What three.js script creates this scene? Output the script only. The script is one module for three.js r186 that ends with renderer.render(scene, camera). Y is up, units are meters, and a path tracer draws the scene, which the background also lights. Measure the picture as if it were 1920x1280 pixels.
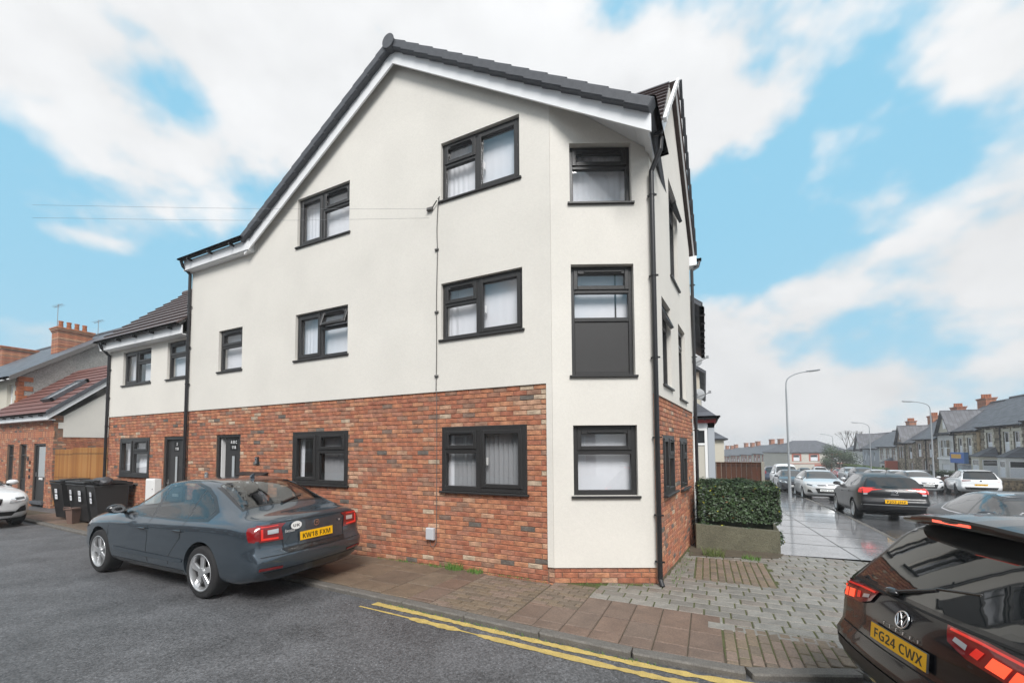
import * as THREE from 'three';
import { mergeGeometries, mergeVertices, toCreasedNormals } from 'three/addons/utils/BufferGeometryUtils.js';
import { Brush, Evaluator, SUBTRACTION } from 'three-bvh-csg';

// ---------------------------------------------------------------- camera, sky, sun, exposure
const scene = new THREE.Scene();
const F = 769.92, CY = 803.8, W0 = 1920, H0 = 1280;          // focal length and optical axis of the photograph, in its pixels
const CAM = new THREE.Vector3(2.0548, 1.9037, 5.6335);
const camera = new THREE.PerspectiveCamera(2 * Math.atan(CY / F) * 180 / Math.PI, W0 / (2 * CY), 0.05, 900);
camera.position.copy(CAM);
camera.rotation.set(0.04782, 0.4399, -0.00608, 'YXZ');
camera.setViewOffset(W0, 2 * CY, 0, 0, W0, H0);
camera.updateMatrixWorld();
const SUN_DIR = new THREE.Vector3(0.34, 0.72, 0.6).normalize();
const sun = new THREE.DirectionalLight(new THREE.Color(1.0, 0.975, 0.95), 3.0);
sun.name = 'sun'; sun.position.copy(SUN_DIR).multiplyScalar(60); sun.target.position.set(0, 0, 0);
sun.castShadow = true; sun.shadow.radius = 46; sun.shadow.mapSize.set(2048, 2048);
Object.assign(sun.shadow.camera, { left: -40, right: 40, top: 40, bottom: -40, near: 1, far: 160 });
scene.add(sun, sun.target);
const renderer = new THREE.WebGLRenderer({ antialias: true });
renderer.setSize(1024, 682);
renderer.toneMapping = THREE.LinearToneMapping;
renderer.toneMappingExposure = 1.27;
renderer.shadowMap.enabled = true;

// ---------------------------------------------------------------- helpers
const V = (x, y, z) => new THREE.Vector3(x, y, z);
function rng(seed) { let s = seed >>> 0; return () => { s = (s + 0x6d2b79f5) | 0; let t = Math.imul(s ^ (s >>> 15), 1 | s); t = (t + Math.imul(t ^ (t >>> 7), 61 | t)) ^ t; return ((t ^ (t >>> 14)) >>> 0) / 4294967296; }; }
const clamp = (x, a = 0, b = 1) => Math.min(b, Math.max(a, x)), lerp = (a, b, t) => a + (b - a) * t;
const sstep = (a, b, x) => { const t = clamp((x - a) / (b - a)); return t * t * (3 - 2 * t); };
const hash = (x, y, s) => { let h = Math.imul(x, 374761393) ^ Math.imul(y, 668265263) ^ Math.imul(s, 974634287); h = Math.imul(h ^ (h >>> 13), 1274126177); return ((h ^ (h >>> 16)) >>> 0) / 4294967296; };
function vn(x, y, per, s) {                                    // value noise that repeats every per cells
  const xi = Math.floor(x), yi = Math.floor(y), fx = x - xi, fy = y - yi, u = fx * fx * (3 - 2 * fx), v = fy * fy * (3 - 2 * fy), m = (a) => ((a % per) + per) % per;
  return lerp(lerp(hash(m(xi), m(yi), s), hash(m(xi + 1), m(yi), s), u), lerp(hash(m(xi), m(yi + 1), s), hash(m(xi + 1), m(yi + 1), s), u), v);
}
function fbm(x, y, per, oct, s) { let a = 0, w = 0.5, n = 0; for (let i = 0; i < oct; i++) { a += w * vn(x, y, per, s + i); n += w; w *= 0.5; x *= 2; y *= 2; per *= 2; } return a / n; }
function vn3(x, y, z, s) {
  const xi = Math.floor(x), yi = Math.floor(y), zi = Math.floor(z), u = x - xi, v = y - yi, w = z - zi, a = u * u * (3 - 2 * u), b = v * v * (3 - 2 * v), c = w * w * (3 - 2 * w), h = (i, j, k) => hash(xi + i, yi + j + (zi + k) * 57, s);
  return lerp(lerp(lerp(h(0, 0, 0), h(1, 0, 0), a), lerp(h(0, 1, 0), h(1, 1, 0), a), b), lerp(lerp(h(0, 0, 1), h(1, 0, 1), a), lerp(h(0, 1, 1), h(1, 1, 1), a), b), c);
}
const S = 0.0382;                                              // the ground falls this much per metre away from the front street
const gy = (z) => S * z;
const camM = camera.matrixWorld.clone();
function ray(u, v) { return V((u - 960) / F, -(v - CY) / F, -1).transformDirection(camM); }
function onGround(u, v, lift = 0) { const r = ray(u, v), t = (lift + S * CAM.z - CAM.y) / (r.y - S * r.z); return CAM.clone().addScaledVector(r, t); }
function onZ(u, v, z) { const r = ray(u, v); return CAM.clone().addScaledVector(r, (z - CAM.z) / r.z); }
function onX(u, v, x) { const r = ray(u, v); return CAM.clone().addScaledVector(r, (x - CAM.x) / r.x); }
function onFacade(u, v, x0, k) { const r = ray(u, v); return CAM.clone().addScaledVector(r, (x0 - CAM.x - k * CAM.z) / (r.x + k * r.z)); }

const used = new Map();
const numbered = (n) => { const k = used.get(n) ?? 0; used.set(n, k + 1); return k ? n + '_' + String(k).padStart(3, '0') : n; };
function tag(o, label, category, group) { o.userData.label = label; o.userData.category = category; if (group) o.userData.group = group; return o; }
function thing(name, label, category, pos = [0, 0, 0], turn = 0, group) {
  const o = new THREE.Group(); o.name = numbered(name); o.position.set(...pos); o.rotation.y = turn; scene.add(o);
  return tag(o, label, category, group);
}
function mesh(name, geo, mat, parent) {
  const g = Array.isArray(geo) ? (geo.length > 1 ? merge(geo) : geo[0]) : geo;
  const m = new THREE.Mesh(g, mat); m.name = parent ? name : numbered(name); m.castShadow = m.receiveShadow = true; (parent ?? scene).add(m); return m;
}
function struct(name, geo, mat) { const m = mesh(name, geo, mat); m.userData.kind = 'structure'; return m; }
function group(name, parent) { const g = new THREE.Group(); g.name = name; parent.add(g); return g; }
function clean(g) { const r = g.index ? g.toNonIndexed() : g; for (const k of Object.keys(r.attributes)) if (!['position', 'normal', 'uv', 'color'].includes(k)) r.deleteAttribute(k); return r; }
function merge(list) {
  const gs = list.map(clean), hasUv = gs.every((g) => g.attributes.uv), hasC = gs.every((g) => g.attributes.color);
  for (const g of gs) { if (!hasUv) g.deleteAttribute('uv'); if (!hasC) g.deleteAttribute('color'); if (!g.attributes.normal) g.computeVertexNormals(); }
  return mergeGeometries(gs);
}
// box given by its corner coordinates, uv in metres
function bx(x0, x1, y0, y1, z0, z1) {
  const g = new THREE.BoxGeometry(Math.abs(x1 - x0), Math.abs(y1 - y0), Math.abs(z1 - z0)); g.translate((x0 + x1) / 2, (y0 + y1) / 2, (z0 + z1) / 2); return boxUv(g);
}
function boxUv(g) {                                            // uv in metres from the dominant axis of each face
  const n = g.index ? g.toNonIndexed() : g, p = n.attributes.position, q = n.attributes.normal, uv = new Float32Array(p.count * 2);
  for (let i = 0; i < p.count; i++) {
    const ax = Math.abs(q.getX(i)), ay = Math.abs(q.getY(i)), az = Math.abs(q.getZ(i));
    if (az >= ax && az >= ay) { uv[2 * i] = p.getX(i); uv[2 * i + 1] = p.getY(i); } else if (ax >= ay) { uv[2 * i] = p.getZ(i); uv[2 * i + 1] = p.getY(i); } else { uv[2 * i] = p.getX(i); uv[2 * i + 1] = p.getZ(i); }
  }
  n.setAttribute('uv', new THREE.BufferAttribute(uv, 2)); return n;
}
// bevelled box centred on its own middle
function bev(w, h, d, b = 0.006) {
  const s = new THREE.Shape(); s.moveTo(-w / 2 + b, -h / 2 + b); s.lineTo(w / 2 - b, -h / 2 + b); s.lineTo(w / 2 - b, h / 2 - b); s.lineTo(-w / 2 + b, h / 2 - b);
  const g = new THREE.ExtrudeGeometry(s, { depth: Math.max(1e-4, d - 2 * b), bevelSize: b, bevelThickness: b, bevelSegments: 1, steps: 1 }); g.translate(0, 0, -d / 2 + b); return boxUv(g);
}
function bevAt(x0, x1, y0, y1, z0, z1, b = 0.006) { const g = bev(x1 - x0, y1 - y0, z1 - z0, b); g.translate((x0 + x1) / 2, (y0 + y1) / 2, (z0 + z1) / 2); return boxUv(g); }
function tube(pts, r, seg = 24, rad = 8, closed = false) { return new THREE.TubeGeometry(new THREE.CatmullRomCurve3(pts.map((p) => p.isVector3 ? p : V(...p)), closed, 'catmullrom', 0.5), seg, r, rad, closed); }
function rod(a, b, r, rad = 8, r2 = r) {
  a = a.isVector3 ? a : V(...a); b = b.isVector3 ? b : V(...b); const d = b.clone().sub(a), g = new THREE.CylinderGeometry(r2, r, d.length(), rad);
  g.applyQuaternion(new THREE.Quaternion().setFromUnitVectors(V(0, 1, 0), d.clone().normalize())); g.translate((a.x + b.x) / 2, (a.y + b.y) / 2, (a.z + b.z) / 2); return g;
}
// extruded outline (list of [x, y]), with holes, from z0 to z1
function slab(pts, holes, z0, z1) {
  const s = new THREE.Shape(pts.map((p) => new THREE.Vector2(p[0], p[1])));
  for (const h of holes ?? []) s.holes.push(new THREE.Path(h.map((p) => new THREE.Vector2(p[0], p[1]))));
  const g = new THREE.ExtrudeGeometry(s, { depth: z1 - z0, bevelEnabled: false, steps: 1 }); g.translate(0, 0, z0); return boxUv(g);
}
const rect = (x0, x1, y0, y1) => [[x0, y0], [x1, y0], [x1, y1], [x0, y1]];
// four-sided sheet with thickness: quad corners a b c d (counter-clockwise seen from outside), pushed back by t along -normal
function plate(a, b, c, d, t = 0.02) {
  [a, b, c, d] = [a, b, c, d].map((p) => p.isVector3 ? p.clone() : V(...p));
  const n = b.clone().sub(a).cross(d.clone().sub(a)).normalize(), back = [a, b, c, d].map((p) => p.clone().addScaledVector(n, -t)), P = [a, b, c, d, ...back];
  const f = [[0, 1, 2, 3], [5, 4, 7, 6], [4, 5, 1, 0], [5, 6, 2, 1], [6, 7, 3, 2], [7, 4, 0, 3]], pos = [], uv = [];
  for (const [i, j, k, l] of f) {
    const q = [P[i], P[j], P[k], P[l]], w = q[0].distanceTo(q[1]), h = q[0].distanceTo(q[3]), U = [[0, 0], [w, 0], [w, h], [0, h]];
    for (const m of [0, 1, 2, 0, 2, 3]) { pos.push(q[m].x, q[m].y, q[m].z); uv.push(...U[m]); }
  }
  const g = new THREE.BufferGeometry(); g.setAttribute('position', new THREE.Float32BufferAttribute(pos, 3)); g.setAttribute('uv', new THREE.Float32BufferAttribute(uv, 2)); g.computeVertexNormals(); return g;
}
function paint(g, rgb) { const n = g.attributes.position.count, c = new Float32Array(n * 3); for (let i = 0; i < n; i++) c.set(rgb, i * 3); g.setAttribute('color', new THREE.BufferAttribute(c, 3)); return g; }

// ---------------------------------------------------------------- textures and materials
function tex(size, fn, srgb = true) {
  const d = new Uint8Array(size * size * 4);
  for (let y = 0; y < size; y++) for (let x = 0; x < size; x++) { const c = fn(x / size, y / size, x, y), i = (y * size + x) * 4; d[i] = clamp(c[0]) * 255; d[i + 1] = clamp(c[1]) * 255; d[i + 2] = clamp(c[2]) * 255; d[i + 3] = 255; }
  const t = new THREE.DataTexture(d, size, size); t.wrapS = t.wrapT = THREE.RepeatWrapping; t.magFilter = THREE.LinearFilter; t.minFilter = THREE.LinearMipmapLinearFilter; t.generateMipmaps = true;
  if (srgb) t.colorSpace = THREE.SRGBColorSpace; t.needsUpdate = true; return t;
}
const rep = (t, r, r2 = r) => { const c = t.clone(); c.repeat.set(r, r2); c.needsUpdate = true; return c; };
const col = (r, g, b) => new THREE.Color().setRGB(r, g, b);
function std(rgb, rough = 0.8, o = {}) { return new THREE.MeshStandardMaterial({ color: col(...rgb), roughness: rough, ...o }); }
function phys(rgb, rough, o = {}) { return new THREE.MeshPhysicalMaterial({ color: col(...rgb), roughness: rough, ...o }); }
const g3 = (v) => [v, v, v];
const T = {
  render: tex(512, (u, v) => { const a = fbm(u * 6, v * 6, 6, 5, 3), b = fbm(u * 2, v * 2, 2, 3, 9), c = vn(u * 160, v * 160, 160, 4); const k = 0.92 + 0.045 * (a - 0.5) + 0.045 * (b - 0.5) + 0.02 * (c - 0.5); return [k, k * 0.995, k * 0.98]; }),
  renderBump: tex(512, (u, v) => g3(0.6 * vn(u * 150, v * 150, 150, 14) + 0.4 * fbm(u * 40, v * 40, 40, 3, 15)), false),
  brick: tex(256, (u, v) => { const a = fbm(u * 6, v * 14, 2, 4, 21), c = vn(u * 90, v * 90, 90, 23), d = sstep(0.62, 0.8, fbm(u * 5, v * 9, 1, 3, 29)); const k = 0.66 + 0.42 * a + 0.14 * (c - 0.5) - 0.2 * d; return [k, k * (0.97 + 0.06 * c), k * (0.95 + 0.1 * d)]; }),
  grain: tex(256, (u, v) => { const a = fbm(u * 5, v * 5, 5, 4, 31), c = vn(u * 110, v * 110, 110, 33); return g3(0.82 + 0.22 * (a - 0.5) + 0.2 * (c - 0.5)); }),
  grainBump: tex(256, (u, v) => g3(0.55 * vn(u * 100, v * 100, 100, 43) + 0.45 * fbm(u * 12, v * 12, 12, 3, 44)), false),
  asphalt: tex(1024, (u, v) => { const c = vn(u * 260, v * 260, 260, 51), d = vn(u * 120, v * 120, 120, 52), a = fbm(u * 5, v * 5, 5, 4, 53), sp = sstep(0.86, 0.95, vn(u * 200, v * 200, 200, 57)); const k = 0.53 + 0.22 * (c - 0.5) + 0.16 * (d - 0.5) + 0.2 * (a - 0.5) + 0.2 * sp; return [k, k, k * 1.01]; }),
  asphaltBump: tex(1024, (u, v) => g3(0.6 * vn(u * 260, v * 260, 260, 51) + 0.4 * vn(u * 120, v * 120, 120, 52)), false),
  wood: tex(256, (u, v) => { const w = fbm(u * 3, v * 1, 1, 3, 61), k = 0.72 + 0.24 * vn(u * 34 + 2 * w, v * 2, 34, 62) + 0.12 * (vn(u * 90, v * 3, 90, 63) - 0.5) - 0.35 * sstep(0.8, 0.9, vn(u * 7, v * 5, 7, 66)); return [k, k * 0.95, k * 0.86]; }),
  slate: tex(256, (u, v) => { const a = fbm(u * 4, v * 10, 2, 4, 71), b = hash(Math.floor(u * 8 + (Math.floor(v * 12) % 2) * 0.5), Math.floor(v * 12), 73), e = (v * 12) % 1 < 0.1 ? 0.72 : 1; const k = (0.72 + 0.2 * (a - 0.5) + 0.2 * (b - 0.5)) * e; return [k, k, k * 1.03]; }),
  stone: tex(512, (u, v) => { const r = Math.floor(v * 10), w = 5 + (hash(r, 1, 81) * 3 | 0), x = u * w + hash(r, 2, 82), f = x % 1, fv = (v * 10) % 1, j = f < 0.07 || fv < 0.12, b = hash(Math.floor(x) % w, r, 83), a = fbm(u * 12, v * 12, 12, 3, 84); const k = j ? 0.78 : 0.4 + 0.42 * b + 0.24 * (a - 0.5); return [k, k * 0.97, k * 0.91]; }),
  wet: tex(512, (u, v) => { const a = fbm(u * 4, v * 9, 2, 5, 91), b = vn(u * 80, v * 80, 80, 92); return g3(clamp(0.16 + 0.85 * (a - 0.34) + 0.12 * b)); }, false),
};
const R_ = (t, r) => rep(t, r);
const MAT = {
  render: std([0.845, 0.822, 0.782], 0.92, { map: R_(T.render, 0.28), bumpMap: R_(T.renderBump, 0.9), bumpScale: 0.0012 }),
  mortar: std([0.32, 0.21, 0.15], 0.95, { map: R_(T.grain, 1.4) }),
  upvc: std([0.82, 0.83, 0.84], 0.35),
  darkFrame: std([0.028, 0.027, 0.027], 0.38, { bumpMap: R_(T.grainBump, 6), bumpScale: 0.0006 }),
  blackPipe: std([0.016, 0.016, 0.018], 0.36),
  glass: phys([1, 1, 1], 0.015, { transmission: 1, thickness: 0, ior: 2.0, specularIntensity: 1 }),
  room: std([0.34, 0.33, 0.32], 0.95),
  curtain: std([0.7, 0.72, 0.76], 0.95, { side: THREE.DoubleSide }),
  blind: std([0.3, 0.31, 0.325], 0.9),
  roofGrey: std([0.125, 0.133, 0.15], 0.6, { map: R_(T.grain, 2) }),
  roofBrown: std([0.13, 0.085, 0.078], 0.42, { map: R_(T.grain, 2) }),
  roofRed: std([0.23, 0.09, 0.072], 0.5, { map: R_(T.grain, 2) }),
  slate: std([0.17, 0.185, 0.205], 0.5, { map: R_(T.slate, 0.33) }),
  asphalt: std([0.39, 0.395, 0.405], 0.6, { map: R_(T.asphalt, 0.45), bumpMap: R_(T.asphaltBump, 0.45), bumpScale: 0.003, vertexColors: true }),
  ground: std([0.16, 0.15, 0.13], 0.95, { map: R_(T.grain, 0.5) }),
  yellow: std([0.72, 0.53, 0.17], 0.75, { map: R_(T.grain, 3) }),
  kerb: std([0.21, 0.195, 0.175], 0.75, { map: R_(T.grain, 1.5), bumpMap: R_(T.grainBump, 3), bumpScale: 0.004 }),
  metalGrey: std([0.3, 0.31, 0.32], 0.5, { metalness: 0.6 }),
  chrome: std([0.75, 0.76, 0.78], 0.14, { metalness: 1 }),
  galv: std([0.33, 0.35, 0.37], 0.55, { metalness: 0.35 }),
  rubber: std([0.018, 0.018, 0.019], 0.85),
  blackPlastic: std([0.02, 0.02, 0.021], 0.5, { bumpMap: R_(T.grainBump, 5), bumpScale: 0.001 }),
  cable: std([0.12, 0.115, 0.11], 0.7),
  white: std([0.8, 0.8, 0.79], 0.5),
};

// ---------------------------------------------------------------- sky: broken bright cloud over a pale blue
{
  const w = 2048, h = 1024, d = new Float32Array(w * h * 4);
  const blue = [[230, 420, 330, 105, 1.0], [40, 480, 160, 100, 0.6], [520, 470, 90, 60, 0.75], [1460, 385, 150, 80, 1.0], [1600, 350, 150, 50, 0.5], [1630, 440, 160, 40, 0.7], [1330, 470, 60, 60, 0.6], [1620, 800, 190, 34, 0.85], [1010, 20, 60, 30, 0.45], [1420, 600, 40, 40, 0.35], [110, 560, 110, 40, 0.5], [330, 200, 40, 20, 0.4], [1330, 330, 70, 40, 0.5]]
    .map(([u, v, ru, rv, k]) => ({ d: ray(u, v), a: ru / F, b: rv / F, k, r: ray(u + 10, v).sub(ray(u, v)).normalize(), t: ray(u, v - 10).sub(ray(u, v)).normalize() }));
  const white = [[150, 130, 260, 120, 0.5], [1760, 180, 240, 110, 0.6], [150, 590, 110, 50, 0.8], [1400, 780, 120, 70, 0.7], [1650, 600, 300, 90, 0.8], [500, 150, 420, 150, 0.55], [1300, 170, 320, 120, 0.6]].map(([u, v, ru, rv, k]) => ({ d: ray(u, v), a: ru / F, b: rv / F, k, r: ray(u + 10, v).sub(ray(u, v)).normalize(), t: ray(u, v - 10).sub(ray(u, v)).normalize() }));
  const q = V(0, 0, 0), bump = (s) => { const c = q.dot(s.d); if (c <= 0.2) return 0; const x = q.dot(s.r) / c / s.a, y = q.dot(s.t) / c / s.b; return s.k * Math.exp(-0.7 * (x * x + y * y)); };
  for (let j = 0; j < h; j++) for (let i = 0; i < w; i++) {
    const th = ((i + 0.5) / w - 0.5) * 2 * Math.PI, el = ((j + 0.5) / h - 0.5) * Math.PI, ce = Math.cos(el); q.set(Math.cos(th) * ce, Math.sin(el), Math.sin(th) * ce);
    const y = Math.max(q.y, 0), f3 = (k, oct, sd) => { let v = 0, w = 0.5, t = 0, X = q.x * k + 40, Y = q.y * k * 1.5 + 40, Z = q.z * k + 40; for (let i = 0; i < oct; i++) { v += w * vn3(X, Y, Z, sd + i); t += w; w *= 0.52; X *= 2.03; Y *= 2.03; Z *= 2.03; } return v / t; };
    const n = f3(3.4, 7, 201), n2 = f3(9.5, 5, 231);
    let b = 0, wv = 0; for (const s of blue) b += bump(s); for (const s of white) wv += bump(s);
    const cover = 0.82 + 2.0 * (n - 0.5) + 1.05 * (n2 - 0.5) - 0.66 * Math.min(b, 1.15) + 0.25 * wv;
    const c = sstep(0.36, 0.8, cover);
    const hz = Math.exp(-y * 4.5), zen = 0.66 + 0.18 * y;
    const br = lerp(0.23, 0.41, hz), bg = lerp(0.5, 0.58, hz), bb = lerp(0.68, 0.67, hz);
    const body = (0.93 + 0.3 * (n2 - 0.5) - 0.1 * sstep(0.9, 1.5, cover)) * zen;
    const o = (j * w + i) * 4; d[o] = lerp(br, body * 0.985, c); d[o + 1] = lerp(bg, body, c); d[o + 2] = lerp(bb, body * 1.015, c); d[o + 3] = 1;
    if (q.y < 0) { const k = sstep(0, -0.12, q.y); for (let m = 0; m < 3; m++) d[o + m] = lerp(d[o + m], [0.42, 0.43, 0.44][m], k); }
  }
  const t = new THREE.DataTexture(d, w, h, THREE.RGBAFormat, THREE.FloatType); t.mapping = THREE.EquirectangularReflectionMapping; t.magFilter = t.minFilter = THREE.LinearFilter; t.wrapS = THREE.RepeatWrapping; t.needsUpdate = true;
  scene.background = t; scene.environment = t;
}
// ---------------------------------------------------------------- bricks
const TONES = [[0.595, 0.223, 0.14, 9], [0.654, 0.273, 0.167, 7], [0.535, 0.2, 0.134, 6], [0.701, 0.323, 0.201, 5], [0.499, 0.233, 0.167, 3.5], [0.427, 0.24, 0.184, 2], [0.321, 0.212, 0.184, 1.2], [0.202, 0.172, 0.167, 0.9], [0.712, 0.412, 0.3, 2.2], [0.582, 0.256, 0.184, 4], [0.712, 0.546, 0.446, 0.6]];
const toneSum = TONES.reduce((a, t) => a + t[3], 0);
const pickTone = (r) => { let x = r() * toneSum; for (let i = 0; i < TONES.length; i++) { x -= TONES[i][3]; if (x <= 0) return i; } return 0; };
const brickMats = TONES.map((t) => std(t.slice(0, 3), 0.88, { map: T.brick, bumpMap: T.grainBump, bumpScale: 0.003 }));
const brickMerged = std([1, 1, 1], 0.88, { map: T.brick, vertexColors: true });
// one brick of length w, height h, its face at z = 0; slightly out of true
function brickGeo(w, h, r, u0 = 0, v0 = 0, d = 0.03) {
  const b = 0.005, j = () => (r() - 0.5) * 0.004, P = [[-w / 2, -h / 2], [w / 2, -h / 2], [w / 2, h / 2], [-w / 2, h / 2]].map(([x, y]) => [x + j(), y + j()]);
  const f = P.map(([x, y]) => [x - Math.sign(x) * b, y - Math.sign(y) * b, j() * 0.8]), e = P.map(([x, y]) => [x, y, -b - 0.002]), k = P.map(([x, y]) => [x, y, -d]);
  const pos = [], uv = [], quad = (a, b2, c, e2) => { for (const q of [a, b2, c, a, c, e2]) { pos.push(...q); uv.push((q[0] + u0) * 1.6, (q[1] + v0) * 1.6); } };
  quad(f[0], f[1], f[2], f[3]);
  for (let i = 0; i < 4; i++) { const n = (i + 1) % 4; quad(e[i], e[n], f[n], f[i]); quad(k[i], k[n], e[n], e[i]); }
  const g = new THREE.BufferGeometry(); g.setAttribute('position', new THREE.Float32BufferAttribute(pos, 3)); g.setAttribute('uv', new THREE.Float32BufferAttribute(uv, 2)); g.computeVertexNormals(); return g;
}
const brickShapes = new Map();
function brickShape(w, h, r) {                                   // a few shared variants of each size
  const key = w.toFixed(3) + h.toFixed(3), l = brickShapes.get(key) ?? brickShapes.set(key, []).get(key);
  if (l.length < 10) { l.push(brickGeo(w, h, r, r() * 5, r() * 5)); return l[l.length - 1]; }
  return l[Math.floor(r() * l.length)];
}
// a brick skin on the plane through `at` along `dir` (unit, horizontal); the face looks along dir x up
function brickSkin(parent, at, dir, u0, u1, y0, y1, holes, seed, single, o = {}) {
  const r = rng(seed), L = o.len ?? 0.225, C = o.course ?? 0.075, ang = Math.atan2(-dir.z, dir.x), list = [], n = V(-dir.z, 0, dir.x);
  const rows = Math.round((y1 - y0) / C), h = (y1 - y0) / rows;
  for (let k = 0; k < rows; k++) {
    const yb = y0 + k * h, ym = yb + h / 2; let spans = [[u0, u1]];
    for (const q of holes) if (ym > q[2] && ym < q[3]) spans = spans.flatMap(([a, b]) => (q[1] <= a || q[0] >= b ? [[a, b]] : [[a, q[0]], [q[1], b]].filter(([c, d]) => d - c > 0.02)));
    for (const [a, b] of spans) {
      let x = Math.floor((a - u0) / L) * L + u0 - (k % 2 ? L / 2 : 0) - (o.phase ?? 0);
      for (; x < b; x += L) { const s = Math.max(a, x), e = Math.min(b, x + L); if (e - s > 0.045) list.push({ u: (s + e) / 2, y: ym, w: e - s - 0.0095, h: h - 0.0095 }); }
    }
  }
  for (const q of list) { q.p = at.clone().addScaledVector(dir, q.u).setY(at.y + q.y); q.t = pickTone(r); if (o.tone) q.t = o.tone(q, r); q.d = q.p.distanceTo(CAM); q.out = (r() - 0.5) * 0.004; q.tilt = (r() - 0.5) * 0.008; q.seen = q.p.clone().project(camera); q.vis = Math.abs(q.seen.x) < 1 && Math.abs(q.seen.y) < 1 && !(o.hidden && o.hidden(q)); }
  list.sort((a, b) => (b.vis - a.vis) || (a.d - b.d));
  const rest = [];
  list.forEach((q, i) => {
    const pos = q.p.clone().addScaledVector(n, q.out);
    if (i < single) { const m = mesh('brick', brickShape(Math.round(q.w / 0.01) * 0.01, q.h, r), brickMats[q.t], parent); m.position.copy(pos); m.rotation.set(0, ang, q.tilt, 'YXZ'); } else {
      const g = brickGeo(q.w, q.h, r, q.u + q.y * 3.1, q.y + q.u * 1.7); g.rotateZ(q.tilt); g.rotateY(ang); g.translate(pos.x, pos.y, pos.z);
      const c = TONES[q.t], v = 0.9 + r() * 0.2; rest.push(paint(g, [c[0] * v, c[1] * v, c[2] * v]));
    }
  });
  if (rest.length) { const m = mesh('brickwork', rest, brickMerged, parent); m.userData.kind = 'stuff'; }
}

// ---------------------------------------------------------------- windows: frame, sashes, panes, sill, curtains; built in the plane z = 0 looking to +z
function frameRing(x0, x1, y0, y1, t, z0, z1, b = 0.006) { return [bevAt(x0, x0 + t, y0, y1, z0, z1, b), bevAt(x1 - t, x1, y0, y1, z0, z1, b), bevAt(x0 + t - 0.001, x1 - t + 0.001, y0, y0 + t, z0, z1 - 0.002, b), bevAt(x0 + t - 0.001, x1 - t + 0.001, y1 - t, y1, z0, z1 - 0.002, b)]; }
function pleats(x0, x1, y0, y1, z, amp, period, seed) {
  const r = rng(seed), n = Math.max(8, Math.round((x1 - x0) / 0.012)), pos = [], idx = [], ph = r() * 6;
  for (let i = 0; i <= n; i++) { const x = lerp(x0, x1, i / n), zz = z + amp * Math.sin(x / period * 6.283 + ph + 0.8 * Math.sin(x * 9 + ph)); pos.push(x, y0, zz, x, y1, zz - 0.01); }
  for (let i = 0; i < n; i++) { const a = i * 2; idx.push(a, a + 2, a + 1, a + 1, a + 2, a + 3); }
  const g = new THREE.BufferGeometry(); g.setAttribute('position', new THREE.Float32BufferAttribute(pos, 3)); g.setIndex(idx); g.computeVertexNormals(); return g;
}
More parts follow.
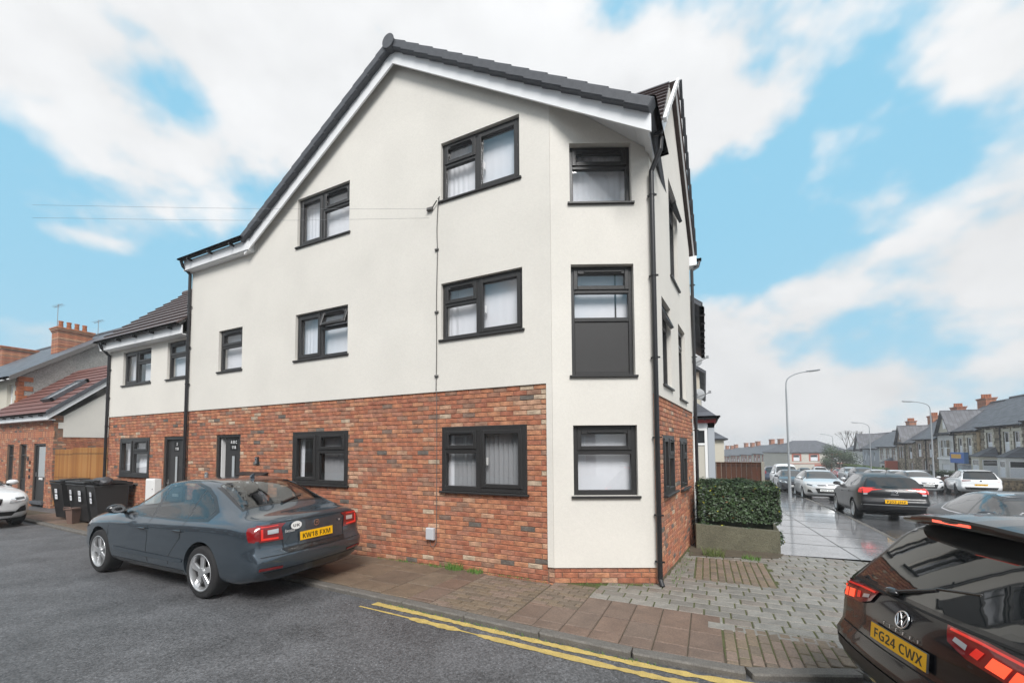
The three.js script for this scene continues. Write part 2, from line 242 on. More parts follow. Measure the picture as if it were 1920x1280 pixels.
// cells: list of {x0,x1,y0,y1 (fractions), sash, vent, open, panel}
function makeWindow(parent, name, x0, x1, y0, y1, cells, o = {}) {
  const w = group(name, parent), t = o.t ?? 0.062, zf = o.z ?? -0.05, zb = zf - 0.07, W = x1 - x0, H = y1 - y0, fr = [...frameRing(x0, x1, y0, y1, t, zb, zf)];
  const xs = new Set(), ys = [];
  const X = (f) => lerp(x0, x1, f), Y = (f) => lerp(y0, y1, f);
  for (const c of cells) {
    if (c.x1 < 1) xs.add(c.x1);
    if (c.y1 < 1) ys.push(c);
  }
  for (const f of xs) fr.push(bevAt(X(f) - t * 0.62, X(f) + t * 0.62, y0 + t * 0.9, y1 - t * 0.9, zb, zf - 0.003));
  for (const c of ys) fr.push(bevAt(X(c.x0) + (c.x0 > 0 ? t * 0.5 : t * 0.9), X(c.x1) - (c.x1 < 1 ? t * 0.5 : t * 0.9), Y(c.y1) - t * 0.5, Y(c.y1) + t * 0.5, zb, zf - 0.005));
  mesh('frame', fr, o.frameMat ?? MAT.darkFrame, w);
  cells.forEach((c, i) => {
    const a = X(c.x0) + (c.x0 > 0 ? t * 0.62 : t), b = X(c.x1) - (c.x1 < 1 ? t * 0.62 : t), e = Y(c.y0) + (c.y0 > 0 ? t * 0.5 : t), f = Y(c.y1) - (c.y1 < 1 ? t * 0.5 : t);
    if (c.panel) { mesh('panel', bevAt(a, b, e, f, zb + 0.02, zf - 0.022, 0.004), MAT.darkPanel, w); return; }
    const s = c.sash ? 0.05 : 0.0, holder = c.open ? group('open_sash', w) : w;
    if (c.open) { holder.position.set(0, f, zf); holder.rotation.x = -c.open; }
    const dy = c.open ? -f : 0, dz = c.open ? -zf : 0;
    if (c.sash) mesh('sash', frameRing(a - 0.012, b + 0.012, e - 0.012 + dy, f + 0.012 + dy, s + 0.012, zb + 0.02 + dz, zf + 0.014 + dz, 0.006), o.frameMat ?? MAT.darkFrame, holder);
    const p = mesh('pane', new THREE.PlaneGeometry(b - a - 2 * s + 0.004, f - e - 2 * s + 0.004).translate((a + b) / 2, (e + f) / 2 + dy, zb + 0.035 + dz), o.glass ?? MAT.glass, holder);
    p.castShadow = false;
    if (c.vent) mesh('trickle_vent', bevAt(a + (b - a) * 0.18, b - (b - a) * 0.12, f - 0.03 + dy, f - 0.008 + dy, zf + 0.012 + dz, zf + 0.03 + dz, 0.004), MAT.blackPlastic, holder);
    if (c.handle) mesh('handle', [bevAt(a + 0.004 + s, a + 0.022 + s, (e + f) / 2 - 0.1, (e + f) / 2 + 0.02, zb - 0.03, zb + 0.015, 0.004)], MAT.white, w);
  });
  if (o.sill !== 0) mesh('sill', bevAt(x0 - 0.035, x1 + 0.035, y0 - 0.035, y0 - 0.002, zb, (o.sillOut ?? 0.06), 0.006), o.frameMat ?? MAT.darkFrame, w);
  // the room behind: a shallow plastered box, with what hangs in the window
  const D = o.depth ?? 1.6, i0 = x0 - (o.mar ?? 0.25), i1 = x1 + (o.mar ?? 0.25), j0 = y0 - 0.3, j1 = y1 + 0.2, z1 = o.roomZ ?? -0.3;
  mesh('room', [bx(i0, i1, j0, j1, z1 - D - 0.02, z1 - D), bx(i0 - 0.02, i0, j0, j1, z1 - D, z1), bx(i1, i1 + 0.02, j0, j1, z1 - D, z1), bx(i0, i1, j0 - 0.02, j0, z1 - D, z1), bx(i0, i1, j1, j1 + 0.02, z1 - D, z1)], MAT.room, w);
  for (const [f0, f1, kind] of o.drapes ?? []) {
    if (kind === 'blind') { const n = Math.round((f1 - f0) * W / 0.085), list = []; for (let k = 0; k < n; k++) { const xc = lerp(X(f0), X(f1), (k + 0.5) / n), g = new THREE.BoxGeometry(0.082, H - 0.04, 0.002); g.rotateY(0.5 + 0.12 * Math.sin(k * 3.7)); g.translate(xc, (y0 + y1) / 2, zb - 0.09); list.push(g); } mesh('vertical_blind', list, MAT.blind, w); }
    else mesh('curtain', pleats(X(f0), X(f1), y0 + 0.01, y1 + 0.05, zb - 0.075, kind === 'flat' ? 0.0012 : 0.006, kind === 'flat' ? 0.16 : 0.1, Math.round(x0 * 100 + f0 * 10) + 500), MAT.curtain, w);
  }
  return w;
}
MAT.darkPanel = std([0.032, 0.031, 0.031], 0.55, { bumpMap: R_(T.grainBump, 4), bumpScale: 0.0008 });
const cellsL = (vent = {}) => [{ x0: 0, x1: 0.47, y0: 0, y1: 1, sash: 1 }, { x0: 0.47, x1: 1, y0: 0, y1: 0.62 }, { x0: 0.47, x1: 1, y0: 0.62, y1: 1, sash: 1, vent: 1, ...vent }];
const cellsR = (vent = {}) => [{ x0: 0, x1: 0.46, y0: 0, y1: 0.62 }, { x0: 0, x1: 0.46, y0: 0.62, y1: 1, sash: 1, vent: 1, ...vent }, { x0: 0.46, x1: 1, y0: 0, y1: 1, sash: 1, handle: 1 }];
const cellsT = (k = 0.6, vent = {}) => [{ x0: 0, x1: 1, y0: 0, y1: k }, { x0: 0, x1: 1, y0: k, y1: 1, sash: 1, vent: 1, ...vent }];

// overlapping courses of roof tiles on a slope: eave line a -> b, rising towards `up` (unit) for `len`; each course is a part
function tileCourses(parent, name, a, b, up, len, mat, gauge = 0.33, o = {}) {
  a = V(...a); b = V(...b); up = V(...up).normalize(); const along = b.clone().sub(a), n = along.clone().cross(up).normalize(), k = Math.max(2, Math.round(len / gauge)), st = len / k, th = o.th ?? 0.032;
  for (let i = 0; i < k; i++) {
    const in0 = o.trim ? o.trim(i / k) : [0, 1], p0 = a.clone().addScaledVector(up, i * st).addScaledVector(along, in0[0]), p1 = a.clone().addScaledVector(up, i * st).addScaledVector(along, in0[1]);
    const q0 = p0.clone().addScaledVector(up, st + 0.05), q1 = p1.clone().addScaledVector(up, st + 0.05);
    p0.addScaledVector(n, th + 0.012); p1.addScaledVector(n, th + 0.012); q0.addScaledVector(n, 0.012 + (i === k - 1 ? 0.01 : 0)); q1.addScaledVector(n, 0.012 + (i === k - 1 ? 0.01 : 0));
    mesh(name, plate(p0, p1, q1, q0, th), mat, parent);
  }
  mesh('roof_deck', plate(a.clone().addScaledVector(up, 0.02), b.clone().addScaledVector(up, 0.02), b.clone().addScaledVector(up, len), a.clone().addScaledVector(up, len), 0.05), o.deck ?? MAT.blackPlastic, parent);
}
function gutterRun(parent, a, b, r = 0.058, mat = MAT.blackPipe) {  // half-round gutter with its brackets
  a = V(...a); b = V(...b); const d = b.clone().sub(a), L = d.length(), g = new THREE.CylinderGeometry(r, r, L, 14, 1, true, Math.PI, Math.PI), q = new THREE.Quaternion().setFromUnitVectors(V(0, 1, 0), d.clone().normalize());
  const g2 = new THREE.CylinderGeometry(r - 0.006, r - 0.006, L, 14, 1, true, Math.PI, Math.PI), caps = [-1, 1].map((s) => { const c = new THREE.CylinderGeometry(r, r, 0.01, 14, 1, false, Math.PI, Math.PI); c.translate(0, s * L / 2, 0); return c; });
  const all = merge([g, g2, ...caps]);
  // open side up: the half cylinder bulges towards -x in its own frame before it is laid along the run
  const m = new THREE.Matrix4(), ax = d.clone().normalize(), up = V(0, 1, 0), side = ax.clone().cross(up).normalize(); m.makeBasis(up.clone().negate(), ax, side.clone().negate()); void q;
  all.rotateY(0); all.applyMatrix4(m); all.translate((a.x + b.x) / 2, (a.y + b.y) / 2, (a.z + b.z) / 2);
  mesh('gutter', all, mat, parent);
  const n = Math.max(1, Math.round(L / 0.8)); for (let i = 0; i < n; i++) { const p = a.clone().lerp(b, (i + 0.5) / n); mesh('gutter_bracket', new THREE.BoxGeometry(0.03, 0.05, 0.12).rotateY(Math.atan2(-d.z, d.x)).translate(p.x, p.y - 0.05, p.z).translate(-side.x * 0.01, 0, -side.z * 0.01), mat, parent); }
}
function downpipe(parent, pts, r = 0.034, clips = [], out = V(0, 0, 1)) {
  const list = []; for (let i = 0; i + 1 < pts.length; i++) list.push(rod(pts[i], pts[i + 1], r, 12)); for (let i = 1; i + 1 < pts.length; i++) { const g = new THREE.SphereGeometry(r * 1.02, 12, 8); g.translate(...pts[i]); list.push(g); }
  const p = mesh('downpipe', list, MAT.blackPipe, parent);
  for (const y of clips) { let q; for (let i = 0; i + 1 < pts.length; i++) if ((pts[i][1] - y) * (pts[i + 1][1] - y) <= 0) { const t = (pts[i][1] - y) / (pts[i][1] - pts[i + 1][1] || 1); q = V(...pts[i]).lerp(V(...pts[i + 1]), t); } if (!q) continue; mesh('pipe_clip', [new THREE.CylinderGeometry(r * 1.2, r * 1.2, 0.025, 12).translate(q.x, q.y, q.z), new THREE.BoxGeometry(0.13, 0.02, 0.03).translate(q.x, q.y, q.z - 0.02)], MAT.blackPipe, p); }
  return p;
}

// ---------------------------------------------------------------- the corner building
const APEX = [-2.85, 9.0], PITCH = 0.636;
const roofY = (x) => 9.0 - PITCH * Math.abs(x - APEX[0]);       // underside of the verge, along the front
{
  const b = thing('corner_building', 'three storey corner building with cream render above red brick and dark window frames', 'building');
  // openings in the front wall: x0, x1, y0, y1
  const low = [[-5.5, -3.99, 1.235, 2.262], [-1.87, -0.355, 1.225, 2.265]], doorHole = [-8.105, -7.23, 0.02, 2.27];
  const mid = [[-8.08, -7.21, 3.705, 4.655], [-5.47, -4.01, 3.715, 4.655], [-1.885, -0.4, 3.715, 4.665]], top = [[-5.467, -4.005, 6.07, 7.08], [-1.894, -0.434, 6.09, 7.1]];
  const xl = -9.24, xr = 0.06, hole = (q) => rect(q[0], q[1], q[2], q[3]);
  mesh('rendered_wall', slab([[xl, 2.853], [-0.032, 2.853], [-0.032, 0.205], [xr, 0.205], [xr, roofY(xr) + 0.02], [APEX[0], 9.02], [-6.95, 6.42], [xl, 6.42]], [...mid, ...top].map(hole), -0.28, 0.02), MAT.render, b);
  mesh('mortar', slab(rect(xl, -0.034, -0.25, 2.852), [...low.map(hole), hole([doorHole[0], doorHole[1], -0.1, doorHole[3]])], -0.28, -0.009), MAT.mortar, b);
  const frontTone = (q, r) => { const e = (q.u > -0.5 && q.y > 2.2) || (q.u > -7.6 && q.u < -6.6 && q.y > 2.5); const t = pickTone(r); return e && r() < 0.4 ? 8 + (r() < 0.4 ? 2 : 0) : t; };
  brickSkin(b, V(0, 0, 0), V(1, 0, 0), xl, -0.034, -0.225, 2.85, [...low, [doorHole[0], doorHole[1], -1, doorHole[3]]], 11, 240, { tone: frontTone, hidden: (q) => q.u < -3.2 && q.u > -9 && q.y < 1.0 });
  // windows
  const D = (k) => ({ z: k, depth: 1.8 });
  low.forEach((q, i) => makeWindow(b, 'window', q[0], q[1], q[2], q[3], i ? cellsR() : cellsL(), { t: 0.085, z: 0.012, sillOut: 0.05, roomZ: -0.29, drapes: i ? [[0.02, 0.1, 'cloth'], [0.1, 0.98, 'blind']] : [[0.03, 0.12, 'cloth'], [0.5, 0.97, 'blind']] }));
  mid.forEach((q, i) => makeWindow(b, 'window', q[0], q[1], q[2], q[3], [cellsT(0.6), cellsL({ open: 0.32 }), cellsR()][i], { ...D(-0.035), sillOut: 0.055, drapes: [[[0, 1, 'flat']], [[0, 0.2, 'cloth'], [0.2, 1, 'flat']], [[0.02, 0.14, 'cloth'], [0.14, 1, 'flat']]][i] }));
  top.forEach((q, i) => makeWindow(b, 'window', q[0], q[1], q[2], q[3], [cellsL(), cellsR()][i], { ...D(-0.035), sillOut: 0.055, drapes: [[0, 0.3, 'cloth'], [0.3, 1, 'flat']] }));
  // chamfered corner
  const ca = V(xr, 0, 0), cb = V(1.38, 0, -0.6), cdir = cb.clone().sub(ca).normalize(), cl = ca.distanceTo(cb), cang = Math.atan2(-cdir.z, cdir.x);
  const ch = group('corner_bay', b); ch.position.copy(ca); ch.rotation.y = cang;
  const cs = (x) => roofY(xr + x * cdir.x) + 0.035, cw = [[0.285, 1.2, 5.54, 6.45], [0.285, 1.205, 2.96, 4.605], [0.29, 1.21, 1.22, 2.232]];
  mesh('rendered_wall', slab([[-0.005, 0.205], [cl, 0.205], [cl, cs(cl)], [-0.005, cs(-0.005)]], cw.map(hole), -0.28, 0.02), MAT.render, ch);
  mesh('mortar', bx(0, cl, -0.25, 0.21, -0.28, -0.009), MAT.mortar, ch);
  brickSkin(b, ca, cdir, 0, cl + 0.01, -0.17, 0.205, [], 12, 40);
  brickSkin(b, V(0, 0, 0), V(1, 0, 0), -0.03, 0.064, -0.17, 0.205, [], 14, 5); mesh('mortar', bx(-0.034, 0.06, -0.25, 0.206, -0.28, -0.009), MAT.mortar, b);
  makeWindow(b, 'window', ...cw[0], cellsT(0.66), { ...D(-0.07), depth: 0.55, mar: 0.04, sillOut: 0.06, drapes: [[0, 1, 'cloth']] }).position.copy(ca); 
  makeWindow(b, 'window', ...cw[1], [{ x0: 0, x1: 1, y0: 0, y1: 0.515, panel: 1 }, { x0: 0, x1: 1, y0: 0.515, y1: 0.775 }, { x0: 0, x1: 1, y0: 0.775, y1: 1, sash: 1, vent: 1 }], { ...D(-0.07), depth: 0.55, mar: 0.04, sillOut: 0.06, drapes: [[0, 0.75, 'flat'], [0.78, 1, 'flat']] });
  makeWindow(b, 'window', ...cw[2], cellsT(0.62), { ...D(-0.05), t: 0.075, depth: 0.55, mar: 0.04, sillOut: 0.06, drapes: [[0.05, 0.95, 'flat']] });
  b.children.filter((c) => c.name === 'window').slice(-3).forEach((w) => { w.position.copy(ca); w.rotation.y = cang; });
  // right hand wall, facing the side street, with its own gable
  const ra = cb.clone(), rb = V(1.8, 0, -4.75), rdir = rb.clone().sub(ra).normalize(), rl = ra.distanceTo(rb), rang = Math.atan2(-rdir.z, rdir.x);
  const rw = group('side_wall', b); rw.position.copy(ra); rw.rotation.y = rang;
  const lowR = [[0.68, 1.72, 1.15, 2.12], [2.3, 3.2, 1.1, 2.09]], midR = [[0.72, 1.5, 2.93, 4.36], [2.3, 3.15, 2.86, 4.32]], topR = [[1.6, 2.5, 5.02, 6.85]], ga = [rl * 0.5, 8.93];
  mesh('rendered_wall', slab([[0, 2.703], [rl, 2.703], [rl, 6.55], ga, [0, 6.62]], [...midR, ...topR].map(hole), -0.28, 0.02), MAT.render, rw);
  mesh('mortar', slab(rect(0, rl, -0.6, 2.702), lowR.map(hole), -0.28, -0.009), MAT.mortar, rw);
  brickSkin(b, ra, rdir, 0, rl, -0.45, 2.7, lowR, 13, 0);
  for (const q of lowR) { const w = makeWindow(b, 'window', ...q, cellsL(), { t: 0.075, z: 0.0, sillOut: 0.07, drapes: [[0.5, 1, 'flat']] }); w.position.copy(ra); w.rotation.y = rang; }
  for (const [i, q] of [...midR, ...topR].entries()) { const w = makeWindow(b, 'window', ...q, [{ x0: 0, x1: 0.5, y0: 0, y1: 0.72 }, { x0: 0.5, x1: 1, y0: 0, y1: 0.72 }, { x0: 0, x1: 1, y0: 0.72, y1: 1, sash: 1, open: i === 1 ? 0 : 0.4 }], { ...D(-0.05), sillOut: 0.06, drapes: [[0.5, 1, 'cloth']] }); w.position.copy(ra); w.rotation.y = rang; }
  // hidden walls that close the building
  mesh('back_wall', [bx(xl, xl + 0.25, -0.3, 6.42, -9, -0.285), bx(xl, 1.7, -0.3, 6.3, -9.25, -9), bx(1.5, 1.78, -0.3, 6.3, -9, -4.77)], MAT.render, b);
  // roof over the front gable: caps along the verge are built one by one
  const roof = group('roof', b), zf = 0.2, apx = APEX[0], apy = 9.0 + 0.14, ex = 1.5, lx = -6.98;
  mesh('slope', [plate([apx, apy, zf], [apx, apy, -9.2], [ex, apy - PITCH * (ex - apx), -9.2], [ex, apy - PITCH * (ex - apx), zf], 0.08), plate([lx, apy - PITCH * (apx - lx), zf], [lx, apy - PITCH * (apx - lx), -9.2], [apx, apy, -9.2], [apx, apy, zf], 0.08)], MAT.roofGrey, roof);
  for (const s of [-1, 1]) {
    const run = (s > 0 ? ex - apx : apx - lx) + 0.02, len = run / Math.cos(Math.atan(PITCH)), n = Math.round(len / 0.335), a = Math.atan(PITCH);
    for (let i = 0; i < n; i++) {
      const g = bev(len / n + 0.035, 0.15, 0.2, 0.018); g.rotateZ(0.05);
      const m = mesh('verge_cap', g, MAT.roofGrey, roof), d = (i + 0.5) * len / n; m.position.set(apx + s * Math.cos(a) * d, apy - 0.0 - Math.sin(a) * d, zf - 0.045); m.rotation.set(0, s < 0 ? Math.PI : 0, -a, 'YXZ'); if (s < 0) m.position.z = zf - 0.045;
    }
    const bl = [[0, 0], [s * run, -PITCH * run], [s * run, -PITCH * run - 0.24], [0, -0.24]].map(([x, y]) => [apx + x, apy - 0.075 + y]); if (s < 0) bl.reverse();
    mesh('barge_board', slab(s > 0 ? bl.slice().reverse() : bl.slice().reverse(), [], zf - 0.075, zf - 0.045), MAT.upvc, roof);
  }
  const rcap = new THREE.CylinderGeometry(0.13, 0.13, 0.34, 18, 1, false, -Math.PI / 2, Math.PI); rcap.rotateX(Math.PI / 2); mesh('ridge_cap', [rcap.translate(apx, apy - 0.01, zf - 0.09), new THREE.CylinderGeometry(0.128, 0.128, 0.012, 18).rotateX(Math.PI / 2).translate(apx, apy - 0.01, zf + 0.078)], MAT.roofGrey, roof);
  // soffit under the overhang, wide where the corner is cut off
  const sy = (x) => roofY(x) + 0.045; let nb = 0;
  for (let x = -6.9; x < 0.05; x += 0.3) { const x2 = Math.min(x + 0.298, 0.06); if ((x - apx) * (x2 - apx) < 0) continue; mesh('soffit_board', plate([x, sy(x), 0.02], [x2, sy(x2), 0.02], [x2, sy(x2), zf - 0.07], [x, sy(x), zf - 0.07], 0.008), MAT.upvc, roof); nb++; }
  for (let x = 0.06; x < 1.4; x += 0.15) { const x2 = Math.min(x + 0.146, 1.41), z1 = -0.6 * (x - 0.06) / 1.32 + 0.0, z2 = -0.6 * (x2 - 0.06) / 1.32 + 0.0; mesh('soffit_board', plate([x, sy(x), Math.max(z1, -0.62)], [x2, sy(x2), Math.max(z2, -0.62)], [x2, sy(x2), zf - 0.07], [x, sy(x), zf - 0.07], 0.01), MAT.upvc, roof); }
  mesh('box_end', [slab([[1.36, sy(1.36) - 0.06], [1.46, sy(1.46) - 0.06], [1.46, sy(1.46) + 0.2], [1.36, sy(1.36) + 0.2]], [], -0.85, zf - 0.046)], MAT.upvc, roof);
  mesh('barge_trim', plate([0.1, sy(0.1) - 0.035, zf - 0.05], [1.38, sy(1.38) - 0.035, zf - 0.05], [1.38, sy(1.38) + 0.03, zf - 0.035], [0.1, sy(0.1) + 0.03, zf - 0.035], 0.03), MAT.upvc, roof);
  gutterRun(roof, [1.535, 6.43, 0.2], [1.60, 6.42, -0.95], 0.062);
  // lower eaves left of the gable
  const eave = group('lower_roof', b);
  tileCourses(eave, 'tile_course', [-9.36, 6.5, 0.26], [-6.9, 6.5, 0.26], [0, 0.66, -0.75], 3.8, MAT.roofGrey, 0.32);
  mesh('fascia', [bx(-9.3, -6.86, 6.27, 6.49, 0.15, 0.175), bx(-9.3, -6.86, 6.255, 6.275, 0.02, 0.15), bx(-9.315, -9.3, 6.255, 6.55, -0.3, 0.175), bx(-6.86, -6.845, 6.262, 6.6, 0.021, 0.172)], MAT.upvc, eave);
  gutterRun(eave, [-9.38, 6.5, 0.24], [-6.93, 6.5, 0.24]);
  // side gable roof: tiled slope seen over the gutter, white verge
  const sg = group('side_gable', b), ax2 = ra.clone().addScaledVector(rdir, rl * 0.5);
  tileCourses(sg, 'tile_course', [-0.9, 6.66, -0.55], [1.6, 6.66, -0.55], [0, 2.4, -2.15], 3.22, MAT.roofBrown, 0.29, { th: 0.04, deck: MAT.upvc });
  mesh('far_slope', plate([1.95, 6.5, -5.05], [-0.9, 6.5, -5.05], [-0.9, 9.05, -2.68], [1.75, 9.05, -2.68], 0.08), MAT.roofBrown, sg);
  for (let i = 0; i < 11; i++) { const t = (i + 0.5) / 11; mesh('verge_block', bev(0.05, 0.07, 0.3, 0.008).rotateX(0.83).translate(lerp(1.64, 1.76, t), lerp(6.7, 9.02, t), lerp(-0.57, -2.66, t)), MAT.white, sg); }
  for (let i = 0; i < 11; i++) { const t = (i + 0.5) / 11; mesh('verge_block', bev(0.06, 0.1, 0.32, 0.012).rotateX(-0.82).translate(lerp(1.97, 1.79, t), lerp(6.52, 9.04, t), lerp(-5.02, -2.7, t)), MAT.roofGrey, sg); }
  mesh('barge_board', [plate([1.6, 6.44, -0.56], [1.72, 8.82, -2.68], [1.72, 9.02, -2.68], [1.6, 6.64, -0.56], 0.02), plate([1.72, 8.82, -2.68], [1.94, 6.3, -5.0], [1.94, 6.5, -5.0], [1.72, 9.02, -2.68], 0.02)], MAT.upvc, sg);
  mesh('side_eave_box', [bx(1.6, 1.98, 6.2, 6.42, -5.05, -4.8)], MAT.upvc, sg);
  gutterRun(sg, [1.75, 6.42, -5.12], [2.08, 6.42, -5.12]);
  // rainwater pipes
  downpipe(b, [[1.585, 6.4, -0.5], [1.57, 6.22, -0.5], [1.44, 5.95, -0.53], [1.435, 0.06, -0.53], [1.47, -0.02, -0.47]], 0.036, [5.6, 4.4, 3.2, 2.05, 0.95, 0.3]);
  downpipe(b, [[2.03, 6.38, -5.1], [2.0, 6.25, -5.05], [1.87, 6.05, -4.72], [1.87, -0.2, -4.7]], 0.036, [5.7, 4.0, 2.3]);
  downpipe(b, [[-9.3, 6.47, 0.24], [-9.3, 6.36, 0.2], [-9.24, 6.2, 0.07], [-9.24, 0.0, 0.07]], 0.034, [5.4, 4.4, 3.5, 2.5, 1.7]);
}
// ---------------------------------------------------------------- ground, roads, pavements; everything lies on one gentle slope
function sheet(pts, off, uvScale = 1) {                            // flat outline [x, z] laid on the slope
  const g = new THREE.ShapeGeometry(new THREE.Shape(pts.map(([x, z]) => new THREE.Vector2(x, -z)))), p = g.attributes.position, uv = g.attributes.uv;
  for (let i = 0; i < p.count; i++) { const x = p.getX(i), z = -p.getY(i); p.setXYZ(i, x, gy(z) + off, z); uv.setXY(i, x * uvScale, z * uvScale); }
  g.computeVertexNormals(); return g;
}
function gridSheet(x0, x1, z0, z1, nx, nz, off, shade) {
  const g = new THREE.PlaneGeometry(1, 1, nx, nz), p = g.attributes.position, uv = g.attributes.uv, c = new Float32Array(p.count * 3);
  for (let i = 0; i < p.count; i++) { const x = lerp(x0, x1, p.getX(i) + 0.5), z = lerp(z1, z0, p.getY(i) + 0.5); p.setXYZ(i, x, gy(z) + off, z); uv.setXY(i, x, z); const k = shade(x, z); c.set([k, k, k], i * 3); }
  g.setAttribute('color', new THREE.BufferAttribute(c, 3)); g.computeVertexNormals(); return g;
}
struct('ground', sheet([[-300, 60], [300, 60], [300, -400], [-300, -400]], -0.2), MAT.ground);
const ROAD = -0.06;
struct('road', gridSheet(-60, 60, -3.2, 40, 150, 60, ROAD, (x, z) => 0.84 + 0.3 * fbm(x * 0.5 + 60, z * 0.5 + 60, 4096, 4, 301)), MAT.asphalt);
MAT.sideRoad = std([0.38, 0.385, 0.395], 0.33, { map: R_(T.asphalt, 0.45), bumpMap: R_(T.asphaltBump, 0.45), bumpScale: 0.0015, roughnessMap: R_(T.wet, 0.12), vertexColors: true });
struct('side_road', gridSheet(1.2, 40, -175, -3.2, 40, 160, ROAD + 0.001, (x, z) => 0.9 + 0.25 * fbm(x * 0.4 + 60, z * 0.25 + 90, 4096, 4, 302)), MAT.sideRoad);

// kerb line: inner edge of the kerb stones
const KERB = [[-24, 0.6], [-16, 0.88], [-11, 1.12], [-6, 1.32], [-2.5, 1.46], [-1, 1.52], [0.5, 1.6], [1.5, 1.63], [2.2, 1.6], [2.75, 1.45], [3.35, 1.02], [3.95, 0.2], [4.5, -1.0], [5.0, -2.6], [5.5, -4.5], [5.88, -6.6], [6.1, -9], [6.4, -14], [6.7, -21], [7.6, -41], [8.6, -63], [9.2, -78]];
const kerbCurve = new THREE.CatmullRomCurve3(KERB.map(([x, z]) => V(x, 0, z)), false, 'centripetal');
const kerbPts = kerbCurve.getSpacedPoints(Math.round(kerbCurve.getLength() / 0.3));
const kerbZ = (x) => { for (let i = 1; i < kerbPts.length; i++) if (kerbPts[i].x >= x) { const a = kerbPts[i - 1], b = kerbPts[i]; return lerp(a.z, b.z, (x - a.x) / (b.x - a.x || 1)); } return 0; };
const kerbX = (z) => { for (let i = 1; i < kerbPts.length; i++) if (kerbPts[i].z <= z && kerbPts[i].x > 3) { const a = kerbPts[i - 1], b = kerbPts[i]; return lerp(a.x, b.x, (z - a.z) / (b.z - a.z || 1)); } return 9; };
{
  const k = new THREE.Group(); k.name = 'kerb'; k.userData.kind = 'structure'; scene.add(k);
  const stones = kerbCurve.getSpacedPoints(Math.round(kerbCurve.getLength() / 0.91)), far = [], r = rng(77);
  for (let i = 0; i + 1 < stones.length; i++) {
    const a = stones[i], b = stones[i + 1], d = b.clone().sub(a), L = d.length(), g = bev(L - 0.008, 0.3, 0.125, 0.014); g.translate(0, -0.15 + (r() - 0.5) * 0.006, 0.0625 + (r() - 0.5) * 0.004);
    const q = new THREE.Matrix4().makeBasis(V(d.x / L, gy(d.z) / L, d.z / L), V(0, 1, 0), V(-d.z / L, 0, d.x / L)); const mid = a.clone().add(b).multiplyScalar(0.5); q.setPosition(mid.x, gy(mid.z) + 0.002, mid.z);
    if (mid.distanceTo(CAM) < 26) { const m = mesh('kerb_stone', g, MAT.kerb, k); m.applyMatrix4(q); } else { g.applyMatrix4(q); far.push(g); }
  }
  const f = mesh('kerb_stones', far, MAT.kerb, k); f.userData.kind = 'stuff';
}
// double yellow lines, worn at the edges, stopping short of the parked car
{
  const r = rng(5);
  for (const [off, x0] of [[0.2, -1.72], [0.36, -1.8]]) {
    const pos = [], idx = [], uv = []; let n = 0; const cs = kerbCurve.getSpacedPoints(2600);
    for (let i = 1; i < cs.length; i++) {
      const p = cs[i], d = cs[i].clone().sub(cs[i - 1]).normalize(), nx = -d.z, nz = d.x; if (p.x < x0 || p.x > 3.0 || p.z < -0.5) continue;
      const w = 0.045 * (0.88 + 0.6 * (vn(i * 0.33, off * 50, 4096, 8) - 0.5) + 0.35 * (r() - 0.5)), wear = vn(i * 0.09, off * 31, 4096, 9), hole = wear < 0.2 && off > 0.3 ? 0.35 : 1;
      for (const s of [-1, 1]) { const e = off + s * w * hole, x = p.x + nx * e, z = p.z + nz * e; pos.push(x, gy(z) + ROAD + 0.004, z); uv.push(x, z); }
      if (n) idx.push(2 * n - 2, 2 * n - 1, 2 * n, 2 * n, 2 * n - 1, 2 * n + 1); n++;
    }
    const g = new THREE.BufferGeometry(); g.setAttribute('position', new THREE.Float32BufferAttribute(pos, 3)); g.setAttribute('uv', new THREE.Float32BufferAttribute(uv, 2)); g.setIndex(idx); g.computeVertexNormals();
    const q = g.attributes.normal; if (q.getY(0) < 0) { g.setIndex(idx.map((_, i) => idx[i - (i % 3) + [0, 2, 1][i % 3]])); g.computeVertexNormals(); }
    struct('yellow_line', g, MAT.yellow);
  }
}
// paving pieces
function paver(parent, name, x0, x1, z0, z1, mat, r, lift = 0) {
  const w = Math.round((x1 - x0 - 0.012) / 0.01) * 0.01, d = Math.round((z1 - z0 - 0.013) / 0.01) * 0.01, key = 'p' + w + '_' + d; if (w < 0.03 || d < 0.03) return;
  const l = brickShapes.get(key) ?? brickShapes.set(key, []).get(key); if (l.length < 4) { const g = bev(w, d, 0.05, 0.007); g.rotateX(-Math.PI / 2); const uv = g.attributes.uv, o = r() * 7; for (let i = 0; i < uv.count; i++) uv.setXY(i, uv.getX(i) + o, uv.getY(i) + o * 1.7); l.push(g); }
  const zc = (z0 + z1) / 2, m = mesh(name, l[Math.floor(r() * l.length)], mat, parent); m.position.set((x0 + x1) / 2, gy(zc) - 0.025 + lift + (r() - 0.5) * 0.005, zc); m.rotation.set(Math.atan(-S) + (r() - 0.5) * 0.008, 0, (r() - 0.5) * 0.01);
  return m;
}
const tones = (list, rough, o = {}) => list.map((c) => std(c, rough, { map: R_(T.grain, 1.3), bumpMap: R_(T.grainBump, 3), bumpScale: 0.003, ...o }));
const flagBrown = tones([[0.225, 0.165, 0.115], [0.245, 0.18, 0.125], [0.21, 0.155, 0.112], [0.255, 0.195, 0.14]], 0.62), flagRed = tones([[0.245, 0.165, 0.122], [0.262, 0.175, 0.13], [0.228, 0.158, 0.12], [0.245, 0.175, 0.135]], 0.6);
const blockTan = tones([[0.25, 0.19, 0.13], [0.28, 0.21, 0.145], [0.22, 0.17, 0.125], [0.26, 0.2, 0.15], [0.3, 0.22, 0.17]], 0.66), settGrey = tones([[0.3, 0.278, 0.247], [0.33, 0.31, 0.275], [0.27, 0.253, 0.225], [0.35, 0.33, 0.295], [0.31, 0.268, 0.23]], 0.5);
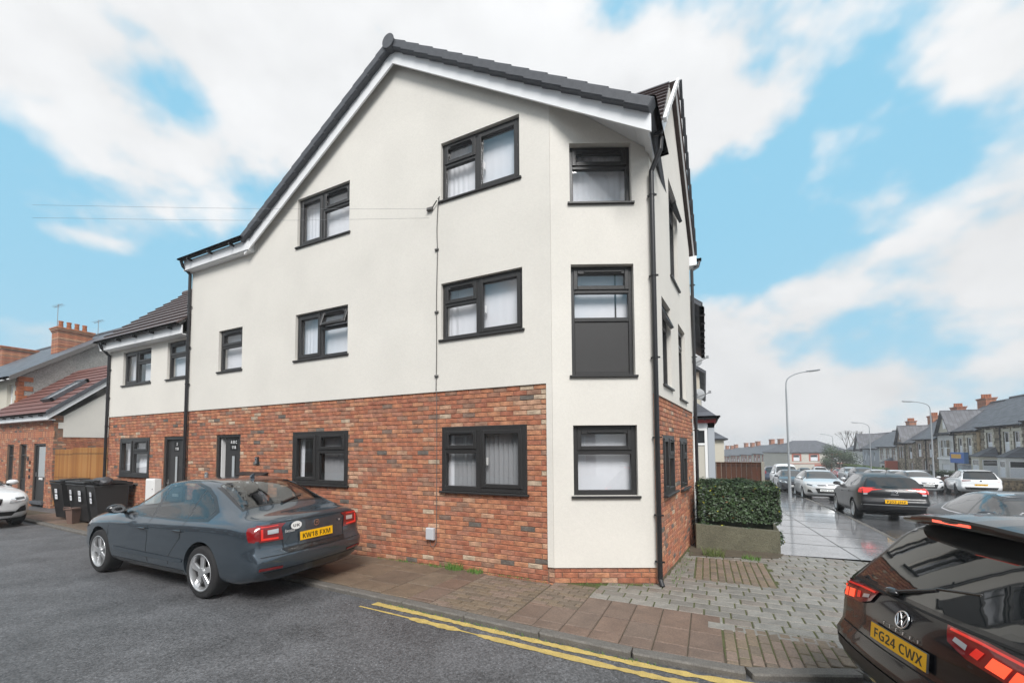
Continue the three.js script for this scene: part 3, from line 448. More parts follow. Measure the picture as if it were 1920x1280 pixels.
MAT.moss = std([0.12, 0.135, 0.045], 0.95, { map: R_(T.grain, 3), bumpMap: R_(T.grainBump, 3), bumpScale: 0.008 });
MAT.soil = std([0.13, 0.105, 0.07], 0.95, { map: R_(T.grain, 2) });
const pick = (l, r) => l[Math.floor(r() * l.length)];
function structGroup(name) { const g = new THREE.Group(); g.name = name; g.userData.kind = 'structure'; scene.add(g); return g; }
{
  const r = rng(41), edge = (x) => kerbZ(x);
  const bedPts = []; for (let x = -24; x <= 2.8; x += 0.4) bedPts.push([x, edge(x)]); for (const p of kerbPts) if (p.x > 2.85 && p.z > -3.75) bedPts.push([p.x, p.z]); bedPts.push([5.28, -3.75], [1.6, -3.75], [1.36, -0.3], [0, 0.12], [-24, 0.12]); bedPts.reverse();
  struct('paving_bed', sheet([...bedPts.filter(([x, z]) => true)], -0.012), MAT.soil);
  const clipZ = (x0, x1, z0, z1) => Math.min(z1, Math.min(edge(x0 + 0.01), edge(x1 - 0.01)) - 0.004);
  // brown flags along the front, a red strip, then rows of red flags by the kerb
  const pv = structGroup('pavement');
  for (let x = -16.2, i = 0; x < -1.36; x += 0.6, i++) { let z = 0.01; const cuts = i % 2 ? [0.5, 0.6, 0.6] : [0.35, 0.6, 0.6, 0.3]; for (const c of cuts) { const z1 = clipZ(x, x + 0.6, z, z + c); if (z1 - z > 0.06) paver(pv, 'flag', x, Math.min(x + 0.6, -1.35), z, z1, x < -13.4 ? pick(flagRed, r) : pick(flagBrown, r), r, -0.002); z += c; } }
  for (let z = 0.06; z < 1.5; z += 0.45) paver(pv, 'flag', -1.35, -1.0, z, clipZ(-1.35, -1.0, z, z + 0.45), pick(flagRed, r), r);
  for (let i = 0; i < 7; i++) { const x = 0.06 + i * 0.3; for (const [z, z1] of [[0.42 + (i < 2 ? 0.5 : 0), 0.98 + (i < 2 ? 0 : 0)], [0.98, 1.4], [1.4, 1.8]]) { const e = clipZ(x, x + 0.3, z, z1); if (e - z > 0.05) paver(pv, 'flag', x, x + 0.3, z, e, pick(flagRed, r), r); } }
  // small blocks
  const bp = structGroup('block_paving');
  for (let z = 0.1, k = 0; z < 1.6; z += 0.105, k++) for (let x = -1.0 - (k % 2) * 0.1; x < 0.05; x += 0.21) { const a = Math.max(x, -1.0), b = Math.min(x + 0.21, 0.055), e = clipZ(a, b, z, z + 0.105); if (b - a > 0.05 && e - z > 0.04) paver(bp, 'block', a, b, z, e, pick(blockTan, r), r); }
  for (let z = -0.02, k = 0; z < 0.9; z += 0.105, k++) for (let x = 0.06 - (k % 2) * 0.1; x < 0.64; x += 0.21) { const a = Math.max(x, 0.06), b = Math.min(x + 0.21, 0.66); if (b - a > 0.05 && z > -0.44 * (a - 0.0) - 0.02) paver(bp, 'block', a, b, z, z + 0.105, pick(blockTan, r), r); }
  for (let x = 2.17, k = 0; x < 3.35; x += 0.1, k++) for (let z = 0.66 - (k % 2) * 0.1; z < 1.7; z += 0.215) { const a = Math.max(z, 0.66), e = clipZ(x, x + 0.1, a, Math.min(z + 0.215, 1.75)); if (e - a > 0.05) paver(bp, 'block', x, x + 0.1, a, e, pick(blockTan, r), r); }
  for (let x = 1.86, k = 0; x < 2.9; x += 0.105, k++) for (let z = -2.75; z < -1.1; z += 0.21) paver(bp, 'block', x, x + 0.105, z, Math.min(z + 0.21, -1.09), pick(blockTan, r), r);
  // grey setts round the corner
  const gs = structGroup('corner_paving'), L = [];
  for (let z = -3.72, k = 0; z < 0.62; z += 0.197, k++) for (let x = 0.4 - (k % 2) * 0.14 - (k % 3) * 0.03; x < 5.6; x += 0.275) {
    let a = x, b = x + 0.275; const e = z + 0.197, zm = z + 0.1, wallX = zm < -0.62 ? 1.42 + 0.1 * (-zm - 0.6) : 0.1 + 2.2 * Math.max(0, -zm) + 0.05;
    if (b < wallX || (zm < -1.08 && zm > -2.76 && a < 2.93 && b > 1.84)) { if (!(zm < -1.08 && zm > -2.76) || b < wallX || (a > 1.84 && b < 2.93)) continue; if (a < 1.84) b = 1.85; else a = 2.92; }
    a = Math.max(a, wallX); if (zm > 0.4 && b < 2.17 && b > 0) { if (b < 0.66 || zm > 0.42) continue; } if (zm < 0.42 && zm > -0.5 && b < 0.66) continue; if (zm < 0.42 && a < 0.66) a = 0.66;
    b = Math.min(b, kerbX(zm) - 0.01, zm > -3 ? 9 : 9); if (zm > 0.2) b = Math.min(b, 4.2); if (b - a < 0.06) continue; L.push([a, b, z, e]);
  }
  L.sort((p, q) => Math.hypot(p[0] - CAM.x, p[2] - CAM.z) - Math.hypot(q[0] - CAM.x, q[2] - CAM.z)); const rest = [];
  L.forEach(([a, b, z, e], i) => { if (i < 290) paver(gs, 'sett', a, b, z, e, pick(settGrey, r), r); else { const m = paver(gs, 'sett', a, b, z, e, settGrey[0], r); if (m) { gs.remove(m); m.updateMatrix(); rest.push(m.geometry.clone().applyMatrix4(m.matrix)); } } });
  if (rest.length) mesh('setts', rest, settGrey[1], gs).userData.kind = 'stuff';
  struct('moss_joints', sheet([[0.1, -0.01], [1.42, -0.62], [1.7, -3.7], [5.2, -3.7], [4.8, -2.2], [4.2, -0.6], [3.7, 0.45], [3.1, 1.1], [2.17, 1.5], [2.1, 0.4], [0.7, 0.35]].reverse(), -0.0075), MAT.moss);
  // wet footway and front plots of the side street
  MAT.footway = std([0.4, 0.4, 0.415], 0.2, { map: R_(T.grain, 0.7), roughnessMap: R_(T.wet, 0.22), bumpMap: R_(T.grainBump, 0.8), bumpScale: 0.0006 });
  const fw = []; for (const p of kerbPts) if (p.z < -3.72 && p.x > 3) fw.push([p.x, p.z]); struct('side_footway', sheet([...fw, [5.2, -78.2], [3.3, -30], [3.3, -3.72]].reverse(), -0.003), MAT.footway);
  const joints = []; for (let z = -5.2; z > -30; z -= 1.5) joints.push(bx(3.3, kerbX(z) - 0.01, gy(z) - 0.002, gy(z) + 0.0012, z - 0.004, z + 0.004)); for (let i = 0; i < 16; i++) { const z = -3.8 - i * 1.25; joints.push(plate([4.55, gy(z) + 0.0012, z], [4.562, gy(z) + 0.0012, z], [4.562, gy(z - 1.25) + 0.0012, z - 1.25], [4.55, gy(z - 1.25) + 0.0012, z - 1.25], 0.004)); }
  struct('footway_joints', joints, std([0.06, 0.06, 0.055], 0.7));
  struct('verge_soil', sheet([[1.72, -2.75], [1.72, -3.8], [3.36, -3.75], [3.2, -3.25], [2.4, -2.95]].reverse(), 0.006), MAT.soil);
  struct('far_footway', sheet([[16.55, -12], [18.9, -12], [22.5, -92], [20.14, -92]], 0.0), MAT.footway);
  struct('far_kerb', [plate([16.42, gy(-12) + 0.0, -12], [16.55, gy(-12) + 0.0, -12], [20.14, gy(-92), -92], [20.01, gy(-92), -92], 0.2)], MAT.kerb);
}
// weeds and moss along the foot of the wall and the kerb
{
  const r = rng(63), blade = (h, w) => { const g = new THREE.BufferGeometry(), b = (r() - 0.5) * h, c = (r() - 0.5) * h; g.setAttribute('position', new THREE.Float32BufferAttribute([-w, 0, 0, w, 0, 0, b * 0.4 + w * 0.6, h * 0.6, c * 0.4, -w, 0, 0, b * 0.4 + w * 0.6, h * 0.6, c * 0.4, b * 0.4 - w * 0.6, h * 0.6, c * 0.4, b * 0.4 - w * 0.6, h * 0.6, c * 0.4, b * 0.4 + w * 0.6, h * 0.6, c * 0.4, b, h, c], 3)); g.computeVertexNormals(); return g; };
  const weed = phys([0.1, 0.2, 0.035], 0.8, { side: THREE.DoubleSide }), dull = phys([0.13, 0.17, 0.05], 0.85, { side: THREE.DoubleSide });
  function clump(x, z, rad, n, h, mat, name, label) {
    const l = []; for (let i = 0; i < n; i++) { const a = r() * 6.28, d = rad * Math.sqrt(r()), px = x + Math.cos(a) * d, pz = z + Math.sin(a) * d * 0.6, g = blade(h * (0.5 + r() * 0.7), 0.003 + r() * 0.004); g.rotateY(r() * 6.28); g.translate(px, gy(pz) - 0.004, pz); l.push(g); }
    const m = mesh(name, l, mat); if (label) tag(m, label[0], label[1], label[2]); else m.userData.kind = 'stuff'; return m;
  }
  const wl = (t) => [t, 'weed', 'weeds along the foot of the brick wall'];
  clump(-1.95, 0.04, 0.14, 60, 0.06, weed, 'weed', wl('thin green weed directly below the grey junction box')); clump(-1.6, 0.06, 0.16, 160, 0.12, weed, 'weed', wl('tallest leafy weed at the foot of the brick wall')); clump(-1.2, 0.1, 0.14, 110, 0.08, weed, 'weed', wl('broad low weed next to the red paving strip')); clump(-2.66, 0.03, 0.1, 40, 0.05, weed, 'weed', wl('tiny weed at the wall foot behind the grey car'));
  clump(2.15, -2.95, 0.2, 170, 0.16, dull, 'grass_tuft', ['tuft of dry grass in front of the hedge wall', 'grass']); clump(2.75, -2.95, 0.16, 90, 0.09, weed, 'grass_tuft', ['low green grass tuft on the soil near the hedge wall corner', 'grass']);
  const m = []; for (let i = 0; i < 900; i++) { const k = r(); let x, z; if (k < 0.4) { x = lerp(-3.2, 0, r()); z = 0.02 + r() * 0.05 + 0.1 * (x > -0.3 ? 1 : 0) * r(); } else if (k < 0.65) { x = lerp(-1.5, 1.7, r()); z = kerbZ(x) + 0.13 + r() * 0.05; } else if (k < 0.8) { const t = r(); x = lerp(0.4, 1.35, t); z = -0.44 * (x - 0.06) + 0.05 + r() * 0.1; } else { const t = r(); x = 1.5 + 0.1 * t * 2 + r() * 0.15; z = -0.7 - t * 2.4; } const g = blade(0.012 + r() * 0.02, 0.004); g.rotateY(r() * 6.28); g.translate(x, gy(z) + (k >= 0.4 && k < 0.65 ? ROAD : 0) - 0.002, z); m.push(g); }
  mesh('moss_fringe', m, weed).userData.kind = 'stuff';
}
// ---------------------------------------------------------------- doors
function printTex(w, h, draw) { const c = document.createElement('canvas'); c.width = w; c.height = h; const x = c.getContext('2d'); draw(x, w, h); const t = new THREE.CanvasTexture(c); t.colorSpace = THREE.SRGBColorSpace; t.magFilter = THREE.LinearFilter; return t; }
function printed(parent, name, tx, w, h, pos, rotY = 0, rough = 0.5) { const m = mesh(name, bev(w, h, 0.003, 0.0005).translate(0, 0, 0.0015), [0, 1].map(() => std([1, 1, 1], rough)), parent); m.geometry = new THREE.PlaneGeometry(w, h); m.material = std([1, 1, 1], rough, { map: tx }); m.position.set(...pos); m.rotation.y = rotY; return m; }
MAT.door = std([0.035, 0.034, 0.034], 0.45, { bumpMap: R_(T.wood, 1.2), bumpScale: 0.002 });
MAT.frosted = phys([0.75, 0.8, 0.82], 0.45, { transmission: 0.5, thickness: 0 });
MAT.steel = std([0.6, 0.6, 0.6], 0.3, { metalness: 0.9 });
function makeDoor(parent, x0, x1, y0, y1, lines, ajar) {
  const d = group('door', parent), t = 0.075, z = -0.02;
  mesh('door_frame', [...frameRing(x0, x1, y0 - t, y1, t, z - 0.07, z)], MAT.darkFrame, d);
  const a = x0 + t, b = x1 - t - (ajar ? 0 : 0), e = y0 + 0.015, f = y1 - t, zl = z - 0.05;
  const a2 = ajar ? a + 0.16 : a;
  if (ajar) mesh('inner_reveal', [bx(a, a2, e, f, zl - 0.2, zl - 0.16), bx(a, a + 0.02, e, f, zl - 0.16, zl)], MAT.white, d);
  mesh('door_leaf', bevAt(a2, b, e, f, zl - 0.045, zl, 0.005), MAT.door, d);
  const xm = (a2 + b) / 2 + 0.03, sl = [xm - 0.05, xm + 0.05, e + 0.95, f - 0.42];
  mesh('glazing_frame', frameRing(sl[0] - 0.02, sl[1] + 0.02, sl[2] - 0.02, sl[3] + 0.02, 0.02, zl - 0.01, zl + 0.014, 0.004), MAT.door, d);
  mesh('door_glass', new THREE.PlaneGeometry(0.1, sl[3] - sl[2]).translate(xm, (sl[2] + sl[3]) / 2, zl + 0.006), MAT.frosted, d);
  mesh('handle', [bevAt(a2 + 0.03, a2 + 0.06, e + 0.92, e + 1.14, zl, zl + 0.012, 0.003), rod([a2 + 0.045, e + 1.05, zl + 0.03], [a2 + 0.15, e + 1.05, zl + 0.035], 0.009), rod([a2 + 0.045, e + 1.05, zl], [a2 + 0.045, e + 1.05, zl + 0.03], 0.009)], MAT.steel, d);
  mesh('letter_plate', bevAt(xm - 0.13, xm + 0.13, e + 0.72, e + 0.79, zl, zl + 0.012, 0.004), MAT.steel, d);
  const tx = printTex(128, 128, (c) => { c.fillStyle = '#1c1b1b'; c.fillRect(0, 0, 128, 128); c.fillStyle = '#e8e8e8'; c.textAlign = 'center'; c.font = 'bold 46px sans-serif'; c.fillText(lines[0], 64, 50); c.fillText(lines[1], 64, 108); });
  printed(d, 'door_number', tx, 0.26, 0.26, [xm, f - 0.17, zl + 0.004]);
  mesh('threshold', bevAt(x0 - 0.02, x1 + 0.02, y0 - 0.06, y0 + 0.012, -0.12, 0.03, 0.006), MAT.kerb, d);
}
makeDoor(scene.getObjectByName('corner_building'), -8.105, -7.23, 0.03, 2.27, ['A B C', '118'], true);

// ---------------------------------------------------------------- lower wing beside the corner building
{
  const b = thing('rendered_wing', 'two storey rendered wing with brown tiled roof next to the wooden fence', 'building'), x0 = -13.25, x1 = -9.245;
  const up = [[-12.49, -11.03, 3.7, 4.62], [-10.25, -9.42, 3.7, 4.64]], low = [[-12.52, -11.0, 1.24, 2.24]], dr = [-10.32, -9.45, 0.03, 2.25], hole = (q) => rect(...q);
  mesh('rendered_wall', slab([[x0, 2.853], [x1, 2.853], [x1, 4.83], [x0, 4.83]], up.map(hole), -0.28, 0.018), MAT.render, b);
  mesh('mortar', slab(rect(x0, x1, -0.25, 2.852), [...low.map(hole), hole([dr[0], dr[1], -0.1, dr[3]])], -0.28, -0.009), MAT.mortar, b);
  brickSkin(b, V(0, 0, 0), V(1, 0, 0), x0, x1, -0.225, 2.85, [...low, [dr[0], dr[1], -1, dr[3]]], 21, 0, { phase: 0.06 });
  makeWindow(b, 'window', ...up[0], cellsL(), { z: -0.035, sillOut: 0.055, drapes: [[0, 0.35, 'flat'], [0.5, 1, 'flat']] }); makeWindow(b, 'window', ...up[1], cellsT(0.62), { z: -0.035, sillOut: 0.055, drapes: [[0, 1, 'flat']] });
  makeWindow(b, 'window', ...low[0], cellsL(), { t: 0.085, z: 0.012, sillOut: 0.05, drapes: [[0, 1, 'flat']] });
  makeDoor(b, ...dr, ['2', '118'], false);
  mesh('side_wall', [bx(x0, x0 + 0.25, -0.3, 4.83, -3.8, -0.285), bx(x0, x1, -0.3, 4.83, -4, -3.8)], MAT.render, b);
  mesh('gable_end', slab([[0.0, 4.83], [4.0, 4.83], [1.87, 6.9]], [], 0, 0.2).rotateY(Math.PI / 2).translate(x0, 0, 0), MAT.render, b);
  const rf = group('roof', b);
  tileCourses(rf, 'tile_course', [x0 - 0.15, 4.93, 0.3], [x1 + 0.0, 4.93, 0.3], [0, 2.12, -2.15], 3.05, MAT.roofBrown, 0.28, { th: 0.036 });
  mesh('back_slope', plate([x1, 4.9, -4.2], [x0 - 0.15, 4.9, -4.2], [x0 - 0.15, 7.06, -1.84], [x1, 7.06, -1.84], 0.08), MAT.roofBrown, rf);
  mesh('ridge', rod([x0 - 0.17, 7.07, -1.86], [x1, 7.07, -1.86], 0.1, 12), MAT.roofBrown, rf);
  mesh('fascia', [bx(x0 - 0.13, x1 - 0.02, 4.72, 4.93, 0.18, 0.205), bx(x0 - 0.13, x1 - 0.02, 4.705, 4.722, 0.0, 0.18)], MAT.upvc, rf);
  mesh('verge_board', plate([x0 - 0.15, 4.78, 0.2], [x0 - 0.15, 4.98, 0.28], [x0 - 0.15, 7.05, -1.85], [x0 - 0.15, 6.85, -1.85], 0.03), MAT.upvc, rf);
  gutterRun(rf, [x0 - 0.2, 4.93, 0.27], [x1 - 0.02, 4.93, 0.27]);
  downpipe(b, [[x0 + 0.07, 4.9, 0.27], [x0 + 0.07, 4.78, 0.24], [x0 + 0.05, 4.6, 0.06], [x0 + 0.05, 0.0, 0.06]], 0.034, [4.2, 3.4, 2.6, 1.7]);
  // meter cupboard on the wall
}
{ const p = onZ(285, 930, 0.1), m = thing('meter_cupboard', 'white meter cupboard fixed low on the brick wall between window and door', 'cupboard', [p.x, 0, 0.0]); mesh('case', bevAt(-0.2, 0.2, 0.55, 1.2, 0.0, 0.16, 0.012), MAT.white, m); mesh('cupboard_door', bevAt(-0.18, 0.18, 0.58, 1.17, 0.16, 0.17, 0.004), MAT.white, m); mesh('latch', new THREE.CylinderGeometry(0.014, 0.014, 0.012, 10).rotateX(Math.PI / 2).translate(0.15, 0.95, 0.173), MAT.metalGrey, m); }
// post boxes, bell and key safe by the shared door
{
  for (let i = 0; i < 3; i++) {
    const x = -6.98 + i * 0.3, m = thing('post_box', ['black post box closest to the shared door, first of three', 'middle black post box of the three beside the shared door', 'black post box nearest the window, last of three'][i], 'post box', [x, 1.02, 0], 0, 'post boxes beside the shared door');
    mesh('case', bevAt(-0.135, 0.135, 0, 0.36, 0.0, 0.15, 0.008), MAT.blackPlastic, m); mesh('lid', plate([-0.14, 0.36, 0.165], [0.14, 0.36, 0.165], [0.14, 0.42, 0.0], [-0.14, 0.42, 0.0], 0.012), MAT.blackPlastic, m);
    mesh('label_plate', bevAt(-0.05, 0.03, 0.19, 0.22, 0.15, 0.154, 0.001), MAT.white, m); mesh('slot_plate', bevAt(-0.05, 0.03, 0.09, 0.12, 0.15, 0.154, 0.001), MAT.steel, m); mesh('lock', new THREE.CylinderGeometry(0.012, 0.012, 0.008, 10).rotateX(Math.PI / 2).translate(-0.02, 0.3, 0.153), MAT.steel, m);
  }
  const bell = thing('door_bell', 'small black video door bell on the brick wall above the post boxes', 'door bell', [-6.6, 1.6, 0]); mesh('case', bevAt(-0.06, 0.04, 0, 0.16, 0, 0.03, 0.006), MAT.blackPlastic, bell); mesh('face', bevAt(-0.055, 0.005, 0.01, 0.15, 0.03, 0.034, 0.002), MAT.metalGrey, bell); mesh('lens', new THREE.CylinderGeometry(0.012, 0.012, 0.008, 12).rotateX(Math.PI / 2).translate(-0.025, 0.11, 0.036), MAT.rubber, bell);
  const ks = thing('intercom_panel', 'slim silver intercom panel left of the shared door', 'intercom', [-8.42, 1.1, 0]); mesh('case', bevAt(-0.05, 0.05, 0, 0.3, 0, 0.035, 0.006), MAT.metalGrey, ks); for (let k = 0; k < 4; k++) mesh('button', new THREE.CylinderGeometry(0.012, 0.012, 0.01, 10).rotateX(Math.PI / 2).translate(0, 0.06 + k * 0.055, 0.038), MAT.white, ks);
}
// wall cable, junction box, overhead wires
{
  const c = thing('wall_cable', 'thin dark cable running down the rendered wall from the bracket to the grey box', 'cable');
  mesh('cable_run', [tube([[-1.93, 6.12, 0.06], [-1.9, 6.16, 0.05], [-1.94, 6.05, 0.035], [-1.965, 5.6, 0.03], [-1.955, 5.2, 0.03], [-1.97, 4.4, 0.03], [-1.965, 3.6, 0.03], [-1.975, 2.87, 0.03]], 0.008, 60, 5), tube([[-1.975, 2.87, 0.03], [-1.975, 2.8, 0.012], [-1.97, 1.6, 0.01], [-1.975, 0.5, 0.01], [-1.98, 0.36, 0.02], [-2.03, 0.3, 0.03], [-2.08, 0.33, 0.03], [-2.09, 0.42, 0.03]], 0.006, 60, 5)], MAT.cable, c);
  mesh('bracket', [bevAt(-2.16, -2.05, 5.97, 6.02, 0.02, 0.07, 0.006), rod([-2.05, 6.0, 0.05], [-1.95, 6.1, 0.06], 0.01)], MAT.cable, c); mesh('cable_clip', [4.18, 3.1, 5.25].map((y) => bevAt(-2.0, -1.93, y, y + 0.03, 0.02, 0.05, 0.004)), MAT.cable, c);
  const jb = thing('junction_box', 'pale grey plastic junction box low on the brick wall under the cable', 'junction box', [-2.07, 0.42, 0]); mesh('case', bevAt(-0.075, 0.075, 0, 0.19, 0, 0.07, 0.01), std([0.5, 0.51, 0.54], 0.5), jb); mesh('lid', bevAt(-0.07, 0.07, 0.005, 0.185, 0.07, 0.078, 0.004), std([0.52, 0.53, 0.56], 0.5), jb);
  for (const [i, y] of [[0, 5.99], [1, 5.83]]) { const w = mesh('overhead_wire', tube([V(-2.1, y, 0.06), onZ(480, 391 + 22 * i, 1.2), onZ(60, 384 + 24 * i, 2.9)], 0.0022, 60, 4), std([0.25, 0.26, 0.28], 0.6)); tag(w, i ? 'lower overhead wire reaching the wall bracket' : 'upper overhead wire reaching the wall bracket', 'wire'); }
}

// ---------------------------------------------------------------- low brick house with red roof, wooden fence
{
  const zf = -0.5, x1 = -18.55, x0 = -24.3, b = thing('low_brick_house', 'low brick house with red tiled roof and skylight beyond the wooden fence', 'house'), hole = (q) => rect(...q);
  const wins = [[-22.72, -22.05, 0.3, 2.16], [-21.52, -20.8, 0.3, 2.18]], dr = [-20.16, -19.14, 0.14, 2.2];
  mesh('mortar', slab(rect(x0, x1, -0.3, 3.13), [...wins.map(hole), hole([dr[0], dr[1], -0.1, dr[3]])], zf - 0.28, zf - 0.009), MAT.mortar, b);
  brickSkin(b, V(0, 0, zf), V(1, 0, 0), x0, x1, -0.225, 2.4, [...wins, [dr[0], dr[1], -1, dr[3]]], 31, 0); brickSkin(b, V(0, 0, zf), V(1, 0, 0), x0, x1, 2.625, 3.15, [], 32, 0);
  const sol = []; for (let x = x0; x < x1 - 0.05; x += 0.075) { const g = brickGeo(0.064, 0.214, rng(Math.round(x * 100) + 9000), x, 2); g.translate(x + 0.0375, 2.512, zf); const c = TONES[Math.floor(hash(Math.round(x * 40), 3, 5) * 5)]; sol.push(paint(g, c.slice(0, 3))); } mesh('soldier_course', sol, brickMerged, b).userData.kind = 'stuff';
  for (const q of wins) makeWindow(b, 'window', ...q, [{ x0: 0, x1: 1, y0: 0, y1: 0.3, panel: 1 }, { x0: 0, x1: 1, y0: 0.3, y1: 0.78 }, { x0: 0, x1: 1, y0: 0.78, y1: 1 }], { z: -0.06, roomZ: -0.3, drapes: [[0, 1, 'flat']] }).position.z = zf;
  const d = group('door', b); mesh('door_frame', frameRing(dr[0], dr[1], dr[2] - 0.07, dr[3], 0.08, zf - 0.1, zf - 0.03), MAT.darkFrame, d); mesh('door_leaf', bevAt(dr[0] + 0.08, dr[1] - 0.08, dr[2], 0.95, zf - 0.11, zf - 0.07), MAT.door, d); mesh('door_glass', new THREE.PlaneGeometry(0.7, 1.1).translate((dr[0] + dr[1]) / 2 + 0.06, 1.53, zf - 0.08), MAT.frosted, d); mesh('door_rail', [bevAt(dr[0] + 0.08, dr[0] + 0.22, 0.95, 2.12, zf - 0.11, zf - 0.07), bevAt(dr[1] - 0.14, dr[1] - 0.08, 0.95, 2.12, zf - 0.11, zf - 0.07)], MAT.door, d); mesh('letter_plate', bevAt(-19.8, -19.5, 0.88, 0.96, zf - 0.07, zf - 0.055, 0.004), MAT.white, d); mesh('handle', [rod([-20.02, 1.15, zf - 0.05], [-20.02, 1.0, zf - 0.05], 0.012)], MAT.steel, d); mesh('threshold', bevAt(dr[0] - 0.05, dr[1] + 0.05, 0.02, 0.13, zf - 0.1, zf + 0.06), MAT.roofGrey, d);
  for (const [x, y] of [[-20.62, 1.62], [-20.42, 1.5], [-20.42, 1.22], [-20.42, 0.98]]) mesh('number_plaque', bevAt(x - 0.05, x + 0.05, y - 0.06, y + 0.06, zf, zf + 0.02, 0.004), MAT.blackPlastic, b);
  // gable side towards the fence: brick below, render above with toothed edge
  const side = (z0, z1, y0, y1, x = x1) => bx(x - 0.28, x, y0, y1, z1, z0);
  mesh('side_mortar', [bx(x1 - 0.27, x1 - 0.009, -0.3, 3.13, -6.5, zf - 0.29)], MAT.mortar, b);
  brickSkin(b, V(x1, 0, zf), V(0, 0, -1), 0, 2.3, -0.225, 3.15, [[0.24, 9, 2.4, 9], [0.12, 9, 2.7, 2.925]], 33, 0);
  mesh('rendered_gable', [slab([[0.24, 2.405], [6, 2.405], [6, 3.2], [3.2, 5.62], [0.24, 3.15], [0.24, 2.92], [0.11, 2.92], [0.11, 2.7], [0.24, 2.7]], [], -0.2, 0.018).rotateY(Math.PI / 2).translate(x1, 0, zf)], MAT.render, b); void side;
  const rf = group('roof', b);
  tileCourses(rf, 'tile_course', [x0 - 0.1, 3.22, zf + 0.24], [x1 + 0.12, 3.22, zf + 0.24], [0, 0.9, -1], 3.55, MAT.roofRed, 0.3, { th: 0.036 });
  mesh('back_slope', plate([x1 + 0.12, 3.1, -6.8], [x0, 3.1, -6.8], [x0, 5.62, -3.2], [x1 + 0.12, 5.62, -3.2], 0.08), MAT.roofRed, rf);
  mesh('verge', plate([x1 + 0.15, 3.14, zf + 0.25], [x1 + 0.15, 3.3, zf + 0.25], [x1 + 0.15, 5.78, -3.0], [x1 + 0.15, 5.62, -3.0], 0.05), MAT.roofGrey, rf);
  mesh('barge_board', plate([x1 + 0.13, 2.98, zf + 0.22], [x1 + 0.13, 3.14, zf + 0.22], [x1 + 0.13, 5.62, -3.0], [x1 + 0.13, 5.46, -3.0], 0.03), MAT.upvc, rf);
  mesh('fascia', [bx(x0, x1 + 0.13, 3.0, 3.2, zf + 0.17, zf + 0.2), bx(x0, x1 + 0.13, 2.99, 3.01, zf, zf + 0.17)], MAT.upvc, rf); gutterRun(rf, [x0, 3.2, zf + 0.25], [x1 + 0.12, 3.2, zf + 0.25]);
  // skylight standing proud of the tiles
  const sk = group('skylight', b), A = (x, s, lift) => { const z = zf + 0.24 - s * 0.743, y = 3.22 + s * 0.669; return V(x, y + lift * 0.743, z + lift * 0.669); };
  const sx0 = -20.6, sx1 = -19.75; mesh('skylight_frame', [plate(A(sx0, 0.75, 0.16), A(sx1, 0.75, 0.16), A(sx1, 0.83, 0.16), A(sx0, 0.83, 0.16), 0.14), plate(A(sx0, 2.0, 0.16), A(sx1, 2.0, 0.16), A(sx1, 2.1, 0.16), A(sx0, 2.1, 0.16), 0.14), plate(A(sx0, 0.75, 0.16), A(sx0 + 0.08, 0.75, 0.16), A(sx0 + 0.08, 2.1, 0.16), A(sx0, 2.1, 0.16), 0.14), plate(A(sx1 - 0.08, 0.75, 0.16), A(sx1, 0.75, 0.16), A(sx1, 2.1, 0.16), A(sx1 - 0.08, 2.1, 0.16), 0.14)], MAT.roofGrey, sk);
  mesh('skylight_pane', plate(A(sx0 + 0.07, 0.82, 0.12), A(sx1 - 0.07, 0.82, 0.12), A(sx1 - 0.07, 2.03, 0.12), A(sx0 + 0.07, 2.03, 0.12), 0.01), phys([0.6, 0.63, 0.66], 0.03, { metalness: 0.4 }), sk);
}
MAT.fence = [[0.42, 0.2, 0.06], [0.47, 0.235, 0.075], [0.38, 0.175, 0.055], [0.5, 0.27, 0.1]].map((c) => std(c, 0.7, { map: R_(T.wood, 1), bumpMap: R_(T.wood, 1), bumpScale: 0.003 }));
{
  const f = thing('wooden_fence', 'orange brown vertical board fence and gate behind the wheelie bins', 'fence'), r = rng(71);
  for (let x = -18.48; x < -13.3; x += 0.105) { const h = 2.0 + (r() - 0.5) * 0.012 - (x < -17.2 ? 0.05 : 0), m = mesh('board', bev(0.1, h, 0.02, 0.003), pick(MAT.fence, r), f); m.position.set(x + 0.05, gy(-0.55) + 0.04 + h / 2, -0.56 + (r() - 0.5) * 0.006); m.rotation.set(0, 0.09, (r() - 0.5) * 0.005); }
  mesh('rail', [0.35, 1.1, 1.75].map((y) => bevAt(-18.5, -13.28, y, y + 0.09, -0.64, -0.575, 0.005)), MAT.fence[2], f); mesh('gate_board', bevAt(-18.45, -17.2, 0.05, 0.2, -0.55, -0.53, 0.004), MAT.fence[1], f); mesh('post', [bevAt(-17.2, -17.1, 0, 2.02, -0.68, -0.58, 0.005)], MAT.fence[2], f);
}
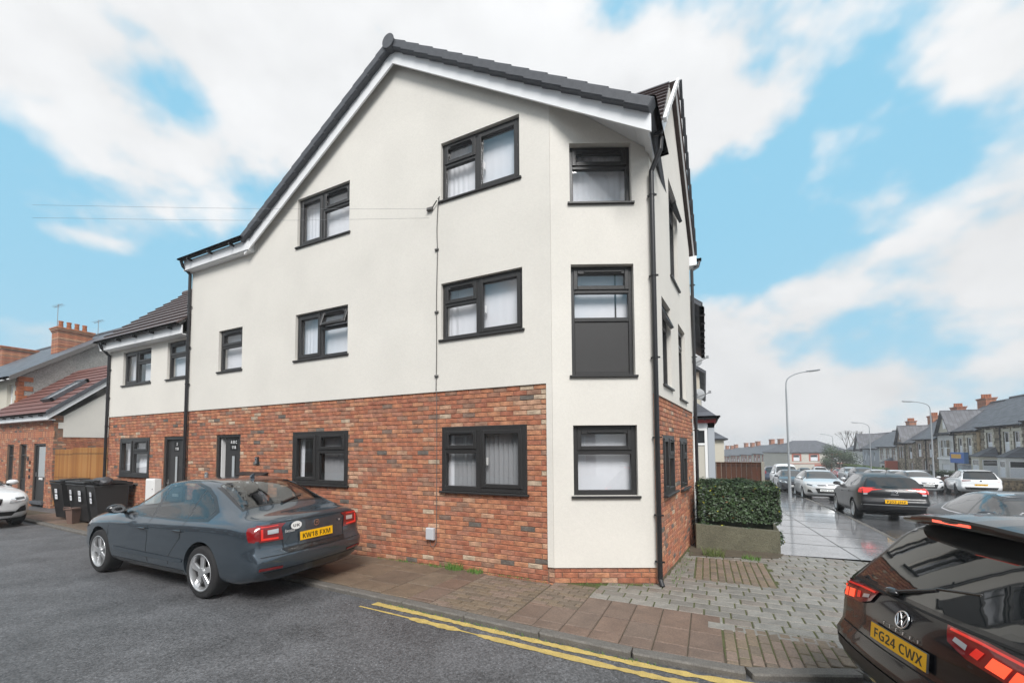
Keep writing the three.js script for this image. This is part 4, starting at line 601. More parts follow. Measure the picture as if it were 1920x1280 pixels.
// wheelie bins, a food caddy
function makeBin(x, z, turn, label, open) {
  const b = thing('wheelie_bin', label, 'wheelie bin', [x, gy(z), z], turn, 'black wheelie bins along the wing wall'), h = 0.95;
  const prof = (y) => lerp(0.48, 0.58, y / h), dep = (y) => lerp(0.5, 0.66, y / h), g = new THREE.BoxGeometry(1, 1, 1, 1, 6, 1), p = g.attributes.position;
  for (let i = 0; i < p.count; i++) { const y = (p.getY(i) + 0.5) * h; p.setXYZ(i, p.getX(i) * prof(y), 0.06 + y, p.getZ(i) * dep(y) + (dep(y) - 0.5) * 0.3); } g.computeVertexNormals();
  mesh('body', toCreasedNormals(g, 0.5), MAT.blackPlastic, b); mesh('rim', [bevAt(-0.3, 0.3, h + 0.03, h + 0.075, -0.34, 0.4, 0.012)], MAT.blackPlastic, b);
  const lid = mesh('lid', [bevAt(-0.305, 0.305, 0, 0.05, 0, 0.77, 0.018), bevAt(-0.2, 0.2, 0.045, 0.075, 0.1, 0.62, 0.012)], MAT.blackPlastic, b); lid.position.set(0, h + 0.078, -0.36); lid.rotation.x = open ?? -0.02;
  mesh('handle_bar', rod([-0.25, h + 0.04, -0.42], [0.25, h + 0.04, -0.42], 0.018), MAT.blackPlastic, b); for (const s of [-1, 1]) mesh('wheel', new THREE.CylinderGeometry(0.1, 0.1, 0.05, 18).rotateZ(Math.PI / 2).translate(s * 0.24, 0.1, -0.3), MAT.rubber, b);
  const tx = printTex(64, 128, (c) => { c.fillStyle = '#1a1a1c'; c.fillRect(0, 0, 64, 128); c.fillStyle = '#eef0f4'; c.fillRect(4, 4, 56, 48); c.fillRect(4, 66, 56, 58); c.fillStyle = '#33373f'; for (let i = 0; i < 3; i++) c.fillRect(10, 14 + i * 11, 38, 4); c.font = 'bold 30px sans-serif'; c.fillText(['11', '12', '15'][Math.abs(Math.round(x * 7)) % 3], 14, 108); });
  printed(b, 'sticker', tx, 0.15, 0.3, [0.02, 0.72, 0.3 + 0.08 * 0.72 - 0.004 + 0.02]).rotation.x = 0.085;
  return b;
}
makeBin(-14.2, 0.33, 0.06, 'black wheelie bin standing apart against the wooden fence'); makeBin(-13.35, 0.3, -0.05, 'black wheelie bin beside the wing drainpipe, between two bins'); makeBin(-12.75, 0.34, 0.04, 'black wheelie bin directly left of the overfull bin'); 
{ const b = makeBin(-11.85, 0.42, -0.08, 'overfull black wheelie bin with dark bags bulging from the raised lid', -0.12), r = rng(9), l = []; for (let i = 0; i < 4; i++) { const g = new THREE.IcosahedronGeometry(0.15, 2), p = g.attributes.position; for (let k = 0; k < p.count; k++) { const s = 1 + 0.3 * (fbm(p.getX(k) * 9 + i * 7 + 50, p.getY(k) * 9 + p.getZ(k) * 7 + 50, 4096, 3, 77) - 0.5); p.setXYZ(k, p.getX(k) * s * 1.2, p.getY(k) * s * 0.7, p.getZ(k) * s); } g.computeVertexNormals(); g.translate(-0.18 + i * 0.13, 1.1 + r() * 0.04, -0.05 + r() * 0.25); l.push(g); } const m = mesh('rubbish_bag', l, std([0.05, 0.05, 0.055], 0.35)); tag(m, 'dark rubbish bags heaped in the overfull wheelie bin', 'rubbish bag'); m.position.copy(b.position); m.rotation.y = b.rotation.y; }
{ const p = onGround(183, 975), c = thing('food_caddy', 'small brown food waste caddy standing in front of the bins', 'caddy', [p.x + 0.2, gy(0.75), 0.75], 0.3); const g = new THREE.CylinderGeometry(0.15, 0.11, 0.36, 4, 3); g.rotateY(Math.PI / 4); g.translate(0, 0.18, 0); const br = std([0.16, 0.1, 0.08], 0.6); mesh('tub', toCreasedNormals(g, 0.4), br, c); mesh('lid', bevAt(-0.125, 0.125, 0.36, 0.4, -0.125, 0.13, 0.012), br, c); mesh('handle', tube([[-0.12, 0.34, 0.12], [-0.1, 0.43, 0.14], [0.1, 0.43, 0.14], [0.12, 0.34, 0.12]], 0.01, 16, 6), br, c); }

// ---------------------------------------------------------------- older terrace house beyond, with chimneys
MAT.roughcast = std([0.42, 0.42, 0.4], 0.95, { map: R_(T.grain, 0.4), bumpMap: R_(T.grainBump, 0.5), bumpScale: 0.02 });
MAT.orangeBrick = std([0.5, 0.17, 0.08], 0.85, { map: R_(T.brick, 1) });
MAT.creamWall = std([0.68, 0.65, 0.57], 0.9, { map: R_(T.render, 0.4) });
function chimneyStack(parent, x, y, z, w, d, h, pots, mat = MAT.redBrick) {
  const c = group('chimney', parent), C = 0.075, rows = Math.round(h / C), l = [], r = rng(Math.round(x * 13 + z * 7) + 4000);
  for (let k = 0; k < rows; k++) { const e = k > rows - 4 ? 0.03 * (k - rows + 4) : 0, j = (r() - 0.5) * 0.006; l.push(paint(bx(-w / 2 - e + j, w / 2 + e + j, k * C, k * C + C - 0.01, -d / 2 - e, d / 2 + e), TONES[pickTone(r)].slice(0, 3))); }
  l.push(paint(bx(-w / 2 + 0.01, w / 2 - 0.01, 0, h - 0.01, -d / 2 + 0.01, d / 2 - 0.01), [0.3, 0.2, 0.15])); mesh('stack', l, brickMerged, c);
  for (let i = 0; i < pots; i++) mesh('chimney_pot', new THREE.LatheGeometry([[0.11, 0], [0.1, 0.05], [0.085, 0.3], [0.1, 0.34], [0.1, 0.38], [0.07, 0.38]].map(([a, b]) => new THREE.Vector2(a, b)), 12).translate(0, h, (i - (pots - 1) / 2) * Math.min(0.3, d / pots)), MAT.orangeBrick, c);
  c.position.set(x, y, z); return c;
}
{
  const b = thing('old_terrace_house', 'older grey terrace house with slate roof and brick chimney beyond the low house', 'house'), xg = -24.25, zf = -1.1, zr = -5.2, yr = 8.45;
  mesh('gable_wall', slab([[0, 0], [8.2, 0], [8.2, 5.0], [4.1, yr - 0.1], [0, 5.05]], [], -0.3, 0).rotateY(Math.PI / 2).translate(xg, 0, zf), MAT.roughcast, b);
  mesh('front_wall', slab(rect(-44, xg - 0.3, 0, 5.05), [rect(-25.5, -24.85, 3.65, 4.82), rect(-28, -27, 3.65, 4.85)], -0.3, 0).translate(0, 0, zf), MAT.creamWall, b);
  for (const q of [[-25.5, -24.85, 3.65, 4.82], [-28, -27, 3.65, 4.85]]) makeWindow(b, 'window', ...q, [{ x0: 0, x1: 1, y0: 0, y1: 0.5 }, { x0: 0, x1: 1, y0: 0.5, y1: 1 }], { frameMat: MAT.upvc, z: -0.12, drapes: [[0, 1, 'flat']] }).position.z = zf;
  for (let k = 0; k < 9; k++) mesh('quoin', bevAt(xg - (k % 2 ? 0.3 : 0.16), xg + 0.02, 3.3 + k * 0.2, 3.49 + k * 0.2, zf - (k % 2 ? 0.16 : 0.42), zf + 0.02, 0.01), MAT.orangeBrick, b);
  const rf = group('roof', b); mesh('slate_slope', [plate([-44, 5.02, zf + 0.3], [xg + 0.12, 5.02, zf + 0.3], [xg + 0.12, yr, zr], [-44, yr, zr], 0.06), plate([xg + 0.12, 5.0, -9.5], [-44, 5.0, -9.5], [-44, yr, zr], [xg + 0.12, yr, zr], 0.06)], MAT.slate, rf); mesh('verge', plate([xg + 0.14, 4.86, zf + 0.3], [xg + 0.14, 5.06, zf + 0.3], [xg + 0.14, yr + 0.04, zr], [xg + 0.14, yr - 0.16, zr], 0.06), std([0.12, 0.115, 0.11], 0.8), rf); gutterRun(rf, [-44, 4.98, zf + 0.34], [xg + 0.12, 4.98, zf + 0.34]); mesh('ridge', rod([-44, yr + 0.02, zr], [xg + 0.1, yr + 0.02, zr], 0.09), MAT.slate, rf);
  chimneyStack(b, -28, 6.9, -3.85, 0.75, 1.3, 1.35, 4); chimneyStack(b, -36, 6.7, -4.0, 0.8, 1.4, 1.5, 0);
  for (const [x, z, h] of [[-28.1, -3.3, 2.6], [-27.6, -4.7, 1.6]]) mesh('aerial', [rod([x, 7.6, z], [x, 8.2 + h * 0.5, z], 0.014, 6), rod([x - 0.5, 8.1 + h * 0.5, z], [x + 0.5, 8.15 + h * 0.5, z], 0.01, 5), ...[-0.4, -0.2, 0, 0.2, 0.4].map((q) => rod([x + q, 8.12 + h * 0.5, z - 0.14], [x + q, 8.12 + h * 0.5, z + 0.14], 0.006, 4))], MAT.metalGrey, b);
}
// ---------------------------------------------------------------- cars: one lofted body per kind, parts laid on its surface
const look = (pts) => (x) => { if (x >= pts[0][0]) return pts[0][1]; for (let i = 1; i < pts.length; i++) if (x >= pts[i][0]) { const a = pts[i - 1], b = pts[i], t = (x - b[0]) / (a[0] - b[0]), p = pts[i + 1] ?? b, q = pts[i - 2] ?? a, m0 = (a[1] - p[1]) / (a[0] - p[0] || 1), m1 = (q[1] - b[1]) / (q[0] - b[0] || 1), h = a[0] - b[0], t2 = t * t, t3 = t2 * t; const s = (a[1] - b[1]) / h, lim = (m) => (m * s <= 0 ? 0 : Math.sign(m) * Math.min(Math.abs(m), 3 * Math.abs(s))); return (2 * t3 - 3 * t2 + 1) * b[1] + (t3 - 2 * t2 + t) * h * lim(m0) + (-2 * t3 + 3 * t2) * a[1] + (t3 - t2) * h * lim(m1); } return pts[pts.length - 1][1]; };
const byY = (pts) => { const l = pts.slice().sort((a, b) => b[0] - a[0]); return look(l); };
function catmull(P, n) { const c = new THREE.CatmullRomCurve3(P.map(([a, b]) => V(a, b, 0)), false, 'centripetal'); return c.getSpacedPoints(n).map((p) => [p.x, p.y]); }
const KINDS = {
  liftback: { xf: 2.3, xr: -2.3, wb: [1.39, -1.31], wr: 0.325, arch: 0.375,
    top: [[2.3, 0.7], [2.02, 0.85], [1.5, 0.95], [1.04, 1.0], [0.25, 1.385], [-0.1, 1.445], [-0.5, 1.46], [-0.95, 1.435], [-1.3, 1.345], [-1.78, 1.12], [-1.95, 1.06], [-2.2, 1.035], [-2.3, 1.01]],
    belt: [[2.3, 0.63], [1.9, 0.78], [1.0, 0.895], [0, 0.915], [-1, 0.945], [-1.8, 0.965], [-2.3, 0.92]], bot: [[2.3, 0.24], [1.9, 0.2], [0, 0.18], [-1.9, 0.2], [-2.3, 0.25]],
    hw: [[2.32, 0.6], [2.2, 0.75], [1.95, 0.85], [1.4, 0.9], [0, 0.905], [-1.4, 0.9], [-2.0, 0.885], [-2.2, 0.85], [-2.32, 0.78]], rw: [[1, 0.6], [0, 0.585], [-1, 0.57], [-2, 0.6]],
    endF: [[0.2, 2.2], [0.42, 2.33], [0.62, 2.33], [0.75, 2.26]], endR: [[0.25, -2.22], [0.42, -2.36], [0.58, -2.37], [0.63, -2.31], [0.85, -2.3], [0.97, -2.285], [1.04, -2.24]],
    side: [[[0.92, 0.95], [0.36, 1.305], [0.04, 1.385], [0.0, 0.95]], [[-0.07, 0.95], [-0.03, 1.392], [-0.5, 1.395], [-0.86, 1.325], [-0.86, 0.962]], [[-0.91, 0.965], [-0.91, 1.305], [-1.12, 1.225], [-1.34, 1.08], [-1.28, 0.985]]],
    trim: [[1.02, 0.925], [0.38, 1.335], [0.04, 1.418], [-0.5, 1.428], [-0.9, 1.352], [-1.16, 1.245], [-1.43, 1.07], [-1.36, 0.955], [-0.9, 0.93], [0, 0.922]],
    screen: ['top', [[1.0, -0.62], [1.0, 0.62], [0.31, 0.51], [0.31, -0.51]]], rear: ['top', [[-1.06, -0.52], [-1.06, 0.52], [-1.72, 0.62], [-1.72, -0.62]]] },
  hatch: { xf: 2.1, xr: -2.05, wb: [1.3, -1.31], wr: 0.315, arch: 0.365,
    top: [[2.1, 0.72], [1.8, 0.88], [1.25, 1.01], [1.02, 1.05], [0.25, 1.42], [-0.05, 1.475], [-0.5, 1.49], [-1.2, 1.45], [-1.6, 1.385], [-2.05, 1.36]],
    belt: [[2.1, 0.68], [1.8, 0.82], [1.0, 0.95], [0, 0.97], [-1, 1.01], [-2.05, 1.03]], bot: [[2.1, 0.27], [1.7, 0.2], [0, 0.18], [-1.7, 0.22], [-2.05, 0.32]],
    hw: [[2.12, 0.58], [2.0, 0.74], [1.75, 0.84], [1.3, 0.89], [0, 0.9], [-1.3, 0.895], [-1.8, 0.86], [-2.0, 0.8], [-2.08, 0.74]], rw: [[1, 0.6], [0, 0.58], [-1.2, 0.57], [-2, 0.56]],
    endF: [[0.2, 2.02], [0.42, 2.14], [0.62, 2.14], [0.78, 2.06]], endR: [[0.25, -1.98], [0.45, -2.13], [0.62, -2.14], [0.7, -2.07], [0.9, -2.05], [1.0, -2.0], [1.2, -1.84], [1.36, -1.7], [1.44, -1.62]],
    side: [[[0.88, 1.01], [0.33, 1.34], [0.02, 1.41], [-0.02, 1.01]], [[-0.1, 1.01], [-0.07, 1.415], [-0.7, 1.41], [-0.98, 1.375], [-1.0, 1.04]], [[-1.06, 1.05], [-1.05, 1.36], [-1.28, 1.33], [-1.5, 1.17], [-1.46, 1.09]]],
    trim: [[1.0, 0.98], [0.35, 1.37], [0.0, 1.44], [-0.7, 1.44], [-1.3, 1.37], [-1.6, 1.17], [-1.55, 1.05], [-1, 0.99]],
    screen: ['top', [[0.98, -0.63], [0.98, 0.63], [0.3, 0.52], [0.3, -0.52]]], rear: ['rear', [[-0.62, 1.02], [0.62, 1.02], [0.55, 1.34], [-0.55, 1.34]]] },
  suv: { xf: 2.25, xr: -2.2, wb: [1.37, -1.31], wr: 0.36, arch: 0.42,
    top: [[2.25, 0.92], [1.9, 1.02], [1.3, 1.12], [1.05, 1.17], [0.4, 1.52], [0.1, 1.615], [-0.4, 1.665], [-1.2, 1.65], [-1.7, 1.605], [-2.2, 1.56]],
    belt: [[2.25, 0.84], [1.9, 0.96], [1.0, 1.06], [0, 1.08], [-1, 1.11], [-2.2, 1.12]], bot: [[2.25, 0.36], [1.8, 0.26], [0, 0.25], [-1.8, 0.28], [-2.2, 0.4]],
    hw: [[2.27, 0.62], [2.12, 0.79], [1.85, 0.88], [1.4, 0.915], [0, 0.92], [-1.4, 0.918], [-1.85, 0.89], [-2.1, 0.83], [-2.24, 0.76]], rw: [[1, 0.64], [0, 0.62], [-1.2, 0.61], [-2, 0.59]],
    endF: [[0.25, 2.15], [0.5, 2.29], [0.75, 2.29], [0.95, 2.2]], endR: [[0.3, -2.14], [0.45, -2.25], [0.62, -2.28], [0.7, -2.235], [0.9, -2.21], [1.02, -2.17], [1.1, -2.12], [1.3, -1.96], [1.5, -1.79], [1.62, -1.68]],
    side: [[[0.9, 1.14], [0.42, 1.44], [0.05, 1.54], [0.0, 1.14]], [[-0.08, 1.14], [-0.04, 1.55], [-0.75, 1.57], [-0.98, 1.55], [-1.0, 1.15]], [[-1.06, 1.16], [-1.04, 1.545], [-1.45, 1.5], [-1.72, 1.3], [-1.7, 1.2]]],
    trim: [[1.02, 1.1], [0.44, 1.475], [0.04, 1.575], [-0.8, 1.6], [-1.5, 1.535], [-1.82, 1.29], [-1.76, 1.15], [-1, 1.115]],
    screen: ['top', [[1.0, -0.66], [1.0, 0.66], [0.45, 0.56], [0.45, -0.56]]], rear: ['rear', [[-0.66, 1.09], [0.66, 1.09], [0.56, 1.5], [-0.56, 1.5]]] },
};
KINDS.sedan = { ...KINDS.liftback, top: [[2.3, 0.7], [2.02, 0.84], [1.4, 0.95], [0.9, 1.01], [0.1, 1.36], [-0.2, 1.405], [-0.6, 1.41], [-1.1, 1.35], [-1.5, 1.2], [-1.85, 1.075], [-2.1, 1.05], [-2.3, 1.02]], rear: ['top', [[-1.12, -0.5], [-1.12, 0.5], [-1.75, 0.58], [-1.75, -0.58]]], side: [[[0.82, 0.985], [0.25, 1.27], [-0.05, 1.345], [-0.08, 0.985]], [[-0.15, 0.985], [-0.12, 1.35], [-0.6, 1.345], [-0.98, 1.26], [-1.2, 1.12], [-1.16, 1.01]]], trim: [[0.92, 0.96], [0.27, 1.305], [-0.05, 1.375], [-0.6, 1.38], [-1.02, 1.295], [-1.36, 1.09], [-1.3, 0.99], [-0.9, 0.965]] };
KINDS.van = { ...KINDS.suv, top: [[2.25, 0.95], [1.95, 1.08], [1.6, 1.18], [1.45, 1.24], [0.85, 1.72], [0.5, 1.86], [0, 1.9], [-1.2, 1.9], [-2.2, 1.86]], endR: [[0.3, -2.16], [0.45, -2.26], [0.7, -2.24], [1.1, -2.22], [1.5, -2.17], [1.8, -2.08]], side: [[[1.3, 1.16], [0.75, 1.6], [0.4, 1.68], [0.35, 1.16]], [[0.25, 1.16], [0.25, 1.68], [-0.7, 1.68], [-0.7, 1.16]]], trim: [[1.4, 1.12], [0.78, 1.64], [0.4, 1.72], [-0.75, 1.72], [-0.75, 1.12]], screen: ['top', [[1.4, -0.66], [1.4, 0.66], [0.9, 0.58], [0.9, -0.58]]], rear: ['rear', [[-0.62, 1.15], [0.62, 1.15], [0.58, 1.65], [-0.58, 1.65]]] };
import { MeshBVH } from 'three-mesh-bvh';
const csg = new Evaluator(); csg.attributes = ['position', 'normal']; csg.useGroups = false;
const cache = new Map();
function carBody(kind) {
  if (cache.has(kind)) return cache.get(kind);
  const K = KINDS[kind], top = look(K.top), belt = look(K.belt), bot = look(K.bot), hw = look(K.hw), rw = look(K.rw), eF = byY(K.endF), eR = byY(K.endR), M = 34, N = 76, dE = 0.75;
  const rings = [];
  for (let i = 0; i <= N; i++) {
    const s = i / N, e = 0.5 - 0.5 * Math.cos(Math.PI * s), x = lerp(K.xf, K.xr, 0.35 * e + 0.65 * s), yt = top(x), yb = bot(x), be = Math.min(belt(x), yt - 0.03), w = hw(x), r = rw(x), d = yt - be, c = sstep(0.08, 0.34, d), mx = (a, b) => [lerp(a[0], b[0], c), lerp(a[1], b[1], c)], hb = be - yb;
    const P = [[0, yb], [0.72 * w, yb], [0.93 * w, yb + 0.045], [0.985 * w, yb + 0.24 * hb], [w, yb + 0.48 * hb], [0.99 * w, yb + 0.7 * hb], [1.0 * w, yb + 0.755 * hb], [0.99 * w, yb + 0.87 * hb], [0.97 * w, yb + 0.955 * hb], [0.93 * w, be + 0.004],
      mx([0.87 * w, be + 0.4 * d], [lerp(0.93 * w, r, 0.42), be + 0.4 * d]), mx([0.77 * w, be + 0.66 * d], [r + 0.035, be + 0.74 * d]), mx([0.6 * w, be + 0.86 * d], [r * 0.9, be + 0.925 * d]), mx([0.32 * w, be + 0.97 * d], [r * 0.5, be + 0.99 * d]), [0, yt]];
    const q = catmull(P, M), ring = [];
    const wF = sstep(K.xf - dE, K.xf, x) ** 1.6, wR = sstep(K.xr + dE, K.xr, x) ** 1.6;
    const put = (z, y) => { let X = x; if (wF > 0) X += wF * (eF(y) - K.xf - 0.1 * (z / w) ** 2); if (wR > 0) X += wR * (eR(y) - K.xr + 0.07 * (z / w) ** 2); ring.push([X, y, z]); };
    for (let k = 0; k <= M; k++) put(q[k][0], q[k][1]); for (let k = M - 1; k > 0; k--) put(-q[k][0], q[k][1]);
    rings.push(ring);
  }
  const R = rings[0].length, pos = [], idx = []; for (const ring of rings) for (const p of ring) pos.push(...p);
  for (let i = 0; i < N; i++) for (let k = 0; k < R; k++) { const a = i * R + k, b = i * R + (k + 1) % R, c = a + R, d = b + R; idx.push(a, b, c, b, d, c); }
  for (const end of [0, 1]) {
    const ring = rings[end ? N : 0], fn = end ? eR : eF, yc = (ring[0][1] + ring[M][1]) / 2, w = Math.max(...ring.map((p) => p[2])), sg = end ? 1 : -1, K2 = 12; let prev = end ? N * R : 0;
    for (let k = 1; k <= K2; k++) {
      const s = 1 - k / K2, start = pos.length / 3;
      if (k === K2) { pos.push(fn(yc), yc, 0); for (let j = 0; j < R; j++) { const a = prev + j, b = prev + (j + 1) % R; end ? idx.push(a, b, start) : idx.push(b, a, start); } break; }
      for (const p of ring) { const y = yc + (p[1] - yc) * s, z = p[2] * s; pos.push(fn(y) + sg * (end ? 0.07 : 0.1) * (z / w) ** 2, y, z); }
      for (let j = 0; j < R; j++) { const a = prev + j, b = prev + (j + 1) % R, c = start + j, d = start + (j + 1) % R; end ? idx.push(a, b, c, b, d, c) : idx.push(b, a, c, b, c, d); }
      prev = start;
    }
  }
  let g = new THREE.BufferGeometry(); g.setAttribute('position', new THREE.Float32BufferAttribute(pos, 3)); g.setIndex(idx); g.computeVertexNormals();
  { // orient outwards
    const p = g.attributes.position, n = g.attributes.normal; let s = 0; for (let i = 0; i < p.count; i++) s += Math.sign(p.getZ(i)) * n.getZ(i); if (s < 0) { const ix = g.index.array; for (let i = 0; i < ix.length; i += 3) { const t = ix[i]; ix[i] = ix[i + 1]; ix[i + 1] = t; } g.computeVertexNormals(); }
  }
  const solid = g.clone(); const bvh = new MeshBVH(solid);
  let br = new Brush(g); br.updateMatrixWorld();
  for (const x of K.wb) for (const s of [-1, 1]) { const c = new Brush(new THREE.CylinderGeometry(K.arch, K.arch, 0.5, 40).rotateX(Math.PI / 2)); c.position.set(x, K.wr + 0.01, s * 0.86); c.updateMatrixWorld(); br = csg.evaluate(br, c, SUBTRACTION); }
  const out = { K, bvh, body: br.geometry }; cache.set(kind, out); return out;
}
const VIEW = { side: (s) => ({ o: (p) => V(p[0], p[1], s * 3), d: V(0, 0, -s) }), rear: () => ({ o: (p) => V(-5, p[1], p[0]), d: V(1, 0, 0) }), front: () => ({ o: (p) => V(5, p[1], p[0]), d: V(-1, 0, 0) }), top: () => ({ o: (p) => V(p[0], 4, p[1]), d: V(0, -1, 0) }) };
function drape(C, view, poly, lift = 0.004, holes = [], side = 1, cell = 0.07) {
  const sh = new THREE.Shape(poly.map((p) => new THREE.Vector2(...p))); for (const h of holes) sh.holes.push(new THREE.Path(h.map((p) => new THREE.Vector2(...p))));
  let tri = []; { const g = new THREE.ShapeGeometry(sh).toNonIndexed(), p = g.attributes.position; for (let i = 0; i < p.count; i += 3) tri.push([0, 1, 2].map((k) => [p.getX(i + k), p.getY(i + k)])); }
  for (let pass = 0; pass < 9; pass++) { const nx = []; let any = false; for (const t of tri) { const L = [0, 1, 2].map((k) => Math.hypot(t[k][0] - t[(k + 1) % 3][0], t[k][1] - t[(k + 1) % 3][1])), m = L.indexOf(Math.max(...L)); if (L[m] < cell) { nx.push(t); continue; } any = true; const a = t[m], b = t[(m + 1) % 3], c = t[(m + 2) % 3], h = [(a[0] + b[0]) / 2, (a[1] + b[1]) / 2]; nx.push([a, h, c], [h, b, c]); } tri = nx; if (!any) break; }
  const v = VIEW[view](side), memo = new Map(), ray_ = new THREE.Ray(), n = V(0, 0, 0);
  const hit = (p) => { const k = p[0].toFixed(4) + ',' + p[1].toFixed(4); if (memo.has(k)) return memo.get(k); ray_.origin.copy(v.o(p)); ray_.direction.copy(v.d); const h = C.bvh.raycastFirst(ray_, THREE.DoubleSide); const r = h ? { p: h.point.clone(), n: h.face.normal.clone() } : null; memo.set(k, r); return r; };
  const pos = [], e = 0.012;
  const at = (p) => { const h = hit(p); if (!h) return null; n.set(0, 0, 0); for (const [a, b] of [[e, 0], [-e, 0], [0, e], [0, -e]]) { const q = hit([p[0] + a, p[1] + b]); if (q) n.add(q.n); } n.add(h.n); n.normalize(); if (n.dot(v.d) > 0) n.negate(); return { p: h.p.clone().addScaledVector(n, lift), n: n.clone() }; };
  const nor = []; const c2 = new Map(), get = (p) => { const k = p[0].toFixed(4) + ',' + p[1].toFixed(4); if (!c2.has(k)) c2.set(k, at(p)); return c2.get(k); };
  for (const t of tri) { const q = t.map(get); if (q.some((x) => !x)) continue; const f = q[1].p.clone().sub(q[0].p).cross(q[2].p.clone().sub(q[0].p)); const o = f.dot(q[0].n) < 0 ? [q[0], q[2], q[1]] : q; for (const x of o) { pos.push(x.p.x, x.p.y, x.p.z); nor.push(x.n.x, x.n.y, x.n.z); } }
  const g = new THREE.BufferGeometry(); g.setAttribute('position', new THREE.Float32BufferAttribute(pos, 3)); g.setAttribute('normal', new THREE.Float32BufferAttribute(nor, 3)); return g;
}
const mirrorZ = (poly) => poly.map(([z, y]) => [-z, y]).reverse();
const inside = (p, poly) => { let c = false; for (let i = 0, j = poly.length - 1; i < poly.length; j = i++) if ((poly[i][1] > p[1]) !== (poly[j][1] > p[1]) && p[0] < (poly[j][0] - poly[i][0]) * (p[1] - poly[i][1]) / (poly[j][1] - poly[i][1]) + poly[i][0]) c = !c; return c; };
MAT.carGlass = phys([0.012, 0.014, 0.015], 0.03, { clearcoat: 1, clearcoatRoughness: 0.02, ior: 1.52 });
MAT.carGlassClear = phys([0.72, 0.78, 0.79], 0.01, { transmission: 1, thickness: 0, ior: 1.95 });
MAT.trim = phys([0.012, 0.012, 0.013], 0.25, { clearcoat: 0.5, clearcoatRoughness: 0.1 });
MAT.redLamp = phys([0.2, 0.006, 0.008], 0.12, { clearcoat: 1, clearcoatRoughness: 0.03 });
MAT.redGlow = phys([0.5, 0.02, 0.015], 0.15, { emissive: col(1, 0.035, 0.02), emissiveIntensity: 0.3, clearcoat: 1 });
MAT.redHot = phys([0.7, 0.06, 0.03], 0.15, { emissive: col(1, 0.09, 0.035), emissiveIntensity: 1.0, clearcoat: 1 });
MAT.clearLamp = phys([0.72, 0.74, 0.76], 0.08, { metalness: 0.5, clearcoat: 1, clearcoatRoughness: 0.02 });
MAT.silver = std([0.62, 0.63, 0.64], 0.3, { metalness: 0.75 });
MAT.under = std([0.012, 0.012, 0.012], 0.9);
const paintOf = (rgb, metal = 0.25, rough = 0.32, coat = 0.85) => phys(rgb, rough, { metalness: metal, clearcoat: coat, clearcoatRoughness: 0.03, specularIntensity: 0.6 });
const tyreGeo = new Map();
function wheel(parent, name, x, y, z, r, side, rimMat, spokes = 5, turn = 0) {
  const w = group(name, parent), wd = 0.11, key = r + '_' + spokes;
  if (!tyreGeo.has(key)) {
    const T0 = new THREE.LatheGeometry([[0.7, -1], [0.9, -1.02], [0.985, -0.86], [1, -0.6], [1, 0.6], [0.985, 0.86], [0.9, 1.02], [0.7, 1]].map(([a, b]) => new THREE.Vector2(a * r, b * wd)), 40).rotateX(Math.PI / 2);
    const ring = new THREE.LatheGeometry([[0.64, -0.9], [0.72, -0.96], [0.735, 1.0], [0.7, 1.03], [0.665, 0.98], [0.65, 0.4]].map(([a, b]) => new THREE.Vector2(a * r, b * wd)), 40).rotateX(Math.PI / 2), parts = [ring];
    for (let k = 0; k < spokes; k++) { const s = new THREE.Shape(), q = spokes > 6 ? 0.6 : 1; s.moveTo(-0.07 * r * q, 0.1 * r); s.lineTo(-0.15 * r * q, 0.69 * r); s.lineTo(0.1 * r * q, 0.69 * r); s.lineTo(0.06 * r * q, 0.1 * r); const g = new THREE.ExtrudeGeometry(s, { depth: 0.018, bevelSize: 0.006, bevelThickness: 0.008, bevelSegments: 1, steps: 1 }); g.rotateX(-0.06); g.translate(0, 0, wd * 0.62); g.rotateZ(k * 2 * Math.PI / spokes); parts.push(g); }
    parts.push(new THREE.CylinderGeometry(0.17 * r, 0.2 * r, 0.05, 20).rotateX(Math.PI / 2).translate(0, 0, wd * 0.7));
    const hub = [new THREE.CylinderGeometry(0.655 * r, 0.655 * r, 0.02, 28).rotateX(Math.PI / 2).translate(0, 0, -0.01), new THREE.CylinderGeometry(0.45 * r, 0.45 * r, 0.03, 28).rotateX(Math.PI / 2).translate(0, 0, 0.02)];
    tyreGeo.set(key, [T0, merge(parts), merge(hub)]);
  }
  const [T0, rim, hub] = tyreGeo.get(key); mesh('tyre', T0, MAT.rubber, w); mesh('rim', rim, rimMat, w); mesh('brake_disc', hub, MAT.under, w);
  w.position.set(x, y, z); w.rotation.set(0, side < 0 ? Math.PI : 0, 0); w.rotation.z = turn; return w;
}
function plateTex(text, bg) { return printTex(512, 112, (c, w, h) => { c.fillStyle = bg; c.fillRect(0, 0, w, h); c.fillStyle = '#15150f'; c.font = 'bold 92px sans-serif'; c.textAlign = 'center'; c.textBaseline = 'middle'; const k = 450 / c.measureText(text).width; c.save(); c.translate(w / 2, h / 2 + 6); c.scale(k, 1); c.fillText(text, 0, 0); c.restore(); }); }
